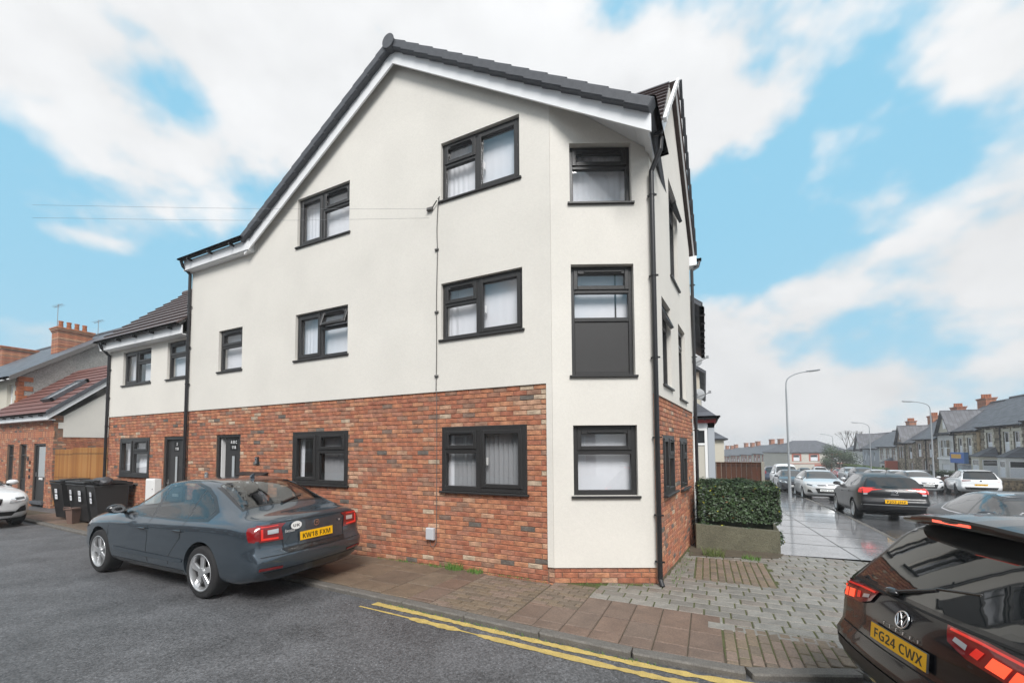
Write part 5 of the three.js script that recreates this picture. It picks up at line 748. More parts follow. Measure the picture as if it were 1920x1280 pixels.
// o: kind, label, name, category, pos [x, z], heading, paint, scale, plates, lamps
function makeCar(o) {
  const C = carBody(o.kind), K = C.K, car = thing(o.name, o.label, o.category ?? 'car', [o.pos[0], o.level ?? gy(o.pos[1]) + ROAD, o.pos[1]], 0, o.group);
  car.quaternion.setFromAxisAngle(V(1, 0, 0), o.level ? 0 : -Math.atan(S)).multiply(new THREE.Quaternion().setFromAxisAngle(V(0, 1, 0), o.heading)); car.scale.set(...(o.scale ?? [1, 1, 1]));
  let bg = C.body; const dlo = K.side;
  if (o.clear) {
    const cutter = new Evaluator(); cutter.attributes = ['position', 'normal']; cutter.useGroups = true;
    let br = new Brush(bg.clone(), o.paint); br.geometry.clearGroups(); br.updateMatrixWorld();
    const prism = (poly, depth) => new THREE.ExtrudeGeometry(new THREE.Shape(poly.map((p) => new THREE.Vector2(...p))), { depth, bevelEnabled: false });
    const tools = []; for (const d of dlo) { tools.push(prism(d, 0.8).translate(0, 0, 0.42), prism(d, 0.8).translate(0, 0, -1.22)); } for (const [v, d] of [K.screen, K.rear]) if (v === 'top') tools.push(prism(d.map(([x, z]) => [x, -z]), 1).rotateX(-Math.PI / 2).translate(0, 1.0, 0));
    for (const t of tools) { const c = new Brush(t, MAT.under); c.updateMatrixWorld(); const r = cutter.evaluate(br, c, SUBTRACTION), g = r.geometry, ms = [].concat(r.material), keep = []; const ix = g.index; for (const gr of g.groups) if (ms[gr.materialIndex] === o.paint) for (let i = gr.start; i < gr.start + gr.count; i++) keep.push(ix ? ix.getX(i) : i); const h = new THREE.BufferGeometry(); for (const n of ['position', 'normal']) h.setAttribute(n, g.attributes[n]); h.setIndex(keep); br = new Brush(h.toNonIndexed(), o.paint); br.updateMatrixWorld(); }
    bg = br.geometry;
  }
  mesh('body', bg, o.paint, car);
  const glass = o.clear ? MAT.carGlassClear : (o.glass ?? MAT.carGlass);
  for (const s of [1, -1]) { mesh('window_trim', drape(C, 'side', K.trim, 0.0025, dlo, s), MAT.trim, car); for (const d of dlo) mesh('side_window', drape(C, 'side', d, 0.003, [], s), glass, car); if (o.chrome) mesh('window_surround', drape(C, 'side', K.trim.map(([x, y]) => [x * 1.015 - 0.005, y + (y > 1.15 ? 0.018 : -0.014)]), 0.003, [K.trim], s), MAT.chrome, car); }
  const grow = ([v, d], k) => { const cx = d.reduce((a, p) => a + p[0], 0) / d.length, cy = d.reduce((a, p) => a + p[1], 0) / d.length; return d.map(([x, y]) => [x + Math.sign(x - cx) * k, y + Math.sign(y - cy) * k]); };
  for (const [nm, w] of [['windscreen', K.screen], ['rear_window', K.rear]]) { mesh('screen_trim', drape(C, w[0], grow(w, 0.035), 0.0025, [w[1]]), MAT.trim, car); mesh(nm, drape(C, w[0], w[1], 0.003), nm === 'rear_window' && o.rearGlass ? o.rearGlass : glass, car); }
  // panel gaps, handles, lower trim
  const line = (pts, w) => { const up = pts.map(([x, y]) => [x + w, y]), dn = pts.map(([x, y]) => [x, y]).reverse(); return [...up, ...dn]; };
  const bl = K.belt, b = look(bl), y0 = look(K.bot)(0) + 0.1;
  for (const s of [1, -1]) {
    const d0 = dlo[0], fx = d0[0][0] + 0.14, mx = (d0[3][0] + dlo[1][0][0]) / 2, rx = dlo[1][dlo[1].length - 1][0] - 0.03;
    for (const P of [[[fx, b(fx) - 0.02], [fx + 0.06, y0 + 0.3], [fx, y0]], [[mx, b(mx) + 0.01], [mx + 0.02, y0 + 0.2], [mx, y0]], [[rx, b(rx) - 0.01], [rx + 0.06, 0.72], [rx + 0.3, y0 + 0.18], [rx + 0.36, y0]]]) mesh('door_gap', drape(C, 'side', line(P, 0.009), 0.0015, [], s, 0.1), MAT.under, car);
    for (const x of [mx + 0.12, rx + 0.08]) { const h = C.bvh.raycastFirst(new THREE.Ray(V(x, b(x) - 0.13, s * 3), V(0, 0, -s)), THREE.DoubleSide); if (h) mesh('door_handle', new THREE.CapsuleGeometry(0.014, 0.15, 3, 8).rotateZ(Math.PI / 2).translate(x, b(x) - 0.13, h.point.z + s * 0.022), o.handle ?? o.paint, car); }
    mesh('sill_trim', drape(C, 'side', [[K.wb[0] - K.arch - 0.03, y0 - 0.05], [K.wb[1] + K.arch + 0.03, y0 - 0.05], [K.wb[1] + K.arch + 0.03, y0 + (o.cladding ? 0.09 : 0.02)], [K.wb[0] - K.arch - 0.03, y0 + (o.cladding ? 0.09 : 0.02)]], 0.004, [], s, 0.12), MAT.trim, car);
    if (o.sideStrip) mesh('side_strip', drape(C, 'side', [[0.92, 0.4], [-0.88, 0.4], [-0.92, 0.45], [0.92, 0.46]], 0.007, [], s, 0.12), o.sideStrip, car);
    const mxx = d0[0][0] - 0.1, hm = C.bvh.raycastFirst(new THREE.Ray(V(mxx, d0[0][1] + 0.03, s * 3), V(0, 0, -s)), THREE.DoubleSide), zz = hm ? hm.point.z : s * 0.85;
    { const m = group('mirror', car), mg = new THREE.SphereGeometry(1, 16, 12); mg.scale(0.075, 0.07, 0.115); mesh('mirror_case', mg, o.mirror ?? o.paint, m); mesh('mirror_glass', new THREE.CircleGeometry(0.055, 16).scale(1.5, 1, 1).rotateY(-Math.PI / 2).translate(-0.068, 0, 0), MAT.chrome, m); mesh('mirror_foot', rod([0, -0.04, 0], [0.03, -0.06, -s * 0.14], 0.022), MAT.trim, m); m.position.set(mxx, d0[0][1] + 0.06, zz + s * 0.15); }
    for (const [i, x] of K.wb.entries()) wheel(car, 'wheel', x, K.wr, s * (K.hw[3][1] - 0.115), K.wr, s, o.rim ?? MAT.silver, o.spokes ?? 5, (o.turn ?? 0.3) + i);
    for (const [i, x] of K.wb.entries()) { void i; const A = []; for (let k = 0; k <= 16; k++) { const a = Math.PI * (-0.08 + 1.16 * k / 16); A.push([x + Math.cos(a) * (K.arch + 0.035), K.wr + 0.01 + Math.sin(a) * (K.arch + 0.035)]); } const B = []; for (let k = 16; k >= 0; k--) { const a = Math.PI * (-0.08 + 1.16 * k / 16); B.push([x + Math.cos(a) * (K.arch + 0.002), K.wr + 0.01 + Math.sin(a) * (K.arch + 0.002)]); } if (o.cladding) mesh('arch_trim', drape(C, 'side', [...A, ...B].filter(([, y]) => y > 0.24), 0.006, [], s, 0.12), MAT.trim, car); }
  }
  mesh('underbody', [bx(K.xr + 0.5, K.xf - 0.5, look(K.bot)(0) - 0.02, 0.3, -0.6, 0.6)], MAT.under, car);
  // interior
  if (o.clear) { const l = [bx(-1.5, 1.2, 0.32, 0.42, -0.75, 0.75), bx(0.72, 1.1, 0.6, 0.98, -0.7, 0.7)]; for (const [x, z] of [[0.0, 0.36], [0.0, -0.36], [-0.85, 0.36], [-0.85, -0.36]]) { const s1 = bev(0.5, 0.16, 0.48, 0.05); s1.translate(x + 0.1, 0.52, z); const s2 = bev(0.15, 0.62, 0.46, 0.05); s2.rotateZ(0.2); s2.translate(x - 0.22, 0.82, z); const s3 = bev(0.1, 0.18, 0.24, 0.03); s3.translate(x - 0.3, 1.2, z); l.push(s1, s2, s3); } mesh('seats', l.map((g) => { g.deleteAttribute('uv'); return g; }), std([0.04, 0.04, 0.042], 0.9), car); }
  const P = (name, view, poly, mat, lift = 0.006, both = false, cell) => { for (const q of both ? [poly, mirrorZ(poly)] : [poly]) mesh(name, drape(C, view, q, lift, [], 1, cell), mat, car); };
  // number plates
  for (const [where, text, yy, sc] of o.plates ?? []) { const rear = where === 'rear', h = C.bvh.raycastFirst(new THREE.Ray(V(rear ? -5 : 5, yy, 0), V(rear ? 1 : -1, 0, 0)), THREE.DoubleSide); const m = mesh('number_plate', bev(0.52 * (sc ?? 1), 0.115, 0.012, 0.003), std([0.05, 0.05, 0.05], 0.5), car); m.position.set(h.point.x + (rear ? -0.012 : 0.012), yy, 0); m.rotation.y = rear ? -Math.PI / 2 : Math.PI / 2; const tilt = o.plateTilt ?? 0.06; m.rotation.order = 'YXZ'; m.rotation.x = rear ? -tilt : 0; const f = mesh('plate_face', new THREE.PlaneGeometry(0.514 * (sc ?? 1), 0.109).translate(0, 0, 0.0068), std([1, 1, 1], 0.35, { map: plateTex(text, rear ? '#f2b705' : '#eef0ee') }), m); f.castShadow = false; }
  if (o.extra) o.extra(car, C, P);
  return car;
}
function letters(text, size, color = '#dfe3e6', bg = null, font = 'bold') { return printTex(256, 64, (c, w, h) => { if (bg) { c.fillStyle = bg; c.fillRect(0, 0, w, h); } else c.clearRect(0, 0, w, h); c.fillStyle = color; c.font = font + ' ' + size + 'px sans-serif'; c.textAlign = 'center'; c.textBaseline = 'middle'; c.fillText(text, w / 2, h / 2 + 2); }); }
function lettering(car, C, text, view, x, y, w, h, color, sizePx = 50) { // flat raised letters from text, laid on the body
  const rear = view === 'rear', hh = C.bvh.raycastFirst(new THREE.Ray(V(rear ? -5 : 5, y, x), V(rear ? 1 : -1, 0, 0)), THREE.DoubleSide); if (!hh) return; const n = hh.face.normal.clone(); if (n.x * (rear ? 1 : -1) > 0) n.negate();
  const t = letters(text, sizePx, '#ffffff'), m = mesh('lettering', new THREE.PlaneGeometry(w, h), new THREE.MeshStandardMaterial({ color: col(...color), metalness: 0.6, roughness: 0.3, alphaMap: alphaOf(t), alphaTest: 0.4 }), car); m.position.copy(hh.point).addScaledVector(n, 0.006); m.quaternion.setFromUnitVectors(V(0, 0, 1), n); if (rear) { m.lookAt(0, 0, 0); m.quaternion.setFromRotationMatrix(new THREE.Matrix4().makeBasis(V(0, 0, 1).addScaledVector(n, -n.z).normalize(), n.clone().cross(V(0, 0, 1).addScaledVector(n, -n.z).normalize()), n)); }
  return m;
}
function alphaOf(t) { const c = t.image, x = c.getContext('2d'), d = x.getImageData(0, 0, c.width, c.height), o = new Uint8Array(c.width * c.height * 4); for (let i = 0; i < o.length; i += 4) { const a = d.data[i + 3]; o[i] = o[i + 1] = o[i + 2] = a; o[i + 3] = 255; } const q = new THREE.DataTexture(o, c.width, c.height); q.magFilter = THREE.LinearFilter; q.flipY = true; q.needsUpdate = true; return q; }
// ---------------------------------------------------------------- the grey liftback parked by the wall
makeCar({ kind: 'liftback', name: 'grey_liftback', label: 'dark grey liftback car parked beside the brick wall, seen from behind', pos: [-5.08, 1.66], level: 0.036, heading: Math.PI, scale: [1.0, 1.0, 1.0], paint: phys([0.075, 0.1, 0.125], 0.22, { metalness: 0.65, clearcoat: 1, clearcoatRoughness: 0.03 }), clear: true, cladding: false, rim: MAT.silver, turn: 0.25, mirror: MAT.trim, handle: MAT.trim, sideStrip: paintOf([0.06, 0.083, 0.105], 0.55, 0.3),
  plates: [['rear', 'KW18 FXM', 0.745], ['front', 'KW18 FXM', 0.42]],
  extra: (car, C, P) => {
    const lamp = [[0.47, 0.745], [0.75, 0.75], [0.75, 0.945], [0.5, 0.95]];
    for (const q of [lamp, mirrorZ(lamp)]) mesh('tail_light', drape(C, 'rear', q, 0.012), MAT.redLamp, car);
    for (const s of [1, -1]) mesh('tail_light', drape(C, 'side', [[-2.27, 0.75], [-2.17, 0.765], [-2.12, 0.92], [-2.27, 0.945]], 0.01, [], s), MAT.redLamp, car);
    P('reversing_light', 'rear', [[0.53, 0.835], [0.66, 0.833], [0.66, 0.885], [0.53, 0.89]], MAT.clearLamp, 0.016, true);
    P('lamp_strip', 'rear', [[0.53, 0.922], [0.73, 0.918], [0.73, 0.928], [0.53, 0.933]], MAT.redGlow, 0.0155, true); P('lamp_strip', 'rear', [[0.53, 0.765], [0.735, 0.77], [0.735, 0.905], [0.71, 0.905], [0.71, 0.795], [0.53, 0.787]], MAT.redGlow, 0.0155, true);
    P('plate_recess', 'rear', [[-0.4, 0.64], [0.4, 0.64], [0.44, 0.7], [0.34, 0.83], [-0.34, 0.83], [-0.44, 0.7]], car.children[0].material, 0.004);
    P('bumper_black', 'rear', [[-0.45, 0.575], [0.45, 0.575], [0.48, 0.638], [-0.48, 0.638]], MAT.trim, 0.006);
    P('boot_gap', 'rear', [[-0.62, 0.955], [0.62, 0.955], [0.62, 0.963], [-0.62, 0.963]], MAT.under, 0.003);
    for (const s of [1, -1]) P('boot_gap', 'rear', s > 0 ? [[0.46, 0.64], [0.468, 0.64], [0.5, 0.955], [0.492, 0.955]] : [[-0.468, 0.64], [-0.46, 0.64], [-0.492, 0.955], [-0.5, 0.955]], MAT.under, 0.003);
    P('bumper_gap', 'rear', [[-0.76, 0.57], [0.76, 0.57], [0.76, 0.577], [-0.76, 0.577]], MAT.under, 0.003); P('reflector', 'rear', [[0.5, 0.405], [0.78, 0.42], [0.78, 0.45], [0.5, 0.435]], MAT.redLamp, 0.008, true);
    P('bumper_lip', 'rear', [[-0.62, 0.3], [0.62, 0.3], [0.72, 0.385], [-0.72, 0.385]], MAT.trim, 0.006);
    mesh('wiper', [rod([-1.74, 1.15, -0.1], [-1.66, 1.2, 0.25], 0.011), rod([-1.76, 1.14, -0.12], [-1.68, 1.18, 0.12], 0.016)], MAT.trim, car);
    const fin = new THREE.ConeGeometry(0.035, 0.1, 10); fin.scale(1.9, 1, 0.6); fin.rotateZ(0.5); mesh('roof_fin', fin.translate(-0.93, 1.485, 0), car.children[0].material, car);
    const bd = mesh('badge', [new THREE.CylinderGeometry(0.042, 0.042, 0.01, 24).rotateZ(Math.PI / 2)], MAT.chrome, car); bd.position.set(-2.305, 0.885, 0); mesh('badge_centre', new THREE.CylinderGeometry(0.032, 0.032, 0.012, 24).rotateZ(Math.PI / 2), MAT.under, bd).position.x = -0.002; mesh('badge_wing', [bx(-0.008, -0.009, -0.02, 0.02, -0.004, 0.004), bx(-0.008, -0.009, -0.003, 0.016, -0.018, 0.018)].map((g) => g), MAT.chrome, bd).position.x = -0.001;
    const uk = printTex(128, 128, (c) => { c.clearRect(0, 0, 128, 128); c.fillStyle = '#f2f2f0'; c.beginPath(); c.ellipse(64, 64, 62, 62, 0, 0, 7); c.fill(); c.fillStyle = '#1d1d1d'; c.font = 'bold 60px sans-serif'; c.textAlign = 'center'; c.textBaseline = 'middle'; c.fillText('UK', 64, 68); });
    const st = mesh('country_sticker', new THREE.CircleGeometry(0.5, 28).scale(0.16, 0.105, 1), std([1, 1, 1], 0.5, { map: uk }), car); st.rotation.y = -Math.PI / 2; st.position.set(-2.304, 0.895, -0.3);
    lettering(car, C, 'ŠKODA', 'rear', -0.38, 0.835, 0.2, 0.05, [0.8, 0.8, 0.8], 52); lettering(car, C, 'TDI', 'rear', 0.4, 0.86, 0.12, 0.04, [0.8, 0.8, 0.8], 50);
    P('headlight', 'front', [[0.45, 0.62], [0.78, 0.66], [0.8, 0.74], [0.5, 0.7]], MAT.clearLamp, 0.006, true); P('grille', 'front', [[-0.4, 0.5], [0.4, 0.5], [0.42, 0.64], [-0.42, 0.64]], MAT.under, 0.006);
  } });
// ---------------------------------------------------------------- the black SUV waiting at the corner, brake lights on
makeCar({ kind: 'suv', name: 'black_suv', label: 'large black SUV with glowing brake lights waiting by the corner kerb', category: 'SUV', pos: [5.1, 2.02], heading: 0.21, scale: [0.94, 0.88, 0.93], paint: paintOf([0.005, 0.005, 0.007], 0.0, 0.22, 0.5), cladding: false, rim: MAT.silver, glass: MAT.carGlass,
  plates: [['rear', 'FG24 CWX', 0.8]], plateTilt: 0.1,
  extra: (car, C, P) => {
    const out = [[0.3, 1.05], [0.34, 0.97], [0.46, 0.925], [0.735, 0.89], [0.74, 1.025], [0.52, 1.045]];
    for (const q of [out, mirrorZ(out)]) mesh('tail_light', drape(C, 'rear', q, 0.012, [], 1, 0.04), MAT.redLamp, car);
    for (const s of [1, -1]) { mesh('tail_light', drape(C, 'side', [[-2.13, 0.89], [-1.9, 0.95], [-1.8, 1.03], [-2.13, 1.025]], 0.012, [], s, 0.04), MAT.redLamp, car); mesh('brake_glow', drape(C, 'side', [[-2.11, 0.92], [-1.98, 0.95], [-1.95, 0.985], [-2.11, 0.98]], 0.015, [], s, 0.04), MAT.redHot, car); }
    P('brake_glow', 'rear', [[0.56, 0.93], [0.65, 0.917], [0.67, 0.975], [0.58, 0.987]], MAT.redHot, 0.016, true, 0.04); P('brake_glow', 'rear', [[0.67, 0.914], [0.73, 0.905], [0.733, 0.967], [0.69, 0.973]], MAT.redHot, 0.016, true, 0.04); P('lamp_strip', 'rear', [[0.33, 1.03], [0.52, 1.022], [0.735, 1.0], [0.735, 1.013], [0.52, 1.034], [0.33, 1.043]], MAT.redGlow, 0.016, true, 0.04);
    P('reversing_light', 'rear', [[0.37, 0.985], [0.45, 0.965], [0.45, 0.993], [0.375, 1.008]], MAT.clearLamp, 0.016, true, 0.04); P('brake_segment', 'rear', [[0.475, 0.955], [0.52, 0.945], [0.54, 0.99], [0.495, 0.998]], MAT.redGlow, 0.016, true, 0.04);
    const sp = new THREE.Shape(); sp.moveTo(-1.4, 1.66); sp.quadraticCurveTo(-1.7, 1.668, -1.9, 1.635); sp.quadraticCurveTo(-1.915, 1.61, -1.88, 1.595); sp.quadraticCurveTo(-1.8, 1.585, -1.7, 1.6); sp.lineTo(-1.4, 1.63); const sg = new THREE.ExtrudeGeometry(sp, { depth: 1.12, bevelSize: 0.012, bevelThickness: 0.03, bevelSegments: 3, steps: 8 }); sg.translate(0, 0, -0.56); { const p = sg.attributes.position; for (let i = 0; i < p.count; i++) { const z = p.getZ(i), k = (z / 0.62) ** 2; p.setX(i, p.getX(i) + 0.1 * k * sstep(-1.5, -1.9, p.getX(i))); const yt = 1.66; p.setY(i, lerp(p.getY(i), yt, 0.55 * k * k) - 0.07 * k); } sg.computeVertexNormals(); } mesh('roof_spoiler', sg, car.children[0].material, car);
    const bl = mesh('high_brake_light', bev(0.012, 0.018, 0.3, 0.004), MAT.redHot, car); bl.position.set(-1.908, 1.612, 0.0);
    P('glass_edge', 'rear', [[-0.7, 1.055], [0.7, 1.055], [0.69, 1.067], [-0.69, 1.067]], MAT.under, 0.006); P('boot_gap', 'rear', [[-0.72, 0.702], [0.72, 0.702], [0.72, 0.71], [-0.72, 0.71]], MAT.under, 0.004); P('bumper_trim', 'rear', [[-0.74, 0.46], [0.74, 0.46], [0.78, 0.58], [-0.78, 0.58]], MAT.blackPlastic, 0.008); P('bumper_chrome', 'rear', [[-0.5, 0.44], [0.5, 0.44], [0.5, 0.455], [-0.5, 0.455]], MAT.chrome, 0.012);
    mesh('wiper', [rod([-2.14, 1.1, -0.16], [-2.05, 1.19, 0.08], 0.014), rod([-2.05, 1.195, 0.06], [-2.0, 1.24, 0.32], 0.009), new THREE.SphereGeometry(0.035, 12, 8).scale(1, 0.8, 1.6).translate(-2.15, 1.1, -0.17)], MAT.trim, car);
    const bd = group('badge', car); bd.position.set(C.bvh.raycastFirst(new THREE.Ray(V(-5, 0.965, 0), V(1, 0, 0)), THREE.DoubleSide).point.x - 0.007, 0.965, 0); bd.rotation.set(0, -Math.PI / 2, 0); bd.rotation.order = 'YXZ'; bd.rotation.x = -0.3; mesh('badge_ring', new THREE.TorusGeometry(0.055, 0.006, 8, 32), MAT.chrome, bd); mesh('badge_disc', new THREE.CircleGeometry(0.053, 24).translate(0, 0, -0.003), MAT.under, bd); const L = (a, b) => rod([...a, 0.002], [...b, 0.002], 0.0045, 6); mesh('badge_letters', [L([-0.027, 0.044], [-0.004, 0.006]), L([0.027, 0.044], [0.004, 0.006]), L([-0.043, 0.028], [-0.019, -0.043]), L([0.043, 0.028], [0.019, -0.043]), L([-0.019, -0.043], [0, -0.004]), L([0.019, -0.043], [0, -0.004])], MAT.chrome, bd);
    const step = 0.062; 'TIGUAN'.split('').forEach((ch, i) => lettering(car, C, ch, 'rear', (i - 2.5) * step, 0.885, 0.06, 0.034, [0.75, 0.75, 0.77], 56));
    P('headlight', 'front', [[0.4, 0.8], [0.8, 0.84], [0.8, 0.92], [0.45, 0.9]], MAT.clearLamp, 0.006, true);
  } });
// ---------------------------------------------------------------- leaves
function leafCloud(n, place, size, r, tint = () => [1, 1, 1]) {   // many small bent leaves at places given by place() -> {p, n}
  const pos = [], colr = [], nor = [];
  for (let i = 0; i < n; i++) {
    const { p, n: nn } = place(r), s = size * (0.6 + r() * 0.8), a = r() * 6.28, t = V(Math.cos(a), (r() - 0.5) * 1.2, Math.sin(a)).normalize(), b = nn.clone().cross(t).normalize(); if (b.lengthSq() < 0.1) continue; const u = b.clone().cross(nn).normalize(), c = tint(r, p);
    const q = [p.clone().addScaledVector(u, -s), p.clone().addScaledVector(b, s * 0.5).addScaledVector(nn, s * 0.18), p.clone().addScaledVector(u, s), p.clone().addScaledVector(b, -s * 0.5).addScaledVector(nn, s * 0.18)];
    const gn = q[1].clone().sub(q[0]).cross(q[2].clone().sub(q[0])).normalize(), fl = gn.dot(nn) < 0; if (fl) gn.negate();
    for (const k of fl ? [0, 2, 1, 0, 3, 2] : [0, 1, 2, 0, 2, 3]) { pos.push(q[k].x, q[k].y, q[k].z); colr.push(...c); nor.push(gn.x, gn.y, gn.z); }
  }
  const g = new THREE.BufferGeometry(); g.setAttribute('position', new THREE.Float32BufferAttribute(pos, 3)); g.setAttribute('normal', new THREE.Float32BufferAttribute(nor, 3)); g.setAttribute('color', new THREE.Float32BufferAttribute(colr, 3)); return g;
}
MAT.leaf = phys([1, 1, 1], 0.5, { vertexColors: true, side: THREE.DoubleSide, transmission: 0.0 });
MAT.bark = std([0.09, 0.075, 0.06], 0.95, { map: R_(T.grain, 1) });
function boxHedge(o) {
  const h = thing(o.name, o.label, 'hedge'), r = rng(o.seed), [x0, x1, y0, y1, z0, z1] = o.box, W = x1 - x0, H = y1 - y0, D = z1 - z0;
  const bump = (p) => 0.26 * (fbm(p.x * 2.2 + 30, (p.y + p.z) * 2.2 + 30, 4096, 3, o.seed) - 0.5);
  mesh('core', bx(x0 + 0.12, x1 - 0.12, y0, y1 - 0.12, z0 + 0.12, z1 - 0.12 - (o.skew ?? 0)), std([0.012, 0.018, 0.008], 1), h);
  const A = [W * H, W * H, D * H, D * H, W * D], tot = A.reduce((a, b) => a + b);
  const place = (q) => { let k = q() * tot, f = 0; while (f < 4 && k > A[f]) { k -= A[f]; f++; } const u = q(), v = Math.pow(q(), o.low ?? 1), p = V(0, 0, 0), n = V(0, 0, 0);
    if (f < 2) { p.set(lerp(x0, x1, u), lerp(y0, y1, v), f ? z1 : z0); n.set(0, 0.15, f ? 1 : -1); } else if (f < 4) { p.set(f === 2 ? x0 : x1, lerp(y0, y1, v), lerp(z0, z1, u)); n.set(f === 2 ? -1 : 1, 0.15, 0); } else { p.set(lerp(x0, x1, u), y1, lerp(z0, z1, v)); n.set(0, 1, 0); }
    p.addScaledVector(n, bump(p) - 0.08 * q() + 0.02); if (o.shape) o.shape(p); p.y += gy(0) ; n.addScaledVector(V(q() - 0.5, q() - 0.3, q() - 0.5), 1.1).normalize(); return { p, n }; };
  const f = mesh('foliage', leafCloud(o.n, place, o.leaf, r, o.tint), MAT.leaf, h); f.userData.kind = 'stuff'; return h;
}
const ivy = (r) => { const k = r(); if (k < 0.007) return [0.4, 0.38, 0.03]; if (k < 0.014) return [0.16, 0.08, 0.03]; const v = 0.6 + r() * 0.8; return [0.036 * v, 0.068 * v, 0.024 * v]; };
// ---------------------------------------------------------------- the front plot next door: wall, hedge, fence
{
  const w = thing('plot_wall', 'low mossy concrete wall under the ivy hedge on the corner plot', 'wall');
  MAT.mossWall = std([0.2, 0.19, 0.13], 0.95, { map: R_(T.grain, 0.8), bumpMap: R_(T.grainBump, 1.5), bumpScale: 0.01 });
  mesh('front_run', plate([1.84, -0.3, -3.58], [3.32, -0.3, -3.83], [3.32, 0.26, -3.83], [1.84, 0.34, -3.58], 0.18), MAT.mossWall, w); mesh('street_run', plate([3.32, -0.5, -3.84], [3.5, -0.6, -7.6], [3.5, 0.16, -7.6], [3.32, 0.26, -3.84], 0.18), MAT.mossWall, w);
  boxHedge({ name: 'ivy_hedge', label: 'dense dark green ivy hedge with yellow leaves overhanging a low wall', box: [1.9, 3.36, 0.2, 1.16, -5.1, -3.74], n: 15000, leaf: 0.026, seed: 61, skew: 0.22, tint: ivy, shape: (p) => { p.z -= (p.x - 1.9) * 0.13; if (p.y < 0.42) p.y -= 0.14 * clamp((p.x - 2.1) / 1.2) + 0.1 * vn(p.x * 6, 3, 4096, 5); p.y -= 0.03 * (p.x - 1.9); } });
  boxHedge({ name: 'rear_hedge', label: 'clipped green hedge behind the ivy hedge, by the brown fence', box: [2.2, 3.5, 0.1, 1.02, -7.0, -5.6], n: 5000, leaf: 0.028, seed: 62, tint: (r) => { const v = 0.6 + r() * 0.8; return [0.05 * v, 0.08 * v, 0.025 * v]; } });
  const f = thing('panel_fence', 'dark brown board fence standing across the plot behind the hedges', 'fence'), r = rng(3), bm = [[0.11, 0.045, 0.028], [0.13, 0.055, 0.033], [0.09, 0.04, 0.026]].map((c) => std(c, 0.75, { map: R_(T.wood, 1) }));
  for (let x = 2.2; x < 3.42; x += 0.125) { const m = mesh('board', bev(0.12, 1.75, 0.02, 0.003), pick(bm, r), f); m.position.set(x + 0.06, -0.3 + 0.885, -7.5 + (r() - 0.5) * 0.006); } mesh('post', bevAt(3.42, 3.5, -0.35, 1.5, -7.54, -7.46, 0.005), std([0.3, 0.28, 0.24], 0.9), f); mesh('capping', bevAt(2.18, 3.44, 1.46, 1.485, -7.53, -7.47, 0.004), bm[1], f);
}
// ---------------------------------------------------------------- house next door, with its bay
MAT.houseGlass = phys([0.03, 0.034, 0.038], 0.04, { clearcoat: 1 });
function hWindow(parent, x0, x1, y0, y1, z, o = {}) { // a plain sash or casement on a house front (z is the wall face)
  const w = group(o.name ?? 'window', parent), t = o.t ?? 0.07, fm = o.frame ?? MAT.upvc, l = frameRing(x0, x1, y0, y1, t, z - 0.05, z - 0.005, 0.004), my = lerp(y0, y1, o.split ?? 0.5); if (o.split !== 0) l.push(bevAt(x0 + t, x1 - t, my - t * 0.4, my + t * 0.4, z - 0.05, z - 0.01, 0.003)); for (let i = 1; i < (o.cols ?? 1); i++) { const xm = lerp(x0, x1, i / o.cols); l.push(bevAt(xm - t * 0.4, xm + t * 0.4, y0 + t, y1 - t, z - 0.05, z - 0.008, 0.003)); }
  mesh('frame', l, fm, w); mesh('pane', new THREE.PlaneGeometry(x1 - x0 - t, y1 - y0 - t).translate((x0 + x1) / 2, (y0 + y1) / 2, z - 0.03), MAT.houseGlass, w); if (o.net !== 0) mesh('net_curtain', new THREE.PlaneGeometry(x1 - x0 - t, (y1 - y0 - t) * (o.net ?? 0.6)).translate((x0 + x1) / 2, y0 + t / 2 + (y1 - y0 - t) * (o.net ?? 0.6) / 2, z - 0.029), o.netMat ?? MAT.blind, w); if (o.sill !== 0) mesh('sill', bevAt(x0 - 0.06, x1 + 0.06, y0 - 0.08, y0, z - 0.05, z + 0.06, 0.006), o.sillMat ?? MAT.kerb, w); return w;
}
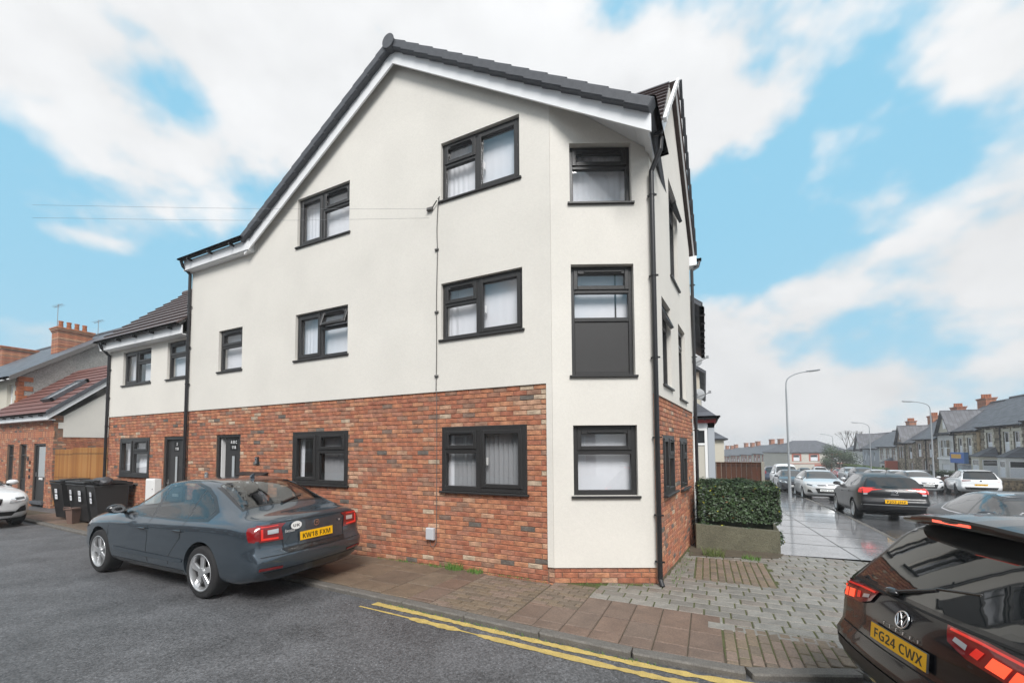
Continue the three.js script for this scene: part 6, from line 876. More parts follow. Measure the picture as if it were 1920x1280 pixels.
{
  const b = thing('neighbour_house', 'neighbouring house with grey bay, red trim and striped upper gable beside the hedge', 'house');
  mesh('wall', [bx(-6, 1.72, -0.6, 5.4, -11.2, -5.2)], MAT.creamWall, b); const strip = []; for (let z = -10.9; z < -5.3; z += 0.36) strip.push(bx(1.72, 1.75, 2.9, 5.4, z, z + 0.16)); mesh('timber_strip', strip, std([0.03, 0.035, 0.03], 0.7), b);
  mesh('roof_slope', [plate([2.02, 5.3, -11.4], [2.02, 5.3, -5.1], [-1.6, 8.2, -5.1], [-1.6, 8.2, -11.4], 0.1), plate([-6, 5.3, -5.1], [-6, 5.3, -11.4], [-1.6, 8.2, -11.4], [-1.6, 8.2, -5.1], 0.1)].map((g) => g), MAT.slate, b); gutterRun(b, [2.06, 5.25, -11.3], [2.06, 5.25, -5.15]);
  const grey = std([0.4, 0.43, 0.47], 0.8), bay = group('bay', b); mesh('bay_wall', [bx(1.72, 2.28, -0.6, 0.95, -8.9, -6.4), bx(2.12, 2.28, 0.95, 2.55, -6.56, -6.4), bx(1.72, 1.76, 0.95, 2.55, -6.56, -6.4), bx(1.72, 2.28, 2.42, 2.55, -8.9, -6.4), bx(2.12, 2.28, 0.95, 2.55, -8.9, -8.74), bx(1.73, 2.2, 0.9, 2.5, -8.6, -8.55)], grey, bay); mesh('bay_trim', bx(1.7, 2.32, 2.55, 2.68, -8.95, -6.36), std([0.28, 0.04, 0.045], 0.5), bay);
  mesh('bay_roof', [plate([1.7, 2.68, -6.28], [2.4, 2.68, -6.28], [1.74, 3.25, -6.9], [1.72, 3.25, -6.9], 0.05), plate([2.4, 2.68, -6.28], [2.4, 2.68, -9.0], [1.74, 3.25, -8.5], [1.74, 3.25, -6.9], 0.05)], MAT.slate, bay); gutterRun(bay, [2.42, 2.68, -6.26], [1.7, 2.68, -6.26], 0.05);
  hWindow(b, 1.77, 2.11, 0.98, 2.42, -6.4, { split: 0.7, net: 0.68, netMat: std([0.5, 0.48, 0.43], 0.9) });
  const st = hWindow(b, -0.9, 0.9, 0.95, 2.42, 0, { cols: 3, split: 0.7 }); st.position.set(2.285, 0, -7.65); st.rotation.y = Math.PI / 2;
  chimneyStack(b, 1.2, 4.3, -12.6, 0.7, 0.9, 1.55, 0); mesh('chimney_cap', bx(0.78, 1.62, 5.84, 6.2, -13.1, -12.1), std([0.4, 0.42, 0.43], 0.8), b);
  for (const [i, [x, y, z]] of [[1.74, 4.3, -6.6], [1.78, 3.4, -6.9]].entries()) { void i; const d = thing('satellite_dish', i ? 'grey satellite dish above the bay roof of the neighbouring house' : 'grey satellite dish high under the gutter of the neighbouring house', 'satellite dish', [x, y, z]); const g = new THREE.SphereGeometry(0.24, 20, 8, 0, 6.2832, 0, 0.7); g.scale(1, 0.5, 1); g.rotateX(Math.PI / 2); g.rotateY(0.5); g.translate(0.12, 0, -0.22); mesh('dish', g, std([0.36, 0.37, 0.38], 0.6, { side: THREE.DoubleSide }), d); mesh('arm', [rod([0.1, -0.1, 0.0], [0.4, -0.02, 0.22], 0.012), new THREE.BoxGeometry(0.07, 0.06, 0.08).translate(0.42, 0, 0.24)], MAT.metalGrey, d); mesh('mount', rod([0.12, 0, -0.05], [-0.25, -0.15, -0.05], 0.018), MAT.metalGrey, d); }
  const c = thing('cream_house', 'cream house with dark hipped bay roof beyond the brown fence', 'house'); mesh('wall', bx(-6, 1.9, -0.8, 5.0, -24, -12.8), MAT.creamWall, c); mesh('bay', [bx(1.9, 2.75, -0.8, 2.25, -15.6, -13.4)], MAT.creamWall, c); mesh('bay_roof', [plate([1.85, 2.25, -13.25], [2.9, 2.25, -13.25], [1.92, 2.9, -14.3], [1.88, 2.9, -14.3], 0.06), plate([2.9, 2.25, -13.25], [2.9, 2.25, -15.8], [1.92, 2.9, -14.8], [1.92, 2.9, -14.3], 0.06)], MAT.slate, c); hWindow(c, 2.1, 2.6, 0.6, 1.7, -13.4, { split: 0.6 }); mesh('roof_slope', plate([2.1, 4.9, -24.2], [2.1, 4.9, -12.6], [-1.6, 7.6, -12.6], [-1.6, 7.6, -24.2], 0.1), MAT.slate, c);
}
// ---------------------------------------------------------------- street lamps
function streetLamp(x, z, h, dir, label) {
  const l = thing('street_lamp', label, 'street lamp', [x, gy(z) - 0.02, z], dir > 0 ? 0.2 : Math.PI, 'tall street lamps along the side street'), R = 0.85;
  mesh('column', [new THREE.CylinderGeometry(0.062, 0.085, 1.5, 14).translate(0, 0.75, 0), new THREE.CylinderGeometry(0.038, 0.058, h - 1.5 - R, 12).translate(0, 1.5 + (h - 1.5 - R) / 2, 0)], MAT.galv, l);
  mesh('bracket_arm', tube([[0, h - R, 0], [0.03, h - R * 0.55, 0], [0.2, h - 0.22, 0], [0.6, h - 0.04, 0], [1.05, h + 0.04, 0]], 0.03, 20, 8), MAT.galv, l);
  const g = bev(0.62, 0.07, 0.2, 0.03); g.rotateZ(0.09); mesh('lantern', g.translate(1.32, h + 0.07, 0), MAT.galv, l); mesh('lens', bev(0.4, 0.02, 0.14, 0.008).rotateZ(0.09).translate(1.36, h + 0.03, 0), std([0.6, 0.6, 0.58], 0.3), l); mesh('service_door', bevAt(-0.03, 0.03, 0.5, 0.95, 0.072, 0.084, 0.003), MAT.galv, l);
}
streetLamp(6.12, -20.9, 6.75, 1, 'tall grey street lamp on the footway beside the silver hatchback');
streetLamp(17.8, -36.6, 6.75, -1, 'street lamp standing in front of the white gabled house with the blue sign'); streetLamp(19.3, -55, 6.75, -1, 'street lamp in front of the long green hedge'); streetLamp(20.6, -76, 6.75, -1, 'farthest street lamp, rising beside the round bushy tree');

// ---------------------------------------------------------------- terraces on the far side of the side street
const TH = -(Math.PI / 2 + 0.045), X0 = 21, KF = 0.045, fx = (z) => X0 + KF * -z;
MAT.stoneA = std([0.5, 0.46, 0.4], 0.95, { map: R_(T.stone, 0.45), bumpMap: R_(T.stone, 0.45), bumpScale: 0.03 }); MAT.stoneB = std([0.6, 0.52, 0.45], 0.95, { map: R_(T.stone, 0.5), bumpMap: R_(T.stone, 0.5), bumpScale: 0.03 });
MAT.whiteWall = std([0.74, 0.75, 0.76], 0.85, { map: R_(T.render, 0.3) }); MAT.blueWall = std([0.5, 0.54, 0.62], 0.85, { map: R_(T.render, 0.3) }); MAT.quoinTan = std([0.52, 0.38, 0.22], 0.9, { map: R_(T.grain, 1) }); MAT.quoinPink = std([0.55, 0.44, 0.38], 0.9, { map: R_(T.grain, 1) }); MAT.tanWall = std([0.64, 0.57, 0.48], 0.9, { map: R_(T.stone, 0.6) });
// local frame: x runs towards the camera along the street, z out to the road; origin at the far end of the front, on the ground
function terrace(o) {
  const z1 = o.z1, L = Math.abs(o.z1 - o.z0), x = fx(z1), b = thing('terrace_house', o.label, 'house', [x, gy((o.z0 + z1) / 2), z1], TH, 'terraced houses across the side street'), H = o.h, D = 7.5, yr = H + (o.rise ?? 2.6);
  const holes = [...(o.wins ?? []), ...(o.doors ?? [])].map((q) => rect(q[0], q[1], q[2], q[3]));
  mesh('front_wall', slab(rect(0, L, -1, H), holes, -0.3, 0), o.wall, b); mesh('side_wall', [bx(0, 0.25, -1, H, -D, -0.3), bx(L - 0.25, L, -1, H, -D, -0.3), bx(0.25, L - 0.25, -1, H, -D, -D + 0.25)], o.side ?? o.wall, b);
  mesh('gable_end', [slab([[0.3, H], [D, H], [D / 2, yr - 0.12]], [], 0, 0.2).rotateY(Math.PI / 2).translate(L - 0.2, 0, 0), slab([[0.3, H], [D, H], [D / 2, yr - 0.12]], [], 0, 0.2).rotateY(Math.PI / 2).translate(0, 0, 0)], o.side ?? o.wall, b);
  mesh('roof', [plate([-0.05, H - 0.08, 0.3], [L + 0.05, H - 0.08, 0.3], [L + 0.05, yr, -D / 2], [-0.05, yr, -D / 2], 0.1), plate([L + 0.05, H - 0.08, -D - 0.3], [-0.05, H - 0.08, -D - 0.3], [-0.05, yr, -D / 2], [L + 0.05, yr, -D / 2], 0.1)], o.roof ?? MAT.slateDark, b); mesh('ridge', rod([0, yr + 0.02, -D / 2], [L, yr + 0.02, -D / 2], 0.1, 8), o.roof ?? MAT.slateDark, b);
  gutterRun(b, [0, H - 0.1, 0.34], [L, H - 0.1, 0.34], 0.06); if (o.pipe !== undefined) mesh('downpipe', rod([o.pipe, 0, 0.1], [o.pipe, H - 0.15, 0.1], 0.045), MAT.blackPipe, b);
  for (const q of o.wins ?? []) hWindow(b, q[0], q[1], q[2], q[3], -0.06, { split: 0.5, cols: q[4] ?? 1, net: q[5] ?? 0.55, netMat: MAT.curtain, sill: 1, sillMat: o.dress ?? MAT.upvc });
  for (const q of o.doors ?? []) { const d = group('door', b); mesh('door_leaf', bevAt(q[0] + 0.06, q[1] - 0.06, 0, q[3] - 0.4, -0.2, -0.14, 0.01), o.doorMat ?? MAT.door, d); mesh('fanlight', bevAt(q[0] + 0.06, q[1] - 0.06, q[3] - 0.38, q[3] - 0.06, -0.2, -0.16, 0.004), MAT.houseGlass, d); mesh('door_frame', frameRing(q[0], q[1], 0, q[3], 0.06, -0.22, -0.1), MAT.upvc, d); }
  const qs = []; for (const q of [...(o.wins ?? []), ...(o.doors ?? [])]) if (o.dress) for (let y = q[2]; y < q[3] + 0.2; y += 0.25) { const k = Math.round(y / 0.25) % 2 ? 0.3 : 0.18; qs.push(bx(q[0] - k, q[0], y, y + 0.235, -0.2, 0.03), bx(q[1], q[1] + k, y, y + 0.235, -0.2, 0.03)); } if (qs.length) { for (const q of [...(o.wins ?? [])]) qs.push(bx(q[0], q[1], q[3], q[3] + 0.22, -0.2, 0.025)); mesh('dressing', qs, o.dress, b); }
  if (o.quoins) mesh('quoin', o.quoins.flatMap((xx) => [...Array(Math.floor(H / 0.3))].map((_, k) => bx(xx - (k % 2 ? 0.28 : 0.16), xx + (k % 2 ? 0.28 : 0.16), k * 0.3, k * 0.3 + 0.285, -0.2, 0.045))), o.quoinMat, b);
  for (const q of o.bays ?? []) { const g = group('bay', b), [a, c, dep, top] = q, e = 0.45; const P = [[a, 0], [a + e, dep], [c - e, dep], [c, 0]]; for (let i = 0; i < 3; i++) { const [p0, p1] = [P[i], P[i + 1]], w = Math.hypot(p1[0] - p0[0], p1[1] - p0[1]), s = group('bay_face', b); s.position.set(p0[0], 0, p0[1]); s.rotation.y = -Math.atan2(p1[1] - p0[1], p1[0] - p0[0]); const m = 0.13; mesh('face', slab(rect(0, w, -1, top), [rect(m, w - m, 0.75, top - 0.25)], -0.15, 0), q[4] ?? MAT.upvc, s); const ww = hWindow(s, m, w - m, 0.75, top - 0.25, -0.02, { split: 0.68, net: 0.7, netMat: MAT.curtain, sill: 0, name: 'bay_sash', cols: 1 }); for (const ch of [...ww.children]) s.add(ch); s.remove(ww); } const ap = top + 0.75; for (let i = 0; i < 3; i++) { const p0 = P[i], p1 = P[i + 1], ox = (x) => x + (x - (a + c) / 2) * 0.1; mesh('bay_roof', plate([ox(p0[0]), top, p0[1] + 0.12], [ox(p1[0]), top, p1[1] + 0.12], [lerp(p1[0], (a + c) / 2, 0.55), ap, 0.0], [lerp(p0[0], (a + c) / 2, 0.55), ap, 0.0], 0.05), o.roof ?? MAT.slateDark, g); } }
  if (o.gable) { const [a, c, hh, ap] = o.gable, m = (a + c) / 2, g = group('cross_gable', b); mesh('gable_wall', slab([[a, hh], [c, hh], [m, ap]], [], -0.2, 0.02), o.gableMat ?? o.wall, g); mesh('gable_roof', [plate([a - 0.25, hh - 0.2, 0.3], [m, ap + 0.15, 0.3], [m, ap + 0.15, -D / 2], [a - 0.25, hh - 0.2, -D / 2], 0.09), plate([m, ap + 0.15, 0.3], [c + 0.25, hh - 0.2, 0.3], [c + 0.25, hh - 0.2, -D / 2], [m, ap + 0.15, -D / 2], 0.09)].map((x2) => x2), o.roof ?? MAT.slateDark, g); mesh('gable_window', bevAt(m - 0.28, m + 0.28, hh + 0.45, Math.min(hh + 1.35, ap - 0.55), 0.0, 0.05, 0.01), MAT.upvc, g); }
  for (const [cx, w] of o.chims ?? []) chimneyStack(b, cx, yr - 0.5, -D / 2, w, 0.7, 1.65, 4);
  if (o.extra) o.extra(b, L); return b;
}
MAT.slateDark = std([0.17, 0.176, 0.19], 0.55, { map: R_(T.slate, 0.3) });
MAT.redBrick = brickMerged;
const gSlope = 0;
terrace({ z0: -30.2, z1: -36.1, h: 4.95, wall: MAT.whiteWall, label: 'white terrace house with slate roof at the right end of the row', wins: [[0.6, 1.5, 2.75, 4.4], [2.4, 3.3, 2.75, 4.4]], bays: [[1.9, 4.4, 0.9, 2.5]], dress: MAT.upvc, doors: [[0.5, 1.4, 0, 2.4]], pipe: 5.7, rise: 2.9 });
terrace({ z0: -36.2, z1: -42.1, h: 4.98, wall: MAT.stoneA, label: 'stone terrace house with cream painted window surrounds and two roofed bays', wins: [[0.9, 1.75, 2.75, 4.45], [3.2, 4.0, 2.75, 4.45], [4.5, 5.3, 2.75, 4.45]], bays: [[0.5, 2.7, 1.0, 2.55, MAT.creamWall], [4.3, 6.2, 1.0, 2.55, MAT.whiteWall]], dress: MAT.creamWall, doors: [[3.1, 3.95, 0, 2.4]], pipe: 3.0, rise: 2.9, side: MAT.stoneA });
terrace({ z0: -42.2, z1: -46.6, h: 4.95, wall: MAT.tanWall, label: 'tan stone house with a blue shop sign over its white shopfront', wins: [[0.7, 1.45, 2.8, 4.3], [2.3, 3.05, 2.8, 4.3]], quoins: [4.2], quoinMat: MAT.quoinTan, dress: MAT.creamWall, chims: [], rise: 2.9, pipe: 0.15,
  extra: (b) => { const s = group('shopfront', b); mesh('shop_window', [bevAt(0.5, 3.6, 0.4, 2.0, 0.02, 0.08, 0.01)], MAT.houseGlass, s); mesh('shop_blind', [...Array(14)].map((_, i) => bevAt(0.6 + i * 0.215, 0.72 + i * 0.215, 0.5, 1.9, 0.09, 0.1, 0.002)), MAT.curtain, s); mesh('shop_frame', [...frameRing(0.4, 3.7, 0.3, 2.1, 0.12, 0.02, 0.12), bevAt(0.4, 3.7, -0.2, 0.32, 0.02, 0.1, 0.01)], MAT.darkFrame, s); const t = printTex(256, 96, (c) => { c.fillStyle = '#2f62b0'; c.fillRect(0, 0, 256, 96); c.fillStyle = '#e3b23c'; c.fillRect(20, 14, 190, 40); c.fillStyle = '#c98f2a'; for (let i = 0; i < 9; i++) c.fillRect(28 + i * 20, 20, 11, 28); }); const sg = mesh('shop_sign', bev(2.5, 0.95, 0.3, 0.02), std([0.1, 0.22, 0.48], 0.5), s); sg.position.set(2.5, 2.55, 0.65); mesh('sign_face', new THREE.PlaneGeometry(2.4, 0.88).translate(0, 0, 0.153), std([1, 1, 1], 0.5, { map: t }), sg); mesh('bracket', [bx(1.4, 1.5, 2.4, 2.6, 0, 0.5), bx(3.5, 3.6, 2.4, 2.6, 0, 0.5)], MAT.blackPipe, s); } });
terrace({ z0: -46.7, z1: -50.1, h: 4.95, wall: MAT.whiteWall, gableMat: MAT.creamWall, label: 'white gabled house with stone panels between its tall windows', wins: [[0.35, 0.75, 2.75, 4.2], [1.1, 1.9, 2.75, 4.35, 2], [2.6, 3.0, 2.75, 4.2], [0.7, 2.3, 0.5, 2.0, 6, 1]], gable: [0.2, 3.2, 4.95, 7.05], rise: 2.9, extra: (b) => { for (const [a, c] of [[0.8, 1.05], [1.95, 2.5]]) for (const y of [2.8, 3.6]) mesh('stone_panel', bevAt(a, c, y, y + 0.7, 0, 0.03, 0.01), MAT.stoneA, b); mesh('string_course', bevAt(0, 3.4, 2.45, 2.6, 0, 0.1, 0.01), MAT.upvc, b); } });
terrace({ z0: -50.2, z1: -55.6, h: 4.7, wall: MAT.stoneB, label: 'pinkish stone terrace house beside the white gabled house', wins: [[0.5, 1.5, 2.75, 4.2, 2], [3.3, 4.4, 2.75, 4.2, 2], [3.3, 4.4, 0.6, 2.0, 2]], dress: MAT.quoinPink, doors: [[1.9, 2.7, 0, 2.3]], pipe: 2.9, chims: [[5.2, 1.6]], rise: 2.7 });
terrace({ z0: -55.7, z1: -61.4, h: 4.55, wall: MAT.tanWall, gableMat: MAT.quoinPink, label: 'tan terrace house with a pale front gable beside the red porch', wins: [[0.5, 1.1, 2.7, 4.1], [1.4, 2.0, 2.7, 4.1], [3.8, 4.7, 2.7, 4.1]], gable: [0.1, 2.5, 4.5, 6.5], dress: MAT.quoinPink, doors: [[4, 4.8, 0, 2.2]], chims: [[5.4, 1.5]], rise: 2.7, pipe: 2.9, extra: (b) => mesh('red_porch', bx(-0.3, 0.15, 0, 2.3, 0.05, 1.2), std([0.5, 0.12, 0.07], 0.7), b) });
terrace({ z0: -61.6, z1: -68.5, h: 4.35, wall: MAT.whiteWall, label: 'white painted terrace house with a small porch roof behind the hedge', wins: [[0.8, 1.5, 2.6, 3.9], [3.2, 3.9, 2.6, 3.9], [5.4, 6.1, 2.6, 3.9]], bays: [[3.6, 6.0, 0.9, 2.2]], chims: [[6.4, 1.6]], rise: 2.6, dress: MAT.quoinPink });
terrace({ z0: -68.6, z1: -76.5, h: 4.4, wall: MAT.blueWall, label: 'pale blue painted terrace house behind the bushy tree and hedge', wins: [[0.8, 1.5, 2.6, 3.9], [2.6, 3.3, 2.6, 3.9], [5.4, 6.1, 2.6, 3.9]], pipe: 4.2, rise: 2.6, chims: [[7.2, 1.4]] });
terrace({ z0: -76.6, z1: -86, h: 4.5, wall: MAT.whiteWall, label: 'white house with front gable at the far end of the row', wins: [[1, 1.7, 2.6, 3.9], [5.4, 6.1, 2.6, 3.9]], gable: [5.5, 9.2, 4.5, 6.9], rise: 2.6 });
// houses where the street bends away, pale with red brick window surrounds
MAT.paleWall = std([0.62, 0.6, 0.55], 0.9, { map: R_(T.render, 0.25) }); MAT.redTrim = std([0.42, 0.13, 0.09], 0.85);
function bendHouse(ax, az, bx_, bz, h, o) {
  const L = Math.hypot(bx_ - ax, bz - az), b = thing('bend_house', o.label, 'house', [ax, gy((az + bz) / 2) - 0.2, az], -Math.atan2(bz - az, bx_ - ax), 'houses where the side street bends'), D = 8; mesh('front_wall', slab(rect(0, L, -1, h), (o.wins ?? []).map((q) => rect(...q.slice(0, 4))), -0.3, 0), MAT.paleWall, b); mesh('side_wall', [bx(0, 0.25, -1, h, -D, -0.3), bx(L - 0.25, L, -1, h, -D, -0.3)], MAT.paleWall, b);
  const yr = h + 2.3, hip = o.hip ? 3.6 : 0; mesh('roof', [plate([-0.3, h, 0.35], [L + 0.3, h, 0.35], [L - hip, yr, -D / 2], [hip, yr, -D / 2], 0.1), plate([L + 0.3, h, -D], [-0.3, h, -D], [hip, yr, -D / 2], [L - hip, yr, -D / 2], 0.1), ...(hip ? [plate([-0.3, h, -D], [-0.3, h, 0.35], [hip, yr, -D / 2], [hip - 0.02, yr, -D / 2 - 0.01], 0.1), plate([L + 0.3, h, 0.35], [L + 0.3, h, -D], [L - hip, yr, -D / 2 - 0.01], [L - hip, yr, -D / 2], 0.1)] : [])], o.roof ?? MAT.slate, b); if (!hip) mesh('gable_end', [slab([[0.3, h], [D, h], [D / 2, yr - 0.1]], [], 0, 0.2).rotateY(Math.PI / 2), slab([[0.3, h], [D, h], [D / 2, yr - 0.1]], [], 0, 0.2).rotateY(Math.PI / 2).translate(L - 0.2, 0, 0)], MAT.paleWall, b);
  for (const q of o.wins ?? []) { hWindow(b, q[0], q[1], q[2], q[3], -0.05, { net: 0.6, netMat: MAT.curtain, split: q[2] < 0.2 ? 0.7 : 0.5 }); const t = 0.28; mesh('surround', [bx(q[0] - t, q[0], q[2] - 0.1, q[3] + t, -0.1, 0.04), bx(q[1], q[1] + t, q[2] - 0.1, q[3] + t, -0.1, 0.04), bx(q[0], q[1], q[3], q[3] + t, -0.1, 0.04)], MAT.redTrim, b); } mesh('string_course', bx(0, L, 2.3, 2.42, -0.1, 0.06), MAT.redTrim, b); for (const c of o.chims ?? []) chimneyStack(b, c, yr - 0.5, -D / 2, 1.4, 0.7, 1.5, 0); return b;
}
bendHouse(16.3, -88, 27.2, -92.8, 4.5, { hip: 1, roof: MAT.slateDark, label: 'hip roofed pale house with red brick window surrounds facing down the street', wins: [[1.0, 2.2, 2.9, 4.0], [4.2, 5.6, 2.9, 4.0], [8.4, 9.8, 2.9, 4.0], [5.2, 6.4, 0.7, 1.9], [7.0, 7.9, 0.05, 2.0]] });
{ let ax = 14.0, az = -97.2; const dx = (4.7 - 16.2) / 49, dz = (-137 + 88) / 49; for (let i = 0; i < 6; i++) { const L = 8.3, bx2 = ax + dx * L, bz2 = az + dz * L; bendHouse(bx2, bz2, ax - dx * 0.05, az - dz * 0.05, 4.45, { label: ['first', 'second', 'third', 'fourth', 'fifth', 'sixth'][i] + ' pale terrace house from the hip roofed house along the bend', wins: [[1.0, 1.9, 2.8, 4.0], [3.2, 4.1, 2.8, 4.0], [6.0, 7.2, 2.8, 4.0], [1.0, 2.6, 0.6, 1.9], [5.6, 7.4, 0.6, 1.9]], chims: i % 2 ? [0.3] : [0.3, 5] }); ax = bx2; az = bz2; } }

// garden walls, hedge and tree on the far footway
{
  const r = rng(88), w = thing('garden_wall', 'low stone garden wall along the far footway behind the white SUV', 'wall'); mesh('stone_run', [plate([18.85, gy(-22) - 0.1, -22], [18.85 + 0.045 * 14, gy(-36) - 0.1, -36], [18.85 + 0.045 * 14, gy(-36) + 0.95, -36], [18.85, gy(-22) + 0.95, -22], 0.25)], std([0.4, 0.33, 0.24], 0.95, { map: R_(T.stone, 0.7), bumpMap: R_(T.stone, 0.7), bumpScale: 0.03 }), w); mesh('coping', plate([18.78, gy(-22) + 0.96, -22], [18.78 + 0.63, gy(-36) + 0.96, -36], [19.1 + 0.63, gy(-36) + 1.0, -36], [19.1, gy(-22) + 1.0, -22], 0.06), MAT.kerb, w);
  const w2 = thing('brick_garden_wall', 'low red brick garden wall beside the street lamp and small hedge', 'wall'); mesh('brick_run', plate([19.5, gy(-37) - 0.1, -37], [20.2, gy(-50) - 0.1, -50], [20.2, gy(-50) + 0.9, -50], [19.5, gy(-37) + 0.9, -37], 0.22), std([0.34, 0.16, 0.12], 0.9, { map: R_(T.stone, 1.2) }), w2);
  const hd = (n, l, x0, x1, y1, z0, z1, c, sd, cnt, leaf) => boxHedge({ name: n, label: l, box: [x0, x1, gy((z0 + z1) / 2), gy((z0 + z1) / 2) + y1, z0, z1], n: cnt, leaf, seed: sd, tint: (q, p) => { const v = 0.7 + q() * 0.7; return c.map((k) => k * v); } });
  hd('long_hedge', 'long bright green clipped hedge in front of the white terrace house', 20.5, 21.9, 1.75, -72, -58, [0.11, 0.17, 0.035], 71, 6000, 0.07); hd('small_hedge', 'small dark hedge behind the brick garden wall', 19.8, 20.6, 1.35, -42.5, -37.2, [0.05, 0.08, 0.03], 72, 2200, 0.05);
  function tree(x, z, rad, cy, n, c, label, seed) {
    const t = thing('street_tree', label, 'tree', [x, gy(z), z]), q = rng(seed), lobes = []; for (let i = 0; i < 22; i++) { const a = q() * 6.28, e = (q() - 0.4) * 1.6, d = rad * (0.35 + 0.5 * q()); lobes.push([V(Math.cos(a) * Math.cos(e) * d, cy + Math.sin(e) * d * 0.8, Math.sin(a) * Math.cos(e) * d), rad * (0.25 + 0.25 * q())]); }
    mesh('trunk', [rod([0, 0, 0], [0.05, cy * 0.7, 0], 0.16, 10, 0.1), ...lobes.slice(0, 7).map(([p]) => rod([0.05, cy * 0.55, 0], p, 0.06, 6, 0.02))], MAT.bark, t);
    const cr = mesh('crown', leafCloud(n, (g) => { const [p, r2] = lobes[Math.floor(g() * lobes.length)], nn = V(g() - 0.5, g() - 0.5, g() - 0.5).normalize(); return { p: p.clone().addScaledVector(nn, r2 * Math.pow(g(), 0.4)), n: nn }; }, 0.085, q, (g) => { const v = 0.6 + g() * 0.9; return c.map((k) => k * v); }), MAT.leaf, t); cr.userData.kind = 'stuff'; return t;
  }
  tree(20.2, -71.5, 2.7, 2.75, 7000, [0.055, 0.085, 0.04], 'round bushy green tree on the far footway before the bend', 91);
  const bt = thing('bare_tree', 'leafless tree rising behind the hip roofed house roofline', 'tree', [31, gy(-108), -108]), tw = []; const grow = (p, d, l, rr, k) => { const e = p.clone().addScaledVector(d, l); tw.push(rod(p, e, rr, 5, rr * 0.65)); if (k) for (let i = 0; i < 3; i++) grow(e, d.clone().add(V(r() - 0.5, r() * 0.4, r() - 0.5).multiplyScalar(1.1)).normalize(), l * 0.72, rr * 0.6, k - 1); }; grow(V(0, 0, 0), V(0, 1, 0), 3.4, 0.18, 4); mesh('trunk', tw.slice(0, 1), MAT.bark, bt); mesh('branches', tw.slice(1), MAT.bark, bt);
  // person in a teal hooded coat, stooping by the wall
}
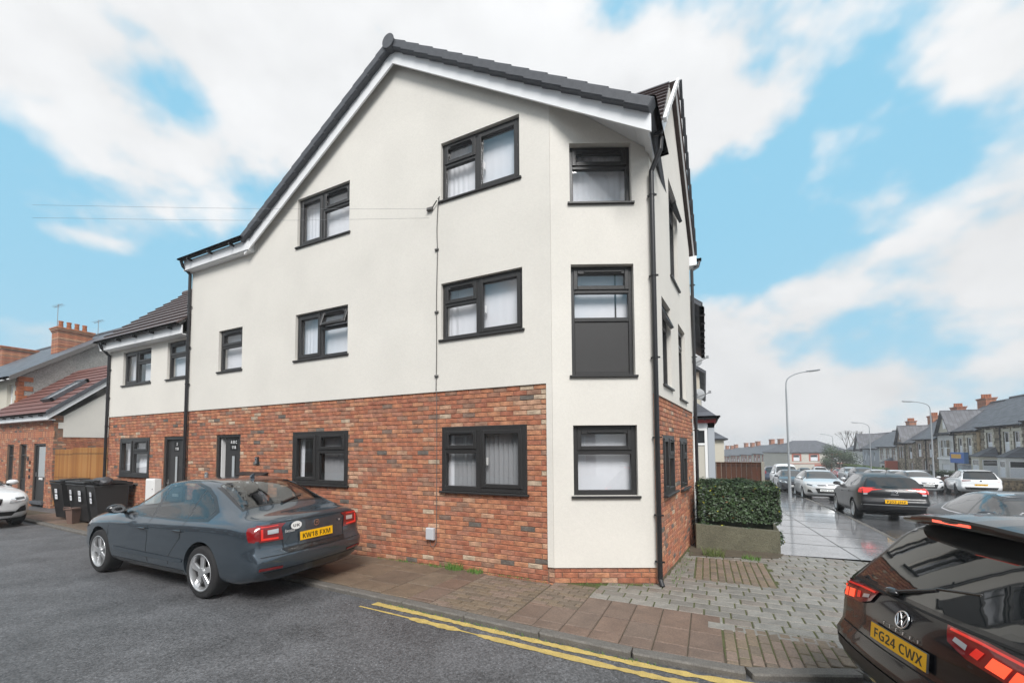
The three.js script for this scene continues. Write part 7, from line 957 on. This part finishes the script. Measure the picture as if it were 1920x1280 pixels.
{
  const p = thing('person', 'person in a teal hooded coat stooping behind the white SUV', 'person', [18.35, gy(-34.6), -34.6], 2.4);
  const J = [[0.09, 0.05, 0.05, 0.055, 0.1, 0.45, 0.02, 0.07], [-0.09, 0.05, 0, 0.055, -0.1, 0.45, 0, 0.07], [0.1, 0.45, 0.02, 0.07, 0.09, 0.85, -0.08, 0.1], [-0.1, 0.45, 0, 0.07, -0.09, 0.85, -0.08, 0.1], [0, 0.85, -0.08, 0.17, 0, 1.1, 0.06, 0.19], [0, 1.1, 0.06, 0.19, 0, 1.27, 0.16, 0.15], [0, 1.3, 0.2, 0.07, 0, 1.42, 0.3, 0.125], [0.2, 1.22, 0.14, 0.085, 0.26, 0.98, 0.22, 0.07], [0.26, 0.98, 0.22, 0.07, 0.16, 0.86, 0.42, 0.05], [-0.2, 1.22, 0.14, 0.085, -0.26, 0.98, 0.22, 0.07], [-0.26, 0.98, 0.22, 0.07, -0.16, 0.86, 0.42, 0.05], [0.09, 0.04, 0.05, 0.05, 0.09, 0.035, 0.19, 0.04], [-0.09, 0.04, 0, 0.05, -0.09, 0.035, 0.14, 0.04]];
  const d = (q, [ax, ay, az, ar, bx2, by, bz, br]) => { const a = V(ax, ay, az), ab = V(bx2 - ax, by - ay, bz - az), t = clamp(q.clone().sub(a).dot(ab) / ab.lengthSq()); return q.distanceTo(a.addScaledVector(ab, t)) - lerp(ar, br, t); };
  const n = [30, 64, 40], lo = [-0.4, -0.02, -0.32], cell = 0.0245, val = (i, j, k) => { const q = V(lo[0] + i * cell, lo[1] + j * cell, lo[2] + k * cell); let s = 9; for (const b of J) { const e = d(q, b), h = clamp(0.5 + 0.5 * (s - e) / 0.05); s = lerp(s, e, h) - 0.05 * h * (1 - h); } return s; };
  // surface nets over the distance field: one closed skin
  const F = new Float32Array((n[0] + 1) * (n[1] + 1) * (n[2] + 1)), id = (i, j, k) => (i * (n[1] + 1) + j) * (n[2] + 1) + k; for (let i = 0; i <= n[0]; i++) for (let j = 0; j <= n[1]; j++) for (let k = 0; k <= n[2]; k++) F[id(i, j, k)] = val(i, j, k);
  const vid = new Map(), pos = [], colr = [], idx = []; const key = (i, j, k) => id(i, j, k);
  for (let i = 0; i < n[0]; i++) for (let j = 0; j < n[1]; j++) for (let k = 0; k < n[2]; k++) { let c = 0, x = 0, y = 0, z = 0; const e = []; for (let a = 0; a < 8; a++) e.push(F[id(i + (a & 1), j + ((a >> 1) & 1), k + (a >> 2))]); for (let a = 0; a < 8; a++) for (const bit of [1, 2, 4]) { const b = a | bit; if (b === a || (e[a] < 0) === (e[b] < 0)) continue; const t = e[a] / (e[a] - e[b]); x += (a & 1) + (bit === 1 ? t : 0); y += ((a >> 1) & 1) + (bit === 2 ? t : 0); z += (a >> 2) + (bit === 4 ? t : 0); c++; } if (!c) continue; vid.set(key(i, j, k), pos.length / 3); const yy = lo[1] + (j + y / c) * cell, zz = lo[2] + (k + z / c) * cell; pos.push(lo[0] + (i + x / c) * cell, yy, zz); colr.push(...(yy > 0.72 && !(zz > 0.36 && yy < 0.95) ? (yy > 1.33 && zz > 0.36 ? [0.5, 0.3, 0.22] : [0.03, 0.26, 0.26]) : yy < 0.1 ? [0.02, 0.02, 0.02] : yy > 0.72 ? [0.5, 0.3, 0.22] : [0.05, 0.055, 0.07])); }
  for (let i = 1; i < n[0]; i++) for (let j = 1; j < n[1]; j++) for (let k = 1; k < n[2]; k++) { const f0 = F[id(i, j, k)] < 0; for (const [a, b, c] of [[1, 0, 0], [0, 1, 0], [0, 0, 1]]) { if (i + a > n[0] || j + b > n[1] || k + c > n[2]) continue; const f1 = F[id(i + a, j + b, k + c)] < 0; if (f0 === f1) continue; const q = a ? [[0, 0, 0], [0, -1, 0], [0, -1, -1], [0, 0, -1]] : b ? [[0, 0, 0], [0, 0, -1], [-1, 0, -1], [-1, 0, 0]] : [[0, 0, 0], [-1, 0, 0], [-1, -1, 0], [0, -1, 0]]; const v = q.map(([x, y, z]) => vid.get(key(i + x, j + y, k + z))); if (v.some((x) => x === undefined)) continue; f0 ? idx.push(v[0], v[1], v[2], v[0], v[2], v[3]) : idx.push(v[0], v[2], v[1], v[0], v[3], v[2]); } }
  const g = new THREE.BufferGeometry(); g.setAttribute('position', new THREE.Float32BufferAttribute(pos, 3)); g.setAttribute('color', new THREE.Float32BufferAttribute(colr, 3)); g.setIndex(idx); g.computeVertexNormals(); mesh('body', g, std([1, 1, 1], 0.8, { vertexColors: true, side: THREE.DoubleSide }), p);
}
// terrace across the front street, behind the viewer: it is what the ground floor windows and the cars mirror
for (let i = 0; i < 7; i++) { const x = -26 + i * 6, b = thing('opposite_house', ['first', 'second', 'third', 'fourth', 'fifth', 'sixth', 'seventh'][i] + ' brick terrace house across the front street, mirrored in windows and car paint', 'house', [x, gy(13), 13], Math.PI, 'terrace across the front street'); mesh('front_wall', slab(rect(0, 5.9, -0.5, 5.2), [rect(0.7, 1.8, 2.9, 4.4), rect(3.6, 4.7, 2.9, 4.4), rect(0.6, 2.4, 0.6, 2.1), rect(3.9, 4.8, 0, 2.2)], -0.3, 0), std([0.33, 0.15, 0.1], 0.9, { map: R_(T.stone, 1.1) }), b); mesh('roof', [plate([0, 5.1, 0.3], [5.9, 5.1, 0.3], [5.9, 7.9, -3.8], [0, 7.9, -3.8], 0.1), plate([5.9, 5.1, -7.9], [0, 5.1, -7.9], [0, 7.9, -3.8], [5.9, 7.9, -3.8], 0.1)], MAT.slateDark, b); mesh('back_wall', bx(0, 5.9, -0.5, 5.2, -7.6, -7.3), MAT.creamWall, b); hWindow(b, 0.7, 1.8, 2.9, 4.4, -0.05); hWindow(b, 3.6, 4.7, 2.9, 4.4, -0.05); hWindow(b, 0.6, 2.4, 0.6, 2.1, -0.05, { cols: 2 }); mesh('door', bevAt(3.95, 4.75, 0, 2.1, -0.25, -0.15), MAT.door, b); }
// ---------------------------------------------------------------- the other cars
const away = Math.PI / 2 - 0.045, toward = -Math.PI / 2 - 0.045, whitePaint = paintOf([0.78, 0.79, 0.8], 0, 0.3), silverPaint = paintOf([0.52, 0.53, 0.54], 0.6, 0.32), blackPaint = paintOf([0.01, 0.01, 0.012], 0.0, 0.35, 0.35), greyPaint = paintOf([0.055, 0.06, 0.07], 0.4, 0.3), bluePaint = paintOf([0.06, 0.08, 0.12], 0.4, 0.32);
const rearLamps = (a, mat = MAT.redLamp) => (car, C, P) => { for (const q of [a, mirrorZ(a)]) mesh('tail_light', drape(C, 'rear', q, 0.012), mat, car); };
const frontEnd = (o = {}) => (car, C, P) => { const hl = o.lamp ?? [[0.42, 0.66], [0.8, 0.72], [0.82, 0.82], [0.5, 0.76]]; P('headlight', 'front', hl, MAT.clearLamp, 0.008, true); P('headlight_inner', 'front', hl.map(([z, y]) => [lerp(z, 0.64, 0.45), lerp(y, 0.74, 0.4)]), MAT.trim, 0.011, true); P('grille', 'front', o.grille ?? [[-0.3, 0.66], [0.3, 0.66], [0.34, 0.74], [-0.34, 0.74]], MAT.trim, 0.008); P('lower_grille', 'front', o.low ?? [[-0.36, 0.38], [0.36, 0.38], [0.42, 0.58], [-0.42, 0.58]], MAT.under, 0.009); P('fog_lamp', 'front', [[0.52, 0.36], [0.74, 0.4], [0.72, 0.54], [0.62, 0.5]], MAT.under, 0.008, true); P('bonnet_gap', 'top', [[1.9, -0.62], [1.9, 0.62], [1.892, 0.62], [1.892, -0.62]], MAT.under, 0.002); };
const street = 'cars along the side street';
makeCar({ kind: 'hatch', name: 'black_hatchback', label: 'black hatchback with lit red tail lights parked at the kerb', pos: [7.55, -13.4], heading: away, scale: [0.98, 1.03, 1.04], paint: blackPaint, rim: MAT.silver, group: street, plates: [['rear', 'PJ02 JHZ', 0.62]], extra: (car, C, P) => {
  for (const q of [[[0.5, 0.96], [0.62, 0.87], [0.735, 0.86], [0.735, 1.04], [0.5, 1.0]]]) for (const m of [q, mirrorZ(q)]) mesh('tail_light', drape(C, 'rear', m, 0.014), MAT.redGlow, car); P('tail_light_clear', 'rear', [[0.64, 0.815], [0.735, 0.81], [0.735, 0.86], [0.63, 0.868]], MAT.clearLamp, 0.015, true); for (const s of [1, -1]) mesh('tail_light', drape(C, 'side', [[-2.0, 0.86], [-1.86, 0.88], [-1.84, 1.02], [-2.0, 1.03]], 0.012, [], s), MAT.redGlow, car);
  P('bumper_line', 'rear', [[-0.8, 0.5], [0.8, 0.5], [0.8, 0.52], [-0.8, 0.52]], MAT.metalGrey, 0.006); P('boot_gap', 'rear', [[-0.66, 0.74], [0.66, 0.74], [0.66, 0.748], [-0.66, 0.748]], MAT.under, 0.004); mesh('wiper', rod([-2.05, 1.05, 0.12], [-1.98, 1.1, -0.26], 0.01), MAT.trim, car); mesh('aerial', rod([-1.3, 1.44, 0], [-1.45, 1.6, 0], 0.006), MAT.trim, car); const L = (a, b) => rod([-2.075, ...a], [-2.075, ...b], 0.006, 6); mesh('badge', [L([0.92, -0.075], [0.955, 0]), L([0.955, 0], [0.92, 0.075]), L([0.885, -0.075], [0.92, 0]), L([0.92, 0], [0.885, 0.075])], MAT.chrome, car); lettering(car, C, 'CITROËN', 'rear', 0, 0.835, 0.26, 0.04, [0.7, 0.7, 0.72], 44); } });
makeCar({ kind: 'hatch', name: 'silver_hatchback', label: 'silver hatchback facing the junction beside the tall street lamp', pos: [7.65, -22.2], heading: toward, scale: [1.03, 1.03, 1.05], paint: paintOf([0.66, 0.67, 0.68], 0.35, 0.3), group: street, plates: [['front', 'BJ09 VFA', 0.5]], extra: (car, C, P) => { frontEnd({ grille: [[-0.32, 0.7], [0.32, 0.7], [0.36, 0.75], [-0.36, 0.75]], low: [[-0.34, 0.36], [0.34, 0.36], [0.44, 0.58], [-0.44, 0.58]] })(car, C, P); const b = mesh('badge', new THREE.SphereGeometry(0.06, 14, 8).scale(0.3, 0.5, 1), MAT.chrome, car); b.position.set(2.12, 0.735, 0); } });
makeCar({ kind: 'hatch', name: 'grey_hatchback', label: 'dark grey hatchback parked behind the silver hatchback and lamp column', pos: [7.2, -27.3], heading: toward, paint: greyPaint, group: street, plates: [['front', 'CA12 OXT', 0.48]], extra: frontEnd() });
makeCar({ kind: 'van', name: 'white_van', label: 'white people carrier van behind the lamp column on the left kerb', category: 'van', pos: [7.75, -33.6], heading: toward, paint: whitePaint, group: street, plates: [['front', 'WR64 LKJ', 0.55]], extra: frontEnd({ lamp: [[0.5, 0.85], [0.82, 0.9], [0.82, 1.02], [0.55, 0.98]], grille: [[-0.4, 0.78], [0.4, 0.78], [0.42, 0.92], [-0.42, 0.92]] }) });
makeCar({ kind: 'suv', name: 'grey_people_carrier', label: 'grey blue people carrier with yellow rear plate beyond the white van', pos: [8.3, -45.2], heading: away, paint: bluePaint, group: street, plates: [['rear', 'CE57 RHY', 0.72]], extra: rearLamps([[0.62, 0.9], [0.74, 0.9], [0.72, 1.25], [0.64, 1.22]]) });
makeCar({ kind: 'hatch', name: 'small_red_car', label: 'small red car far along the left kerb beyond the people carrier', pos: [9.2, -63], heading: away, paint: paintOf([0.35, 0.03, 0.03], 0.1), group: street, extra: rearLamps([[0.56, 0.88], [0.735, 0.86], [0.735, 1.04], [0.56, 1.0]]) });
makeCar({ kind: 'sedan', name: 'dark_coupe', label: 'dark grey low car with chrome window trim facing the corner beside the black SUV', pos: [7.1, -4.35], heading: -1.67, scale: [1.0, 0.94, 1.02], paint: paintOf([0.035, 0.04, 0.048], 0.3, 0.35, 0.4), chrome: true, glass: MAT.carGlass, rearGlass: phys([0.06, 0.075, 0.08], 0.03, { clearcoat: 1 }), plates: [['rear', 'LX70 EVO', 0.75]], extra: rearLamps([[0.4, 0.82], [0.68, 0.82], [0.68, 0.93], [0.4, 0.95]]) });
makeCar({ kind: 'hatch', name: 'white_hatchback', label: 'white hatchback facing the junction in front of the brick garden wall', pos: [15.35, -32.6], heading: toward, scale: [1, 1, 1.03], paint: whitePaint, group: street, plates: [['front', 'WN59 KRG', 0.52]], extra: frontEnd({ low: [[-0.38, 0.36], [0.38, 0.36], [0.46, 0.62], [-0.46, 0.62]], lamp: [[0.46, 0.68], [0.82, 0.76], [0.82, 0.84], [0.56, 0.8]] }) });
makeCar({ kind: 'suv', name: 'white_suv', label: 'white coupe SUV with yellow rear plate beside the stone garden wall', category: 'SUV', pos: [17.45, -30.9], heading: 1.349, scale: [1.04, 0.97, 1.04], paint: whitePaint, rim: MAT.blackPipe, group: street, plates: [['rear', 'BT19 OKU', 0.72]], extra: (car, C, P) => { rearLamps([[0.38, 0.97], [0.74, 0.93], [0.74, 1.0], [0.4, 1.01]])(car, C, P); P('diffuser', 'rear', [[-0.6, 0.42], [0.6, 0.42], [0.66, 0.58], [-0.66, 0.58]], MAT.trim, 0.008); P('badge', 'rear', [[-0.04, 0.93], [0.04, 0.93], [0.04, 1.0], [-0.04, 1.0]], MAT.trim, 0.012); P('spoiler', 'rear', [[-0.6, 1.5], [0.6, 1.5], [0.56, 1.56], [-0.56, 1.56]], MAT.trim, 0.03); } });
const far = [['hatch', 'white_far_car', 'white car parked between the white hatchback and a second white car', 16.2, -38.2, toward, whitePaint], ['hatch', 'white_far_car', 'second white car from the white hatchback along the far kerb', 16.4, -43.0, toward, whitePaint], ['suv', 'dark_far_car', 'dark SUV parked next to the white cars along the far kerb', 16.7, -48.2, toward, greyPaint], ['suv', 'silver_far_car', 'silver SUV parked before the long hedge along the far kerb', 17.2, -54, toward, silverPaint], ['hatch', 'red_far_car', 'red car parked at the foot of the long hedge', 18.6, -63.5, toward, paintOf([0.4, 0.03, 0.03], 0.1)], ['suv', 'white_distant_car', 'distant white car seen from behind before the bend', 16.6, -66.5, away, whitePaint], ['hatch', 'dark_distant_car', 'distant dark car beside the distant white car', 15.2, -68.5, away, greyPaint], ['hatch', 'silver_estate', 'silver estate car standing side on before the stone garden wall', 20.6, -45.5, 0.1, silverPaint]];
for (const [kind, name, label, x, z, hd, pt] of far) makeCar({ kind, name, label, pos: [x, z], heading: hd, paint: pt, group: street, extra: hd === away ? rearLamps([[0.56, 0.88], [0.735, 0.86], [0.735, 1.04], [0.56, 1.0]]) : frontEnd() });
makeCar({ kind: 'sedan', name: 'white_saloon', label: 'white saloon car with dark kidney grille parked near the low brick house', pos: [-16.0, 2.12], heading: 0, scale: [1.03, 1.03, 1.02], paint: whitePaint, rim: MAT.silver, plates: [['front', 'CN11 FZB', 0.42]], extra: (car, C, P) => { frontEnd({ lamp: [[0.42, 0.6], [0.78, 0.64], [0.78, 0.72], [0.46, 0.7]], grille: [[0.04, 0.56], [0.28, 0.56], [0.32, 0.7], [0.06, 0.72]], low: [[-0.5, 0.3], [0.5, 0.3], [0.56, 0.4], [-0.56, 0.4]] })(car, C, P); P('grille', 'front', [[-0.28, 0.56], [-0.04, 0.56], [-0.06, 0.72], [-0.32, 0.7]], MAT.trim, 0.009); } });
scene.fog = new THREE.FogExp2(new THREE.Color(0.9, 0.92, 0.95), 0.0016);
renderer.render(scene, camera);
